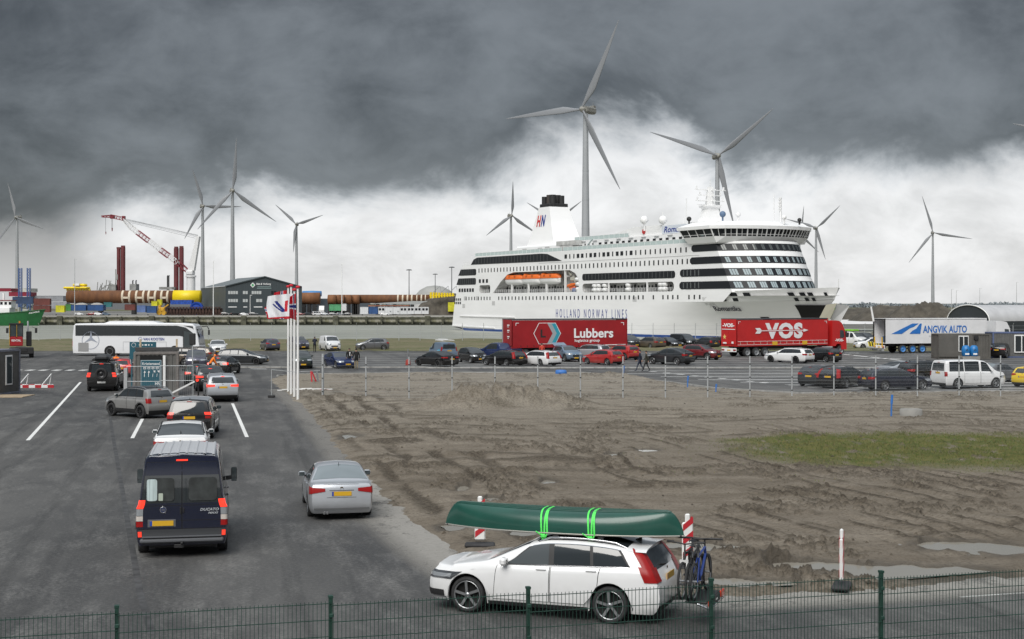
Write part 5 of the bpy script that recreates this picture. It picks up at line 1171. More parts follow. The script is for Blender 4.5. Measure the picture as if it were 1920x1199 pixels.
# ================================================================ lorries, coach, cabins
T_RED = mat('tarpaulin_red', (.30, .010, .014), .45, var=.12, vscale=.6); T_RED2 = mat('lorry_red', (.50, .016, .016), .4, var=.08, vscale=.6); T_WHITE = mat('trailer_white', (.70, .70, .71), .4, var=.06, vscale=.8)
DARKM = mat('chassis_dark', (.02, .02, .021), .6); PRINTW = mat('print_white', (.80, .80, .80), .5)
def lorry_wheels(root, xs, y, R=.50, w=.36, rm_=None, nm='wheel'):
    tm, rm = wheel_meshes(R, w, 'steel_steel')
    for x in xs:
        for sd in (1, -1):
            o = put(nm, tm, root, (x, sd * y, R), 0 if sd == 1 else math.pi); r = put('rim', rm, o)
            if rm_: r.material_slots[0].link = 'OBJECT'; r.material_slots[0].material = rm_
def trailer(name, label, loc, yaw, skin, H, rear_skin=None, wheels=(-5.2, -3.9, -2.6), rim=None, top=None, open_rear=False):
    t = thing(name, label, 'trailer', loc, R_(yaw), 'lorry trailers on the quay'); L = 13.6; W = 2.55; zb = 1.22
    for sd in (1, -1):
        m = MB(); n = 60; rows = []
        for k in range(7):
            z = zb + .05 + (H - zb - .22) * k / 6; rows.append([(-L / 2 + .06 + (L - .12) * i / n, sd * (W / 2 + .008 * math.sin(i * .9 + sd) * (1 if not open_rear else 0) * math.sin(k * math.pi / 6)), z) for i in range(n + 1)])
        m.grid(rows); m.build('side_curtain' if not open_rear else 'side_panel', skin, t)
    m = MB(); m.box((0, 0, H - .06), (L, W, .12)); m.build('roof', top or mat('trailer_roof', (.05, .05, .055), .5), t)
    m = MB(); m.box((0, 0, zb - .02), (L, W + .02, .13)); m.build('side_rail', rear_skin or skin, t)
    if not open_rear:
        for sd in (1, -1): m = MB(); m.box((-L / 2 - .01, sd * .62, (zb + H) / 2), (.06, 1.2, H - zb - .2), 0, 0, .015); m.build('rear_door', rear_skin or skin, t)
    m = MB(); m.box((L / 2, 0, (zb + H) / 2), (.08, W, H - zb)); m.build('front_wall', skin, t)
    m = MB(); m.box((-1.0, .45, .95), (10.8, .14, .34)); m.box((-1.0, -.45, .95), (10.8, .14, .34))
    for x in wheels: m.box((x, 0, .52), (.16, 1.9, .14))
    m.box((-L / 2 + .15, 0, .78), (.1, 2.3, .16)); m.box((3.4, .8, .55), (.12, .12, 1.0)); m.box((3.4, -.8, .55), (.12, .12, 1.0)); m.build('chassis', DARKM, t)
    m = MB(); m.box((-L / 2 + .02, 0, .74), (.06, 2.35, .42), 0, 0, .01); m.build('rear_bumper', PRINTW, t)
    for sd in (1, -1): m = MB(); m.box((-L / 2 - .02, sd * .92, .74), (.04, .40, .16)); m.build('tail_light', REDL, t)
    m = MB(); m.box((-L / 2 - .02, 0, .72), (.02, .52, .12)); m.build('number_plate', PLATE, t)
    for sd in (1, -1): m = MB(); m.bar((.2, sd * 1.2, .62), (2.9, sd * 1.2, .62), .03, .10); m.bar((.2, sd * 1.2, .86), (2.9, sd * 1.2, .86), .03, .10); m.build('side_guard', STEEL, t)
    lorry_wheels(t, wheels, 1.05, rm_=rim)
    return t
def lpos(c, yaw, x, y): return (c[0] + x * math.cos(R_(yaw)) - y * math.sin(R_(yaw)), c[1] + x * math.sin(R_(yaw)) + y * math.cos(R_(yaw)), 0)
NY = -1.275 - .02        # near side of a trailer
# red trailer with the hexagon
lub = trailer('lorry_trailer', 'long dark red curtain trailer with a big white hexagon emblem', lpos((0, 150), 24, 6.8, 1.275), 24, T_RED, 4.16)
def side_poly(root, pts, mt, name, y=NY, th=.006): m = MB(); m.prism(pts, y, y - th, 0, lambda a, b, h: (a, h, b)); return m.build(name, mt, root)
TEAL = mat('print_teal', (.03, .30, .40), .5); GRAYP = mat('print_grey', (.32, .36, .38), .5)
hx = -2.75; hz = 2.62; hr = 1.12
def hexp(s): return [(hx - 1.6 * s, hz), (hx - .98 * s, hz + hr * s), (hx + .98 * s, hz + hr * s), (hx + 1.6 * s, hz), (hx + .98 * s, hz - hr * s), (hx - .98 * s, hz - hr * s)]
side_poly(lub, hexp(1.0), PRINTW, 'emblem'); side_poly(lub, hexp(.955), T_RED, 'emblem_field', NY - .008)
side_poly(lub, [(hx + .0, hz + hr * .95), (hx + .5, hz + hr * .95), (hx + 1.1, hz), (hx + .5, hz - hr * .95), (hx + .0, hz - hr * .95), (hx + .62, hz)], GRAYP, 'chevron', NY - .016)
side_poly(lub, [(hx + .5, hz + hr * .95), (hx + .95, hz + hr * .95), (hx + 1.52, hz), (hx + .95, hz - hr * .95), (hx + .5, hz - hr * .95), (hx + 1.1, hz)], TEAL, 'chevron', NY - .018)
put_text('L', BLACK, lub, (hx - .48, NY - .02, hz), (1, 0, 0), h=.85, w=.6, depth=.01, bold=.03)
put_text('Lubbers', PRINTW, lub, (2.75, NY - .012, 2.62), (1, 0, 0), w=4.7, h=1.02, depth=.01, bold=.025)
put_text('logistics group', PRINTW, lub, (1.98, NY - .012, 1.80), (1, 0, 0), w=3.0, h=.38, depth=.01, bold=.015)
for sx in (-1, 1):
    m = MB(); m.box((sx * 6.2, NY - .01, 3.72), (.35, .01, .06)); m.box((sx * 6.37, NY - .012, 3.60), (.06, .01, .3)); m.build('corner_mark', PRINTW, lub)
m = MB(); m.box((-6.84, 1.05, 2.7), (.02, .16, 2.6)); m.build('grey_strip', GRAYP, lub)
for z in (3.5, 2.95, 2.3): m = MB(); m.box((-6.86, -.45, z), (.02, .55, .13)); m.box((-6.86, -.42, z - .18), (.02, .35, .07)); m.build('door_print', PRINTW, lub)
m = MB(); m.bar((3.0, NY - .03, 1.32), (6.6, NY - .03, 1.36), .05, .07); m.build('rail_strip', PRINTW, lub)
m = MB()
for k in range(12): m.box((-5.8 + k * .75, NY - .012, 1.32), (.05, .02, .18))
m.build('curtain_buckle', DARKM, lub)
# red lorry with the arrow
vc = lpos((24.2, 155), 33, 6.8, 1.275)
vos = trailer('lorry_trailer', 'bright red curtain trailer with a white arrow through its lettering', vc, 33, T_RED2, 4.14)
put_text('VOS', PRINTW, vos, (.1, NY - .012, 2.78), (1, 0, 0), w=5.6, h=1.75, depth=.01, bold=.055, space=1.12)
side_poly(vos, [(-3.8, 2.70), (2.9, 2.70), (2.9, 2.55), (3.85, 2.80), (2.9, 3.05), (2.9, 2.90), (-3.8, 2.90)], T_RED2, 'arrow_edge', NY - .02)
side_poly(vos, [(-3.9, 2.76), (3.0, 2.76), (3.0, 2.62), (3.75, 2.80), (3.0, 2.98), (3.0, 2.84), (-3.9, 2.84)], PRINTW, 'arrow', NY - .028)
side_poly(vos, [(-4.2, 3.1), (-3.5, 3.1), (-3.2, 2.8), (-3.5, 2.5), (-4.2, 2.5), (-3.9, 2.8)], PRINTW, 'arrow_feather', NY - .028)
for k in range(14):
    m = MB(); m.box((-6.3 + k * .97, NY - .012, 1.45), (.04, .02, .36)); m.build('curtain_buckle', mat('buckle_pale', (.55, .45, .40), .5), vos)
m = MB(); m.bar((-6.7, NY - .012, 1.66), (6.7, NY - .012, 1.66), .02, .035); m.bar((-6.7, NY - .012, 1.30), (6.7, NY - .012, 1.30), .02, .035); m.build('curtain_edge', PRINTW, vos)
for x in (-.3, 4.2): m = MB(); m.box((x - 1.0, NY - .03, 1.42), (.75, .02, .40)); m.build('warning_board', mat('board_yellow', (.70, .42, .03), .5), vos)
put_text('-VOS-', PRINTW, vos, (-6.86, 0, 3.42), (0, -1, 0), w=1.9, h=.42, depth=.01, bold=.05)
m = MB(); m.box((-6.86, 0, 2.98), (.02, 2.1, .07)); m.build('door_print', PRINTW, vos)
m = MB(); pts = [(.30 * (1 if i % 2 == 0 else .42) * math.sin(i * math.pi / 5), .30 * (1 if i % 2 == 0 else .42) * math.cos(i * math.pi / 5)) for i in range(10)]; m.prism(pts, -6.85, -6.87, 0, lambda a, b, h: (h, .62 - a, 2.15 + b)); m.build('star', mat('star_gold', (.75, .55, .18), .5), vos)
m = MB(); m.box((-6.86, -.65, 1.55), (.02, .3, .22)); m.box((-6.86, .6, 1.5), (.02, .55, .16)); m.build('door_print', PRINTW, vos)
for sx in (-6.45, 6.45): m = MB(); m.box((sx, NY - .01, 3.80), (.32, .01, .05)); m.box((sx + (.14 if sx > 0 else -.14), NY - .012, 3.68), (.05, .01, .25)); m.build('corner_mark', PRINTW, vos)
def tractor(name, label, loc, yaw, pm, rim=None, H=3.85):
    t = thing(name, label, 'lorry', loc, R_(yaw), 'lorry tractors coupled to trailers')
    m = MB(); prof = [(.0, .55), (.0, 1.1), (.06, 1.9), (.28, 2.75), (.45, 3.05), (.75, 3.55), (1.15, H - .06), (1.6, H), (2.25, H - .02), (2.28, .95), (1.75, .95), (1.55, 1.2), (.95, 1.2), (.75, .55)]
    m.prism([(2.9 - a, b) for a, b in prof], -1.22, 1.22, 0, lambda a, b, h: (a, h, b)); m.build('cab', pm, t)
    for sd in (1, -1):
        m = MB(); m.prism([(2.9 - a, b) for a, b in ((.34, 1.95), (.50, 2.72), (1.05, 2.76), (1.05, 1.88), (.62, 1.85))], sd * 1.222, sd * 1.232, 0, lambda a, b, h: (a, h, b)); m.build('side_window', GLASSL, t)
        m = MB(); m.box((2.62, sd * 1.42, 2.35), (.14, .20, .70), 0, 0, .04); m.bar((2.6, sd * 1.2, 2.7), (2.62, sd * 1.4, 2.6), .04); m.build('mirror', BLACK, t)
        m = MB(); m.box((2.86, sd * .92, .95), (.1, .42, .22), 0, 0, .03); m.build('headlight', WHL, t)
        m = MB(); m.box((-.1, sd * 1.0, .65), (1.6, .5, .55), 0, 0, .05); m.build('fuel_tank', STEEL, t)
    m = MB(); m.add([(2.9 - .05, -1.1, 1.98), (2.9 - .05, 1.1, 1.98), (2.9 - .255, 1.08, 2.72), (2.9 - .255, -1.08, 2.72)], [(0, 1, 2, 3)]); m.M = None; o = m.build('windscreen', GLASS, t); o.location = (.012, 0, 0)
    m = MB(); m.box((2.91, 0, 1.35), (.04, 1.9, .75)); m.box((2.92, 0, .65), (.06, 2.2, .16)); m.build('grille', BLACK, t)
    m = MB(); m.box((.4, 0, .85), (4.6, .9, .28)); m.build('chassis', DARKM, t); lorry_wheels(t, (2.05, -1.6), 1.02, rm_=rim)
    return t
vt = tractor('lorry_tractor', 'red lorry cab coupled to the trailer with the white arrow', lpos(vc, 33, 6.95, 0), 33, T_RED2)
put_text('-VOS-', PRINTW, vt, (1.75, -1.235, 1.62), (1, 0, 0), w=1.35, h=.32, depth=.01, bold=.05)
# white trailer, rear end open
ac = lpos((43.0, 166), 17, 6.8, 1.275)
ang = trailer('lorry_trailer', 'white box trailer with blue road emblem and open rear doors', ac, 17, T_WHITE, 4.05, None, (-4.4, -3.1, -1.8), mat('rim_blue', (.06, .22, .52), .4), T_WHITE, True)
PB = mat('print_blue', (.02, .15, .48), .5)
put_text('ANGVIK AUTO', PB, ang, (1.15, NY - .012, 2.78), (1, 0, 0), w=5.9, h=.85, depth=.01, bold=.02)
put_text('Molde, Norway', mat('print_pale', (.45, .50, .55), .5), ang, (-.3, NY - .012, 1.98), (1, 0, 0), w=1.5, h=.16, depth=.01)
side_poly(ang, [(-6.0, 2.25), (-3.2, 3.45), (-2.35, 3.45), (-3.05, 3.05), (-3.55, 2.9), (-4.6, 2.25)], PB, 'road_emblem'); side_poly(ang, [(-2.2, 3.45), (-1.95, 3.45), (-2.15, 2.25), (-3.6, 2.25), (-3.2, 2.62), (-2.7, 2.85)], PB, 'road_emblem')
m = MB()
for sd in (1, -1): m.box((-6.78, sd * 1.22, 2.62), (.1, .12, 2.8))
m.box((-6.78, 0, 3.93), (.1, 2.5, .14)); m.build('rear_frame', BLACK, ang)
for y, c_ in ((.45, WHITE), (-.25, mat('load_blue', (.06, .12, .22), .7)), (.0, mat('load_red', (.3, .03, .02), .7))): m = MB(); m.box((-5.9 + y, y, 1.28 + (1.2 if y > .4 else .35)), (.5, .5, 2.4 if y > .4 else .7), 0, 0, .03); m.build('load', c_, ang)
m = MB(); m.box((-4.0, 0, 2.6), (.06, 2.4, 2.6)); m.build('inner_wall', T_WHITE, ang)
m = MB()
for sd in (1, -1): m.bar((-6.9, sd * 1.0, .5), (-7.6, sd * 1.0, .42), .1, .08)
m.box((-7.1, 0, .62), (.9, 2.3, .07)); m.box((-6.95, 0, .40), (.3, 2.2, .2)); m.build('tail_lift', STEEL, ang)
for y in (-.8, .8): m = MB(); m.bar((-6.9, y, .7), (-6.9, y, 1.9), .1); m.build('lift_post', mat('board_yellow', (.70, .42, .03), .5), ang)
at_ = tractor('lorry_tractor', 'white lorry cab at the front of the white box trailer', lpos(ac, 17, 7.5, 0), 17, T_WHITE, H=3.7)
# leaning white pole of the tail end
m = MB(); p = PX(1638, 603, 167); q = PX(1633, 575, 167); m.cyl((0, 0, 0), tuple(q - p), .13, .10, 8); tag(m.build('pole', WHITE, None, p), 'thin white pole sticking up above the rear of the white trailer', 'pole')

# coach
CW = mat('coach_white', (.76, .77, .79), .25, coat=.5, dirt=.3, dirt_z=(.2, 1.0)); cc_ = (-41.3, 159.6, 0)
co_ = thing('coach', 'white touring coach with dark window band on the quay road', 'coach', cc_, R_(-3)); CL = 14.2; CWd = 2.55; CH = 3.62
m = MB(); prof = [(-CL / 2 + .05, .28), (-CL / 2 - .02, 1.0), (-CL / 2, 2.0), (-CL / 2 + .12, 3.3), (-CL / 2 + .35, 3.55), (-3, CH), (4.8, CH), (6.35, CH - .12), (6.62, 3.2), (6.95, 2.0), (CL / 2, 1.1), (CL / 2 - .05, .28)]
secs = [(-1.0, .10), (-.97, .03), (-.9, .0)]
fn = lambda a, b, h: (a, h, b); m.prism(prof, -CWd / 2 + .10, CWd / 2 - .10, 0, fn); 
for sd in (1, -1):
    inner = [(a, sd * (CWd / 2 - .10), b) for a, b in prof]; outer = [(a * .992, sd * CWd / 2, .42 + (b - .42) * .965 + .02) for a, b in prof]; n = len(prof); m.add(inner + outer, [(i, (i + 1) % n, n + (i + 1) % n, n + i) for i in range(n)]); tri = tessellate_polygon([[Vector((a, b, 0)) for a, b in prof]]); m.add(outer, [tuple(t) for t in tri])
m.build('body', CW, co_)
ys = -CWd / 2 - .012
m = MB(); m.prism([(-6.75, 2.22), (4.9, 2.22), (5.6, 2.05), (6.55, 1.98), (6.35, 2.55), (5.6, 3.12), (4.6, 3.34), (-6.75, 3.38)], ys, ys - .006, 0, fn); m.prism([(6.35, 3.28), (6.45, 2.9), (6.3, 3.05), (5.3, 3.34)], ys - .002, ys - .008, 0, fn); m.build('window_band', GLASS, co_)
for x in np.linspace(-5.2, 3.6, 6): m = MB(); m.bar((x, ys - .006, 2.24), (x, ys - .006, 3.36), .03, .004); m.build('window_bar', BLACK, co_)
m = MB(); m.prism([(5.35, .75), (6.2, .75), (6.4, 1.2), (6.15, 2.6), (5.35, 2.75)], ys - .010, ys - .016, 0, fn); dr = m.build('door', GLASSL, co_)
m = MB(); m.box((5.3, ys - .02, 1.7), (.07, .02, 2.2)); m.box((6.27, ys - .02, 1.0), (.06, .02, .9)); m.build('door_frame', BLACK, dr)
m = MB(); m.add([(CL / 2 - .01, -1.15, 1.25), (CL / 2 - .01, 1.15, 1.25), (6.70, 1.1, 3.0), (6.70, -1.1, 3.0)], [(0, 1, 2, 3)]); m.build('windscreen', GLASS, co_, (.03, 0, 0))
m = MB(); m.add([(CL / 2 - .02, -1.1, .5), (CL / 2 - .02, 1.1, .5), (CL / 2 + .0, 1.1, .75), (CL / 2 + .0, -1.1, .75)], [(0, 1, 2, 3)]); m.build('front_bumper', BLACK, co_, (.03, 0, 0))
for sd in (1, -1):
    m = MB(); m.box((CL / 2 - .05, sd * 1.0, .95), (.16, .4, .22), 0, 0, .04); m.build('headlight', WHL, co_)
    m = MB(); m.tube([(6.7, sd * 1.1, 3.2), (7.25, sd * 1.3, 3.25), (7.45, sd * 1.35, 2.9)], .05, 6); m.box((7.45, sd * 1.35, 2.55), (.16, .24, .6), 0, 0, .05); m.build('mirror', BLACK if sd > 0 else mat('mirror_grey', (.1, .1, .1), .4), co_)
    m = MB(); m.box((-CL / 2 - .01, sd * 1.1, 1.35), (.06, .22, .6), 0, 0, .02); m.build('tail_light', REDL, co_)
m = MB(); m.prism([(-3.6, CH - .02), (-3.0, CH + .22), (1.8, CH + .22), (2.6, CH - .02)], -.95, .95, 0, fn); m.build('roof_unit', CW, co_)
for x in (-5.9, -2.6): pass
for x, y in ((4.35, 0), (-2.9, 0)):
    m = MB(); m.cyl((x, -CWd / 2 - .014, .52), (x, -CWd / 2 + .2, .52), .62, n=24); m.build('wheel_arch', SEAM, co_)
lorry_wheels(co_, (4.35, -2.9), 1.165, .50, .32)
SILV = mat('print_silver', (.36, .39, .46), .35, .3)
m = MB(); cx, cz, r0 = -5.05, 1.70, .98
for rr, wd in ((r0, .05),):
    pts = [(cx + rr * math.cos(a), cz + rr * math.sin(a)) for a in np.linspace(0, 2 * math.pi, 40)]
    m.grid([[(a, ys - .006, b) for a, b in pts], [(cx + (a - cx) * .93, ys - .006, cz + (b - cz) * .93) for a, b in pts]])
m.build('emblem_ring', SILV, co_)
m = MB(); star = []
for i in range(6): a = math.pi / 2 + i * math.pi / 3; r = .88 if i % 2 == 0 else .17; star.append((cx + .05 + r * math.cos(a), cz + .2 + r * math.sin(a)))
m.prism(star, ys - .008, ys - .014, 0, fn); m.build('emblem_star', SILV, co_)
m = MB(); m.box((-5.85, ys - .012, .98), (1.15, .02, .95)); m.build('open_flap', mat('flap_grey', (.28, .28, .28), .5), co_)
put_text('VAN KOOTEN', mat('print_navy', (.02, .04, .25), .5), co_, (2.0, ys - .012, 1.86), (1, 0, 0), w=2.35, h=.30, depth=.008, bold=.02)
m = MB(); m.lathe([(.24, 0), (.2, -.004)], 6, 0, 'y', (.5, ys - .008, 1.86)); m.build('flower_emblem', mat('print_navy', (.02, .04, .25), .5), co_)
for x0, x1 in ((-1.4, .0), (.1, 1.4), (1.5, 3.4)):
    m = MB()
    for xx in (x0, x1): m.bar((xx, ys - .004, .6), (xx, ys - .004, 1.55), .025, .004)
    m.bar((x0, ys - .004, 1.55), (x1, ys - .004, 1.55), .004, .025); m.build('locker_gap', mat('gap_grey', (.25, .25, .26), .6), co_)

# container cabins
def container(name, label, loc, rz, L, W, H, mt, cat='container', group=None, frame=None, flat=()):
    t = thing(name, label, cat, loc, rz, group)
    def wall(a, b, nm, corr=True):
        a = Vector(a); b = Vector(b); d = b - a; ln = d.length; d.normalize(); n_ = Vector((d.y, -d.x, 0)); P = []; x = 0.0
        if corr:
            while x < ln - .02:
                for dx, o in ((0, 0), (.07, 0), (.11, -.035), (.20, -.035), (.24, 0)):
                    if x + dx <= ln: P.append(a + d * (x + dx) + n_ * o)
                x += .28
            P.append(b)
        else: P = [a, b]
        m = MB(); m.grid([[(p.x, p.y, .16) for p in P], [(p.x, p.y, H - .12) for p in P]], 0, False); return m.build(nm, mt, t)
    hx, hy = L / 2 - .04, W / 2 - .04
    wall((-hx, -hy, 0), (hx, -hy, 0), 'side_wall', 0 not in flat); wall((hx, -hy, 0), (hx, hy, 0), 'end_wall', 1 not in flat); wall((hx, hy, 0), (-hx, hy, 0), 'side_wall', 2 not in flat); wall((-hx, hy, 0), (-hx, -hy, 0), 'end_wall', 3 not in flat)
    m = MB()
    for sx in (1, -1):
        for sy in (1, -1): m.box((sx * (L / 2 - .07), sy * (W / 2 - .07), H / 2), (.14, .14, H))
    for sy in (1, -1):
        for z in (.08, H - .06): m.box((0, sy * (W / 2 - .05), z), (L - .28, .10, .13))
    for sx in (1, -1):
        for z in (.08, H - .06): m.box((sx * (L / 2 - .05), 0, z), (.10, W - .28, .13))
    m.build('frame', frame or mt, t)
    m = MB(); m.box((0, 0, H - .05), (L - .2, W - .2, .06)); m.build('roof', frame or mt, t)
    return t
CGREY = mat('container_grey', (.115, .112, .104), .55, var=.25, vscale=1.2); CROOF = mat('container_roof', (.15, .16, .20), .4, var=.3)
ki = container('ticket_container', 'grey brown ticket container with a teal lane sign in its doorway', (-22.55, 91.4, 0), R_(12), 2.75, 2.6, 2.72, CGREY, frame=mat('container_frame', (.16, .145, .135), .55, var=.25))
m = MB(); m.box((-.28, -1.32, 1.38), (1.35, .08, 2.3)); m.build('doorway', SEAM, ki)
TEALS = mat('sign_teal', (.010, .085, .12), .5)
m = MB(); m.box((-.30, -1.42, 1.35), (1.18, .04, 1.72), 0, 0, .008); sg = m.build('lane_sign', TEALS, ki)
m = MB(); m.box((-.30, -1.415, 1.35), (1.26, .03, 1.80)); m.build('sign_edge', mat('sign_edge', (.35, .42, .45), .5), ki)
put_text('Kristiansand', PRINTW, sg, (-.30, -1.445, 2.03), (1, 0, 0), w=1.05, h=.17, depth=.006, bold=.01)
for k in range(4):
    x = -.68 + .25 * k; m = MB(); m.box((x, -1.446, 1.80), (.16, .006, .03)); m.box((x - .065, -1.446, 1.74), (.03, .006, .1)); m.box((x + .065, -1.446, 1.74), (.03, .006, .1)); m.box((x, -1.446, 1.70), (.16, .006, .03)); m.build('lane_symbol', PRINTW, sg)
    m = MB(); s_ = 0 if k < 2 else .09; m.bar((x - .02, -1.446, 1.20), (x - .02 + s_ * .2, -1.446, 1.40), .03, .004); m.bar((x - .02 + s_ * .2, -1.446, 1.40), (x + s_, -1.446, 1.52), .03, .004); m.prism([(x - .07 + s_, 1.47), (x + .07 + s_, 1.47), (x + s_ * 1.3, 1.60)] if not s_ else [(x + .0, 1.58), (x + .15, 1.60), (x + .13, 1.45)], -1.443, -1.449, 0, fn); m.build('lane_arrow', PRINTW, sg)
put_text('HN', PRINTW, sg, (.10, -1.445, .78), (1, 0, 0), w=.30, h=.17, depth=.006, bold=.02)
m = MB(); m.box((.50, -1.36, 1.36), (.16, .10, 2.35), 0, 0, .01); m.build('door_edge', WHITE, ki)
m = MB(); m.box((.0, 1.0, 2.86), (2.75, .22, .24), 0, 0, .02); m.build('roof_beam', mat('beam_dark', (.05, .05, .05), .6), ki)
for x, y in ((-1.05, 1.1), (1.22, 1.1)): m = MB(); m.box((x, y, 3.02), (.12, .12, .95)); m.build('timber_post', mat('pale_timber', (.45, .36, .24), .7, var=.2), ki)
m = MB(); m.box((-24.35, 95.0, 2.68), (1.75, .06, 1.14)); m.box((-25.1, 95.05, 1.06), (.08, .05, 2.1)); m.box((-23.6, 95.05, 1.06), (.08, .05, 2.1)); o = m.build('lane_board', TEALS, loc=(0, 0, 0)); tag(o, 'teal direction board standing behind the ticket container', 'sign')
m = MB()
for k, w_ in enumerate((.10, .06, .16, .08, .05)): m.box((-24.55 + .2 * k, 94.965, 3.05), (w_, .006, .09))
m.build('sign_print', PRINTW, o)
m = MB(); m.lathe([(.15, 0), (.13, -.005)], 12, 0, 'y', (-24.95, 94.96, 3.05)); m.build('house_symbol', PRINTW, o)
lc = container('office_container', 'dark grey office container with white window at the left edge', (-34.8, 92.2, 0), R_(-8), 5.6, 2.9, 2.85, mat('cabin_dark_grey', (.085, .083, .078), .5, var=.15), frame=CROOF, flat=(1,))
m = MB(); m.box((2.80, -.1, 1.55), (.06, .85, 1.9), 0, 0, .01); w_ = m.build('window_frame', WHITE, lc); m = MB(); m.box((2.835, -.1, 1.55), (.02, .66, 1.7)); m.build('window_glass', GLASSL, w_)
m = MB(); m.box((-32.3, 89.7, .02), (4.4, 2.4, .05)); o = m.build('sheeting', mat('ply_sheet', (.35, .27, .18), .8, var=.2)); tag(o, 'plywood sheets under the dark grey office container', 'boards')
# red and white folded barriers
bx = G(58, 728)
ba = thing('road_barrier', 'folded red and white road barrier with two struts by the office container', 'barrier', (bx.x, bx.y, 0), R_(3))
RW = mat('barrier_red', (.45, .02, .03), .5)
for j, y in enumerate((-.5, .45)):
    for k in range(7):
        m = MB(); m.box((-1.2 + .42 * k - y * .3, y, .14), (.415, .06, .20)); m.build('board', RW if (k + j) % 2 == 0 else PRINTW, ba)
for x in (-.7, .85): m = MB(); m.bar((x, -.5, .2), (x + .45, .3, .95), .05); m.bar((x + .3, .3, .1), (x + .45, .3, .95), .05); m.build('strut', WHITE, ba)
# right hand cabins
def px_x(px, D): return (px - CX) * D / FPX
CB = mat('cabin_brown_grey', (.10, .095, .086), .55, var=.15, vscale=1)
rc = container('office_container', 'brown grey office container with white window behind the blue bins', ((px_x(1760, 149) + px_x(1858, 149)) / 2, 150.4, 0), 0, px_x(1858, 149) - px_x(1760, 149), 2.6, 2.62, CB)
m = MB(); m.box((-.95, -1.33, 1.4), (3.5, .06, 2.3)); m.build('wall_panel', CB, rc)
m = MB(); m.box((-.12, -1.38, 1.62), (1.05, .06, 1.65), 0, 0, .01); w_ = m.build('window_frame', WHITE, rc)
for sx in (-.25, .25): m = MB(); m.box((-.12 + sx, -1.42, 1.62), (.40, .02, 1.45)); m.build('window_glass', GLASS, w_)
m = MB(); m.box((1.2, -1.2, 2.2), (.5, .3, .5), 0, 0, .08); m.cyl((1.2, -1.4, 2.2), (1.2, -1.2, 2.2), .22, n=12); m.bar((1.2, -1.25, .1), (1.2, -1.25, 2.0), .06); o = m.build('lamp_mast', BLACK, rc)
rc2 = container('office_container', 'grey corrugated office container with blue roof edge at the right border', (px_x(1862, 153) + 3.6, 154.4, 0), 0, 7.2, 2.6, 2.72, mat('cabin_grey', (.12, .12, .118), .5, var=.15), frame=mat('roof_edge_blue', (.10, .13, .24), .5))
m = MB(); m.box((-.55, -1.34, 1.5), (1.55, .06, 1.9), 0, 0, .01); w_ = m.build('window_frame', WHITE, rc2)
for sx in (-.36, .36): m = MB(); m.box((-.55 + sx, -1.38, 1.5), (.60, .02, 1.65)); m.build('window_glass', GLASS, w_)
BIN = mat('bin_blue', (.015, .16, .42), .4, var=.12, vscale=2)
for k, (px, lab) in enumerate(((1811, 'blue recycling bin on the left of its concrete base'), (1826, 'blue recycling bin on the right of its concrete base'))):
    t = thing('recycling_bin', lab, 'bin', (px_x(px, 146), 146, .42), 0, 'blue recycling bins')
    m = MB(); m.lathe([(.30, .0), (.42, .08), (.44, .65), (.36, .98), (.22, 1.10), (.0, 1.12)], 12, 0, 'z'); m.build('tank', BIN, t); m = MB(); m.cyl((0, -.43, .62), (0, -.36, .62), .11, n=10); m.build('inlet', BLACK, t); m = MB(); m.box((0, -.44, .25), (.4, .02, .16)); m.build('sticker', PRINTW, t)
m = MB(); m.box((0, 0, .21), (1.75, 1.1, .42), 0, 0, .02); m.box((0, -.3, .30), (1.8, .4, .1)); tag(m.build('plinth_block', CONC, loc=(px_x(1818.5, 146), 146, 0)), 'concrete base carrying the two blue recycling bins', 'plinth')
# arched hall
HD = mat('hall_dark', (.03, .036, .04), .6, var=.15, stretch=(8, 8, .3)); HW = mat('hall_membrane', (.48, .48, .49), .45, var=.08, vscale=.4)
ha = thing('arched_hall', 'dark walled hall with white arched roof beyond the white trailer', 'hall', (px_x(1815, 262), 262, 0), R_(34)); HW2 = 4.7; HL = 34
arc = [(HW2 * math.cos(a), 2.55 + 2.95 * math.sin(a)) for a in np.linspace(0, math.pi, 22)]
m = MB(); m.grid([[(x, y, z) for y, z in arc] for x in np.linspace(0, HL, 12)]); m.build('roof', HW, ha)
m = MB(); pr = [(-HW2 + .1, 0), (HW2 - .1, 0)] + [(y * .975, z - .06) for y, z in arc]; m.prism(pr, .12, .2, 0, lambda a, b, h: (h, a, b)); m.build('end_wall', HD, ha)
for sd in (1, -1): m = MB(); m.box((HL / 2, sd * (HW2 - .08), 1.27), (HL, .1, 2.54)); m.build('side_wall', HD, ha)
m = MB(); m.tube([(-.02, y * 1.0, z) for y, z in arc], .10, 6); m.build('roof_edge', WHITE, ha)
m = MB(); m.box((-.5, 0.6, 2.7), (1.6, 3.4, .35)); m.build('door_canopy', HW, ha)
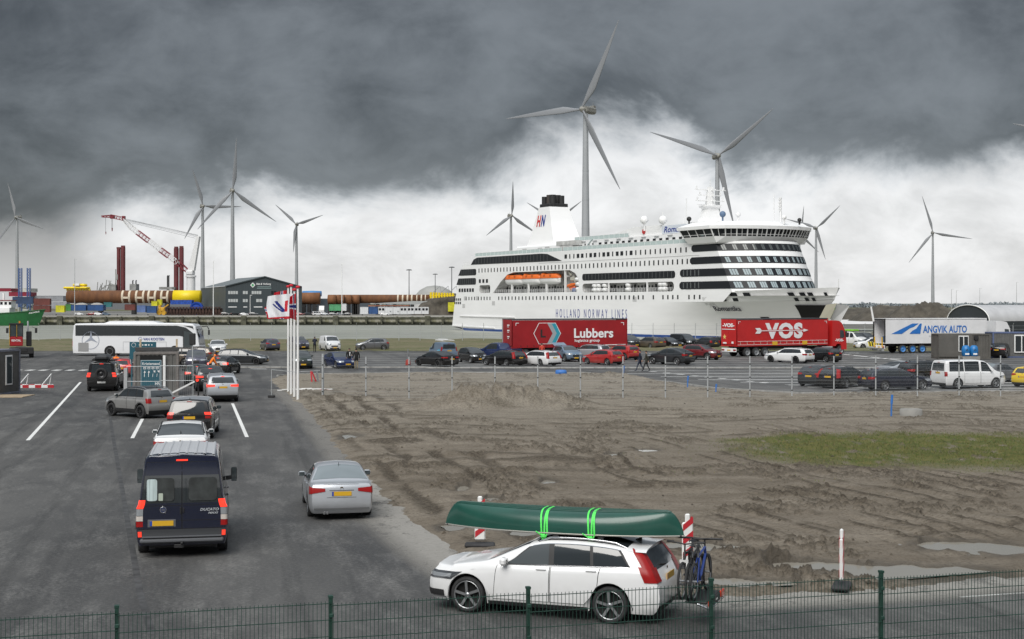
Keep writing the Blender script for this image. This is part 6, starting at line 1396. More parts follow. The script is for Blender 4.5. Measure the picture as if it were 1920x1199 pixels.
# terminal tractor
tt = thing('terminal_tractor', 'red and black terminal tractor standing under the green ship bow', 'tractor', (px_x(40, 155), 155, 0), R_(-70))
m = MB(); m.box((0, 0, .85), (4.6, 1.1, .45), 0, 0, .04); m.box((-1.2, 0, .6), (1.3, 2.4, .6), 0, 0, .08); m.box((1.9, .0, .75), (.7, 2.4, .75), 0, 0, .08); m.build('chassis', DARKM, tt)
m = MB(); m.box((1.35, .55, 1.75), (1.5, 1.35, 1.0), 0, 0, .06); m.build('cab', mat('tractor_red', (.33, .015, .02), .4), tt)
m = MB(); m.box((1.35, .55, 2.9), (1.46, 1.30, 1.30), 0, 0, .05); cg = m.build('cab_glass', GLASSL, tt)
m = MB()
for sx in (.65, 2.07):
    for sy in (-.1, 1.2): m.bar((sx, sy, 2.2), (sx, sy, 3.6), .10)
m.bar((2.1, .55, 2.2), (2.1, .55, 3.6), .08); m.box((1.35, .55, 3.6), (1.6, 1.45, .14)); m.build('cab_frame', BLACK, tt)
m = MB(); m.tube([(2.12, .50, 2.2), (2.12, .50, 3.5)], .03, 5); m.tube([(2.12, 1.22, 1.4), (2.12, 1.22, 3.5)], .03, 5); m.build('hand_rail', mat('rail_yellow', (.55, .33, .03), .5), tt)
tt.scale.y = -1; put_text('RENTAL', PRINTW, tt, (2.115, .55, 1.85), (0, 1, 0), w=.95, h=.22, depth=.01, bold=.02).scale.x = -1
m = MB(); m.box((1.0, -.75, 2.0), (.7, .55, 1.6), 0, 0, .05); m.build('engine_cover', BLACK, tt); m = MB(); m.cyl((.9, -.65, 2.7), (.9, -.65, 3.9), .09, n=10); m.build('exhaust', STEEL, tt)
m = MB(); m.cyl((1.4, .2, 3.67), (1.4, .2, 3.9), .09, n=10); m.build('beacon', mat('beacon_orange', (.6, .2, .02), .3), tt)
for sd in (-1.45, 1.45): m = MB(); m.box((2.0, sd, 2.9), (.1, .25, .55), 0, 0, .03); m.bar((2.0, sd * .7, 3.3), (2.0, sd, 3.1), .04); m.build('mirror', BLACK, tt)
lorry_wheels(tt, (1.55, -1.5), 1.02, .5, .4)
# ================================================================ the ferry
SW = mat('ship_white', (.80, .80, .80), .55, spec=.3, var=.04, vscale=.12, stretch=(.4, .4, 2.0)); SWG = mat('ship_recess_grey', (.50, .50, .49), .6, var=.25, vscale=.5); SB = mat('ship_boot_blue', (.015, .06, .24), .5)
SK = mat('ship_black_glass', (.014, .016, .019), .3, spec=.15); PANE = mat('ship_pale_pane', (.28, .34, .36), .3, spec=.2); NAVYP = mat('print_navy', (.02, .04, .25), .5); ORANGE = mat('lifeboat_orange', (.70, .14, .015), .4, coat=.2)
ship = thing('ferry', 'large white ferry with black window bands and orange lifeboats', 'ferry', (-19.2, 535, -4.2), R_(-62))
SV = lambda a, b, h=0.0: (a, h, b)          # (along, up) on the near side, h = depth behind it
def W_(z): return z + 4.2                     # height above the water from height above the quay
def rbox(u0, u1, z0, z1, r=1.0, lcut=0.0):
    pts = []
    for cx, cz, a0 in ((u1 - r, z1 - r, 0), (u0 + r + lcut, z1 - r, 90), (u0 + r, z0 + r, 180), (u1 - r, z0 + r, 270)):
        for k in range(5): a = R_(a0 + 22.5 * k); pts.append((cx + r * math.cos(a), cz + r * math.sin(a)))
    return pts
bay = [(26.6, W_(9.4)), (84.6, W_(9.4)), (86.2, W_(11.0)), (86.0, W_(13.6)), (84.0, W_(15.4)), (80.5, W_(16.5)), (42, W_(16.5)), (37.5, W_(15.8)), (32.5, W_(13.4))]
prom = rbox(88.5, 139.5, W_(9.2), W_(12.0), 1.2); sml = rbox(15.8, 24.3, W_(9.5), W_(12.3), .8)
outer = [(-7, 1.4), (2, .9), (8, .8), (112, .8), (112, 10.4), (163, 10.4), (167, 13.2), (159, 27.0), (76, 27.0), (12, 27.0), (9, 24.3), (2.2, 24.0), (1.2, 22.5), (-4.5, 11.5)]
m = MB(); m.sheet(outer, [bay, prom, sml], 0, SV); m.build('hull_side', SW, ship)
# recesses
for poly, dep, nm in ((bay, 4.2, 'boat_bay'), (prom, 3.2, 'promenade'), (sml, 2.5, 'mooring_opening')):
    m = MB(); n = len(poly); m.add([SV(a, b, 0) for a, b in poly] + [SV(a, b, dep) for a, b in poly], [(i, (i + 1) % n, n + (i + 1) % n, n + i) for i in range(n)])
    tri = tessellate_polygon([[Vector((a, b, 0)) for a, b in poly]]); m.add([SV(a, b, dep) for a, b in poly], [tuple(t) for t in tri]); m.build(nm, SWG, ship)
    us = [p[0] for p in poly]; zs = [p[1] for p in poly]; u0, u1, z0 = min(us) + 1.5, max(us) - 1.5, min(zs)
    m = MB(); k = 0; u = u0 + 1.5
    while u < u1 - 1:
        if k % 3 == 0: m.box((u, dep - .08, z0 + 1.25), (1.0, .1, 2.1))
        else: m.cyl((u, dep - .1, z0 + 1.6), (u, dep - .02, z0 + 1.6), .42, n=10)
        u += 1.9; k += 1
    m.build('recess_doors', SK, ship)
    m = MB()
    for z in (.45, .8, 1.15): m.bar((min(us) + .6, .12, z0 + z), (max(us) - .6, .12, z0 + z), .06, .06)
    for u in np.arange(min(us) + 1, max(us) - .5, 1.5): m.bar((u, .12, z0), (u, .12, z0 + 1.15), .06, .06)
    m.build('railing', SW, ship)
for u in (40.2, 52.2, 64.6, 77.0): m = MB(); m.box((u, .45, W_(11.2)), (.55, .6, 4.0 if u < 70 else 11), 0); m.box((u, 1.2, W_(14.6)), (.5, 1.8, .5)); m.build('davit_post', SW, ship)
for u in (104, 125.5): m = MB(); m.box((u, .2, W_(10.6)), (.5, .4, 2.8)); m.build('promenade_post', SW, ship)
# lifeboats
def lifeboat_meshes():
    LL = 13.2; h = MB(); c = MB(); hu = []; ca = []
    for k in range(15):
        t = -1 + 2 * k / 14; w = 1.75 * (1 - abs(t) ** 3.5) ** .6 + .05; u = t * LL / 2
        hu.append([(u, w * math.cos(a), .1 - 2.05 * (1 - .25 * abs(t) ** 3) * abs(math.sin(a)) ** .7) for a in np.linspace(0, math.pi, 11)])
        hh = (1.55 if abs(t) < .75 else 1.55 - 1.2 * ((abs(t) - .75) / .25) ** 1.5) + (.35 if -.75 < t < -.45 else 0)
        ca.append([(u, w * math.cos(a) * .98, .1 + hh * abs(math.sin(a)) ** .55) for a in np.linspace(0, math.pi, 11)])
    h.grid(hu); c.grid(ca)
    r = MB(); r.tube([(-LL / 2, -1.0, .12)] + [(p[0][0], -abs(p[0][1]) - .04, .12) for p in hu[1:-1]] + [(LL / 2, -1.0, .12)], .10, 5); r.box((2.4, -1.60, .9), (1.1, .25, .7)); r.box((-1.6, -1.60, .9), (1.1, .25, .7)); 
    return h.mesh('lifeboat', [SW]), c.mesh('canopy', [ORANGE]), r.mesh('fender', [mat('boat_fender', (.45, .10, .02), .6)])
lbm = lifeboat_meshes()
for u in (41.0, 53.4, 65.8):
    o = put('lifeboat', lbm[0], ship, (u, 1.35, W_(14.0))); put('canopy', lbm[1], o); put('fender', lbm[2], o)
# rescue boat, its davit, and life raft canisters
m = MB(); m.tube([(78.3, .8, W_(11.4)), (80.5, .7, W_(11.6)), (83.2, .8, W_(12.0))], [.55, .7, .35], 8); m.box((81, 1.0, W_(10.6)), (3.5, 1.2, 1.2), 0, 0, .3); m.build('rescue_boat', ORANGE, ship)
m = MB(); m.box((82.5, .9, W_(10.2)), (1.6, 1.2, 1.2)); m.build('blue_drums', mat('drum_blue', (.03, .10, .35), .5), ship)
m = MB(); m.bar((78.0, 1.2, W_(16.0)), (80.2, .8, W_(14.8)), .5, .5); m.bar((81.3, .9, W_(14.6)), (83.6, .7, W_(11.8)), .45, .45); m.box((80.2, 1.6, W_(13.6)), (2.2, 1.6, 1.4), 0, 0, .3); m.build('rescue_davit', mat('davit_pale', (.45, .44, .38), .5), ship)
def raft(u, z): m = MB(); m.lathe([(0, -1.1), (.42, -1.1), (.62, -.9), (.66, -.1), (.66, .1), (.62, .9), (.42, 1.1), (0, 1.1)], 10, 0, 'x'); return m
rm_ = raft(0, 0).mesh('life_raft', [SW])
for u, z in [(85.0, 10.3), (85.0, 11.9), (84.6, 13.5), (95.2, 9.95), (95.2, 11.3), (97.6, 9.95), (97.6, 11.3), (101.2, 9.95), (101.2, 11.3), (114.6, 9.95), (114.6, 11.3), (132.2, 9.95), (132.2, 11.3), (134.0, 9.95), (134.0, 11.3)]: put('life_raft', rm_, ship, (u, .6, W_(z)))
# window bands on the side
def band(pts, name='window_band', h=-.02, bars=None, col=None):
    m = MB(); m.prism(pts, h, h - .06, 0, SV); o = m.build(name, col or SK, ship)
    if bars is not None:
        z0 = min(p[1] for p in pts); z1 = max(p[1] for p in pts)
        for u in bars: m = MB(); m.box((u, h - .08, (z0 + z1) / 2), (.12, .04, (z1 - z0) * .86)); m.build('mullion', mat('mullion_grey', (.13, .14, .14), .4), o)
    return o
band([(9.0, W_(19.9)), (75.5, W_(19.6)), (66, W_(22.1)), (62, W_(22.35)), (14, W_(22.35)), (11.2, W_(21.7))], bars=np.arange(13, 66, 2.3))
band(rbox(88.5, 140.2, W_(13.0), W_(15.1), .9), bars=np.arange(90.5, 139, 2.0))
band([(-1.6, W_(16.0)), (12.6, W_(16.0)), (13.2, W_(16.4)), (13.2, W_(17.9)), (12.6, W_(18.3)), (.5, W_(18.3))], bars=np.arange(1, 12, 1.6))
band([(-3.2, W_(12.6)), (12.4, W_(12.6)), (13.0, W_(13.0)), (13.0, W_(14.6)), (12.4, W_(15.0)), (-1.5, W_(15.0))], bars=np.arange(-1, 12, 1.6))
# port holes and cabin windows, one by one
m = MB(); m.box((0, 0, 0), (.62, .06, 1.45), 0, 0, .02); w1 = m.mesh('window', [SK]); m = MB(); m.box((0, 0, 0), (1.5, .06, 1.3)); w2 = m.mesh('window', [SK])
m = MB(); m.box((0, 0, 0), (.62, .06, 1.2)); w3 = m.mesh('window', [SK])
def slant(u, za, zb, ua, ub): return za + (zb - za) * (u - ua) / (ub - ua)
for u in np.arange(15.5, 149, 2.42): put('window', w1, ship, (u, -.03, W_(17.6)))
for i, u in enumerate(np.arange(78, 148, 2.6)): put('window', w2 if i in (0, 3, 4, 6, 7, 9, 10, 12, 13, 15) else w1, ship, (u, -.03, W_(20.9)))
for u in list(np.arange(5, 12, 2.3)) + list(np.arange(15, 25, 2.3)) + list(np.arange(31, 125, 2.5)) + [129, 134, 136.5, 139, 141.5, 147, 149.6, 152.2]: put('window', w3, ship, (u, -.03, W_(7.55)))
for u in np.arange(-.5, 11, 2.2): put('window', w2, ship, (u, -.03, W_(10.6)))
for u in (16.2, 19, 21.8): put('window', w2, ship, (u, -.03, W_(13.8)))
for u in (-4.5, -3.0, -1.4, .1):
    for z in (7.2, 5.9): m = MB(); m.box((u, -.03, W_(z)), (.9, .06, .9)); m.build('window', SK, ship)
m = MB()
for u0, z in ((3.3, 7.6), (13.2, 7.6), (26, 5.8), (2, 4.8), (118, 7.0), (146, 14.0), (146, 10.3)):
    for k in range(5): m.box((u0 + k * .45, -.03, W_(z)), (.25, .04, 1.5))
m.build('vent_grille', mat('vent_grey', (.42, .42, .42), .5), ship)
m = MB(); m.bar((0, -.2, W_(1.1)), (43, -.2, W_(.9)), .35, .28); m.bar((-6.5, -.15, 1.6), (28, -.15, 1.25), .3, .4); m.build('rubbing_strake', SW, ship)
m = MB(); m.bar((60, -.04, W_(19.2)), (152, -.04, W_(19.2)), .06, .10); m.build('deck_line', mat('line_grey', (.45, .45, .45), .5), ship)
# blue boot topping
m = MB(); m.sheet([(6, -1.5), (112, -1.5), (112, .8), (2, .8)], [], 0, SV); m.build('boot_topping', SB, ship)
# stern, far side, decks
st_prof = [(-7, 1.4), (-4.5, 11.5), (1.2, 22.5), (2.2, 24.0)]
m = MB(); m.grid([[(a, 0, b) for a, b in st_prof], [(a, 29, b) for a, b in st_prof]], 0, False); m.grid([[(-7, 0, 1.4), (-7, 29, 1.4)], [(10, 0, -1), (10, 29, -1)]], 0, False); m.build('stern', SW, ship)
m = MB(); m.sheet(outer, [], 0, lambda a, b: (a, 29, b)); m.sheet([(6, -1.5), (112, -1.5), (112, .8), (2, .8)], [], 0, lambda a, b: (a, 29, b)); m.build('far_side', SW, ship)
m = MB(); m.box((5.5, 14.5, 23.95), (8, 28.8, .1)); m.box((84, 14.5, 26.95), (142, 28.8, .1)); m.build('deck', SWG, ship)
# bow
def hb(u, lev):
    u0, ue, p = BOW[lev]; t = min(max((u - u0) / (ue - u0), 0), 1); return 14.5 * (1 - t ** p)
BOW = {-1.5: (116, 180, 1.75), .8: (116, 181, 1.8), 4.0: (120, 183.5, 1.9), 7.0: (128, 187, 2.05), 10.4: (148, 191.5, 2.5), 13.2: (160, 193, 2.4)}
levs = sorted(BOW); 
def bowpt(s, lev, side=-1):
    u0 = 112 if lev <= 10.4 else 150; ue = BOW[lev][1]; u = u0 + (ue - u0) * (1 - (1 - s) ** 1.7); return (u, 14.5 + side * hb(u, lev), lev + (.6 * s ** 3 if lev > 10 else 0))
for nm, lv, mt_ in (('bow', levs[1:5], SW), ('bow_boot_topping', levs[:2], SB)):
    for sd in (-1, 1): m = MB(); m.grid([[bowpt(s, l, sd) for s in np.linspace(0, 1, 40)] for l in lv]); m.build(nm, mt_, ship)
for sd in (-1, 1):
    m = MB(); top = [(u, 14.5 + sd * hb(u, 13.2), 13.2 + .9 * ((u - 150) / 43) ** 2) for u in np.linspace(150, 193, 40)]; low = [(u, 14.5 + sd * hb(u, 10.4), 10.4 + .6 * ((u - 150) / 41.5) ** 3) for u in np.linspace(150, 191.5, 40)]; m.grid([low, top]); m.build('bulwark', SW, ship)
m = MB(); U = np.linspace(150, 192, 24); m.grid([[(u, 14.5 - hb(u, 13.2) + .1, 12.0) for u in U], [(u, 14.5 + hb(u, 13.2) - .1, 12.0) for u in U]]); m.build('fore_deck', SWG, ship)
def on_bow(u, z, off=.08, side=-1):
    k = sorted(BOW); j = max(i for i in range(len(k)) if k[i] <= z + 1e-6); j = min(j, len(k) - 2); t = (z - k[j]) / (k[j + 1] - k[j]); h_ = hb(u, k[j]) * (1 - t) + hb(u, k[j + 1]) * t
    return Vector((u, 14.5 + side * (h_ + off), z))
def bowpatch(name, u0, u1, z0, z1, mt_, sl=0.0, off=.1):
    m = MB(); m.grid([[tuple(on_bow(u0 + (u1 - u0) * i / 6 + sl * j / 3, z0 + (z1 - z0) * j / 3, off)) for i in range(7)] for j in range(4)]); return m.build(name, mt_, ship)
for u0, u1 in ((161, 163.6), (165.4, 168.0), (170.2, 172.4), (182.6, 184.0), (185.2, 186.4), (186.9, 188.0), (190.2, 190.8)):
    bowpatch('mooring_port', u0, u1, W_(7.7), W_(8.6), SK); 
for u0, u1 in ((161.8, 163.4), (165.8, 167.6), (183.3, 184.2), (185.7, 186.5), (187.2, 187.9)): bowpatch('mooring_port', u0, u1, W_(6.35), W_(7.2), SK)
for u0 in (154.6, 156.0, 157.4):
    for k in range(3): bowpatch('vent_grille', u0 + .42 * k, u0 + .42 * k + .2, W_(4.6), W_(7.5), mat('vent_grey', (.42, .42, .42), .5), -1.3)
# open bow doors: dark opening, white door leaf swung aside
bowpatch('bow_opening', 180.6, 188.6, W_(.5), W_(5.3), SEAM, 1.6, .14); bowpatch('side_port', 171.0, 173.6, W_(.4), W_(2.1), SEAM, -1.6, .1)
m = MB(); m.grid([[(188.4, 11.0, W_(.4)), (190.4, 13.2, W_(.4))], [(190.6, 12.4, W_(5.4)), (192.6, 14.3, W_(5.8))]], 0, False); m.build('bow_door', mat('door_inside', (.40, .38, .30), .6), ship)
m = MB(); m.grid([[(188.4, 15.0, W_(.2)), (190.2, 17.0, W_(.2))], [(192.2, 14.8, W_(5.6)), (193.2, 18.0, W_(5.2))]], 0, False); m.build('bow_door', SW, ship)
m = MB(); m.bar((193, 14.5, 14), (193, 14.5, 16.2), .2); m.build('jack_staff', SW, ship)
# lettering
put_text('HOLLAND NORWAY LINES', NAVYP, ship, (93.2, -.06, W_(2.55)), (1, 0, 0), w=43, h=2.75, depth=.04, bold=-.012, space=1.75)
p = on_bow(161.5, W_(4.3), .45); t_ = (on_bow(166, W_(5.0)) - on_bow(157, W_(5.0))).normalized(); up = (on_bow(161.5, W_(6.0)) - on_bow(161.5, W_(4.0))).normalized()
put_text('Romantika', mat('print_black', (.03, .03, .05), .5), ship, p, t_, up, w=9.6, h=1.9, depth=.1)
# ---- front of the superstructure
def UF(z): return 176 - 8.0 * (z - 8.8) / 14.0
def FR(s, z, off=0.0):
    u = UF(z) - 9 * abs(2 * s - 1) ** 2.2; e = .004; 
    du = (UF(z) - 9 * abs(2 * (s + e) - 1) ** 2.2) - (UF(z) - 9 * abs(2 * (s - e) - 1) ** 2.2); dv = 29 * 2 * e; n = math.hypot(du, dv); return (u + dv / n * off, 29 * s - du / n * off, W_(z))
SS = [.5 - .5 * abs(math.cos(math.pi * k / 40)) * (1 if k <= 20 else -1) for k in range(41)]
m = MB(); m.grid([[FR(min(max(s, 0), 1), z) for s in SS] for z in (8.8, 12, 15, 18, 20, 22.8)]); m.build('front_wall', SW, ship)
for (z0, z1, ua, groups) in ((9.75, 11.85, 142.3, 11), (13.25, 15.35, 142.6, 11), (16.7, 18.65, 147.5, 13), (20.15, 22.1, 148.2, 13)):
    rows = []
    for z in np.linspace(z0, z1, 5):
        cu = UF(z) - 9; e = abs((z - z0) / (z1 - z0) - .5) * 2; st_ = ua + .9 * e ** 3
        rows.append([(st_ + (cu - .1 - st_) * k / 4, -.08, W_(z)) for k in range(5)] + [FR(s, z, .10) for s in SS if -1e-6 <= s <= 1.0001])
    m = MB(); m.grid(rows); b_ = m.build('window_band', SK, ship)
    for g_ in range(groups):
        s0 = .03 + .93 * g_ / groups; wd = .93 / groups
        for k in range(3 if z0 < 16 else 2):
            a = s0 + wd * .20 * k + (.0); m = MB(); m.grid([[FR(a + wd * .16 * i - .004 * (j - .5), z0 + (z1 - z0) * (.12 + .76 * j), .18) for i in (0, 1)] for j in (0, 1)]); m.build('pane', PANE if z0 < 20 else mat('ship_dim_pane', (.07, .08, .08), .1), b_)
    if z0 < 16:
        for u in (144.5, 146.3, 148.0, 150.0, 151.8):
            m = MB(); m.box((u, -.12, W_((z0 + z1) / 2)), (.5, .04, 1.6)); m.build('pane', mat('ship_dim_pane', (.07, .08, .08), .1), b_)
# ---- bridge with wings
def bplan(g=0.0):
    pts = [(147 - g, -1.6 - g), (161, -1.6 - g)]
    for k in range(1, 12):
        s = k / 12; pts.append((166.5 + g - 5.5 * abs(2 * s - 1) ** 2.0, -1.6 - g + (32.2 + 2 * g) * s))
    return pts + [(161, 30.6 + g), (146.5 - g, 30.6 + g)]
def slab(name, z0, z1, g0, g1, mt_): 
    A, B = bplan(g0), bplan(g1); n = len(A); m = MB(); m.add([(a, b, W_(z0)) for a, b in A] + [(a, b, W_(z1)) for a, b in B], [(i, (i + 1) % n, n + (i + 1) % n, n + i) for i in range(n)]); m.add([(a, b, W_(z0)) for a, b in A], [tuple(range(n))]); m.add([(a, b, W_(z1)) for a, b in B], [tuple(range(n))]); return m.build(name, mt_, ship)
slab('bridge_deck', 22.4, 24.1, -.8, .2, SW); bw = slab('bridge_windows', 24.1, 26.1, .1, .9, SK); slab('bridge_roof', 26.1, 27.0, 1.5, 1.6, SW); slab('bridge_roof', 27.0, 28.3, 1.4, -1.5, SW)
A, B = bplan(.14), bplan(.96)
for i in range(len(A) - 1):
    for q in ((0, .5) if i > 0 else (0, .25, .5, .75)):
        a = Vector(A[i]).lerp(Vector(A[i + 1]), q); b = Vector(B[i]).lerp(Vector(B[i + 1]), q); m = MB(); m.bar((a.x, a.y, W_(24.1)), (b.x, b.y, W_(26.1)), .34 if q == 0 else .14, .2); m.build('mullion', SW, bw)
m = MB()
for i in range(len(A) - 1): a, b = bplan(.32)[i], bplan(.32)[i + 1]; m.bar((a[0], a[1], W_(24.65)), (b[0], b[1], W_(24.65)), .08, .12)
m.build('window_sill', SW, bw)
for (u, v, z) in ((146.0, -2.1, 24.9), (155, -2.2, 24.9)): m = MB(); m.box((u + 1, v + .38, W_(25.1)), (1.6, .05, 1.5)); m.build('pane', mat('pane_green', (.30, .42, .42), .1), bw)
# ---- decks above
GLR = mat('rail_glass', (.45, .54, .53), .15, spec=.5)
m = MB(); m.box((112.5, 14.5, W_(24.4)), (73, 22.5, 3.2)); m.build('deck_house', SW, ship)
m = MB(); m.box((52, 14.5, W_(24.3)), (36, 19, 3.0), 0, 0, .6); m.box((73, 12, W_(25.4)), (10, 17, .5)); m.build('funnel_casing', SW, ship)
m = MB(); m.prism([(92, W_(26.0)), (98, W_(27.0)), (106, W_(28.0)), (112, W_(28.9)), (149, W_(28.9)), (149, W_(26.0))], 4.0, 25, 0, SV); m.build('deck_house', SW, ship)
m = MB(); m.box((135.5, 3.9, W_(27.4)), (15.5, .16, 2.4)); nb = m.build('name_board', mat('board_pale', (.62, .66, .72), .5), ship)
put_text('Romantika', NAVYP, nb, (135.6, 3.78, W_(27.4)), (1, 0, 0), w=13.5, h=1.75, depth=.05, bold=.01, shear=.25)
m = MB(); m.cyl((118, 3.7, W_(27.3)), (118, 3.95, W_(27.3)), .75, n=12); m.build('life_ring', mat('ring_red', (.5, .03, .03), .5), ship)
for i, u in enumerate(list(np.arange(80, 90, 2.4)) + list(np.arange(94, 147, 3.4))): put('window', w2 if u > 91 else w3, ship, (u, 3.2, W_(24.3)))
for u0, u1, z in ((76, 147, 22.8), (12, 75, 22.8), (78, 110, 26.0)):
    v = .25 if z < 23 else 3.4; m = MB(); m.box(((u0 + u1) / 2, v, W_(z + .6)), (u1 - u0, .05, 1.1)); m.build('rail_glass', GLR, ship)
    m = MB(); m.bar((u0, v, W_(z + 1.2)), (u1, v, W_(z + 1.2)), .09, .09)
    for u in np.arange(u0, u1 + .1, 3.0): m.bar((u, v - .03, W_(z)), (u, v - .03, W_(z + 1.2)), .08, .08)
    m.build('railing', SW, ship)
m = MB()
for z in (.5, .9, 1.3): m.bar((2.5, .2, 24 + z), (9.5, .2, 24 + z), .06, .06)
for u in np.arange(2.5, 10, 1.2): m.bar((u, .2, 24), (u, .2, 25.3), .06, .06)
m.bar((9, .3, 24), (9, .3, 28), .08, .08); m.build('railing', SW, ship)
m = MB(); m.box((76.5, 6, W_(25.3)), (13, 10, 1.6)); m.box((76.5, 3, W_(24.0)), (8, 4, 1.6)); m.build('pool_bar', SWG, ship)
m = MB()
for u in np.arange(84, 146, 7): m.box((u, 3.0, W_(25.6)), (2.4, .3, .12))
m.build('light_bracket', GREYM, ship)
m = MB(); m.bar((88, 1.0, W_(22.9)), (93, 1.0, W_(26)), .5, .15); m.build('stair', GLR, ship)
m = MB()
for u, z in ((41, 23.8), (52, 23.8), (57, 24.0)): m.box((u, 4.9, W_(z)), (3.0, .12, 1.8))
m.build('vent_grille', mat('vent_grey', (.42, .42, .42), .5), ship)
# ---- funnel
FB = [(33.5, 8), (57.5, 8), (57.5, 21), (33.5, 21)]; FT = [(41.0, 10.6), (48.4, 10.6), (48.4, 18.4), (41.0, 18.4)]; zb, zt = W_(22.8), W_(39.2)
def fun(t): 
    k = t ** .75; return [(a[0] + (b[0] - a[0]) * k, a[1] + (b[1] - a[1]) * k, zb + (zt - zb) * t) for a, b in zip(FB, FT)]
m = MB(); m.grid([fun(t) for t in np.linspace(0, 1, 10)], 0, False, True); m.add(fun(1), [(0, 1, 2, 3)]); fu = m.build('funnel', SW, ship)
m = MB(); m.box((44.7, 14.5, zt + .5), (7.2, 7.4, 1.4), 0, 0, .2); m.build('funnel_cap', BLACK, fu)
for u, v, r, h in ((42.2, 12.2, 1.0, 3.8), (44.6, 13.0, 1.25, 4.3), (47.2, 12.6, 1.2, 4.2), (44.0, 16.4, 1.2, 4.4), (47.0, 16.2, 1.1, 4.0), (40.6, 14, .5, 2.2)): m = MB(); m.cyl((u, v, zt + .6), (u, v, zt + h), r, n=12); m.build('exhaust_pipe', BLACK if u != 44.6 else mat('pipe_rust', (.05, .042, .038), .7), fu)
def ff(a, z):      # point on the near face of the funnel
    t = (z - zb) / (zt - zb); q = fun(t); p0, p1 = Vector(q[0]), Vector(q[1]); return p0.lerp(p1, a)
p = ff(.42, W_(34.4)); x_ = ff(.6, W_(34.4)) - ff(.3, W_(34.4)); y_ = ff(.42, W_(35.4)) - ff(.42, W_(33.4)); nrm = x_.cross(y_).normalized()
for ch, mt_, dx in (('H', mat('logo_red', (.55, .03, .03), .5), -1.75), ('N', NAVYP, 1.35)): put_text(ch, mt_, fu, p + x_.normalized() * dx + nrm * .12, x_, y_, w=2.7, h=4.0, depth=.08, bold=.02, shear=.15)
# ---- masts and domes
m = MB(); prof = [(0, 3.4), (1, 2.9), (3, 2.2), (5, 1.7)]; mx, mv = 137.0, 14.5
m.grid([[(mx + sx * w * .8, mv + sy * w, W_(28.3) + z) for sx, sy in ((-1, -1), (1, -1), (1, 1), (-1, 1))] for z, w in ((0, 3.4), (2.5, 2.5), (5, 1.9), (5.6, 2.6), (6.0, 2.6), (6.1, 1.2), (10.5, .8), (11.5, .7))], 0, False, True)
for z, l in ((7.4, 5.2), (9.0, 4.2), (10.6, 5.5), (6.2, 4.5)): m.bar((mx, mv - l, W_(28.3) + z), (mx, mv + l, W_(28.3) + z), .22, .22); m.bar((mx - l * .5, mv, W_(28.3) + z), (mx + l * .5, mv, W_(28.3) + z), .22, .22)
for z, l in ((7.4, 4.5), (9.0, 3.6), (10.6, 4.8)):
    for s_ in (-1, 1): m.box((mx, mv + s_ * l, W_(28.3) + z + .5), (.35, .35, 1.0))
m.bar((mx, mv, W_(39)), (mx, mv, W_(42)), .15); ms_ = m.build('mast', SW, ship)
m = MB(); m.box((mx + 1, mv, W_(33.9)), (.5, 4.2, .4)); m.box((mx + .8, mv - 3.5, W_(35.6)), (.4, 2.6, .3)); m.build('radar', SW, ms_)
for px, py, D, r, c_ in ((1208, 413, 432, 1.25, SW), (1243, 413, 424, 1.3, SW), (1355, 402, 405, .9, mat('dome_blue', (.10, .16, .26), .5)), (1384, 403, 402, .7, SW), (1470, 408, 396, .7, SW), (1292, 411, 410, .7, BLACK), (1499, 413, 398, .6, BLACK)):
    X = px_x(px, D); Z = EYE - (py - HY) * D / FPX; rel = Vector((X + 19.2, D - 535, 0)); c62, s62 = math.cos(R_(62)), math.sin(R_(62)); lu = rel.x * c62 - rel.y * s62; lv = rel.x * s62 + rel.y * c62
    m = MB(); m.ball((lu, lv, Z + 4.2), r, 12, 8); m.cyl((lu, lv, W_(27.5)), (lu, lv, Z + 4.2), .25, n=8); m.build('radio_dome', c_, ship)
for (u, v, h) in ((160, 22, 7.5), (122, 8, 5), (140, 4, 8), (152, 26, 9), (130, 10, 3)):
    m = MB(); m.cyl((u, v, W_(28)), (u, v, W_(28 + h)), .12 if h != 7.5 else .32, n=6)
    if h == 7.5:
        for k in range(4): m.box((u, v - .4, W_(32 + k)), (.6, .6, .5))
    m.build('antenna', SW, ship)
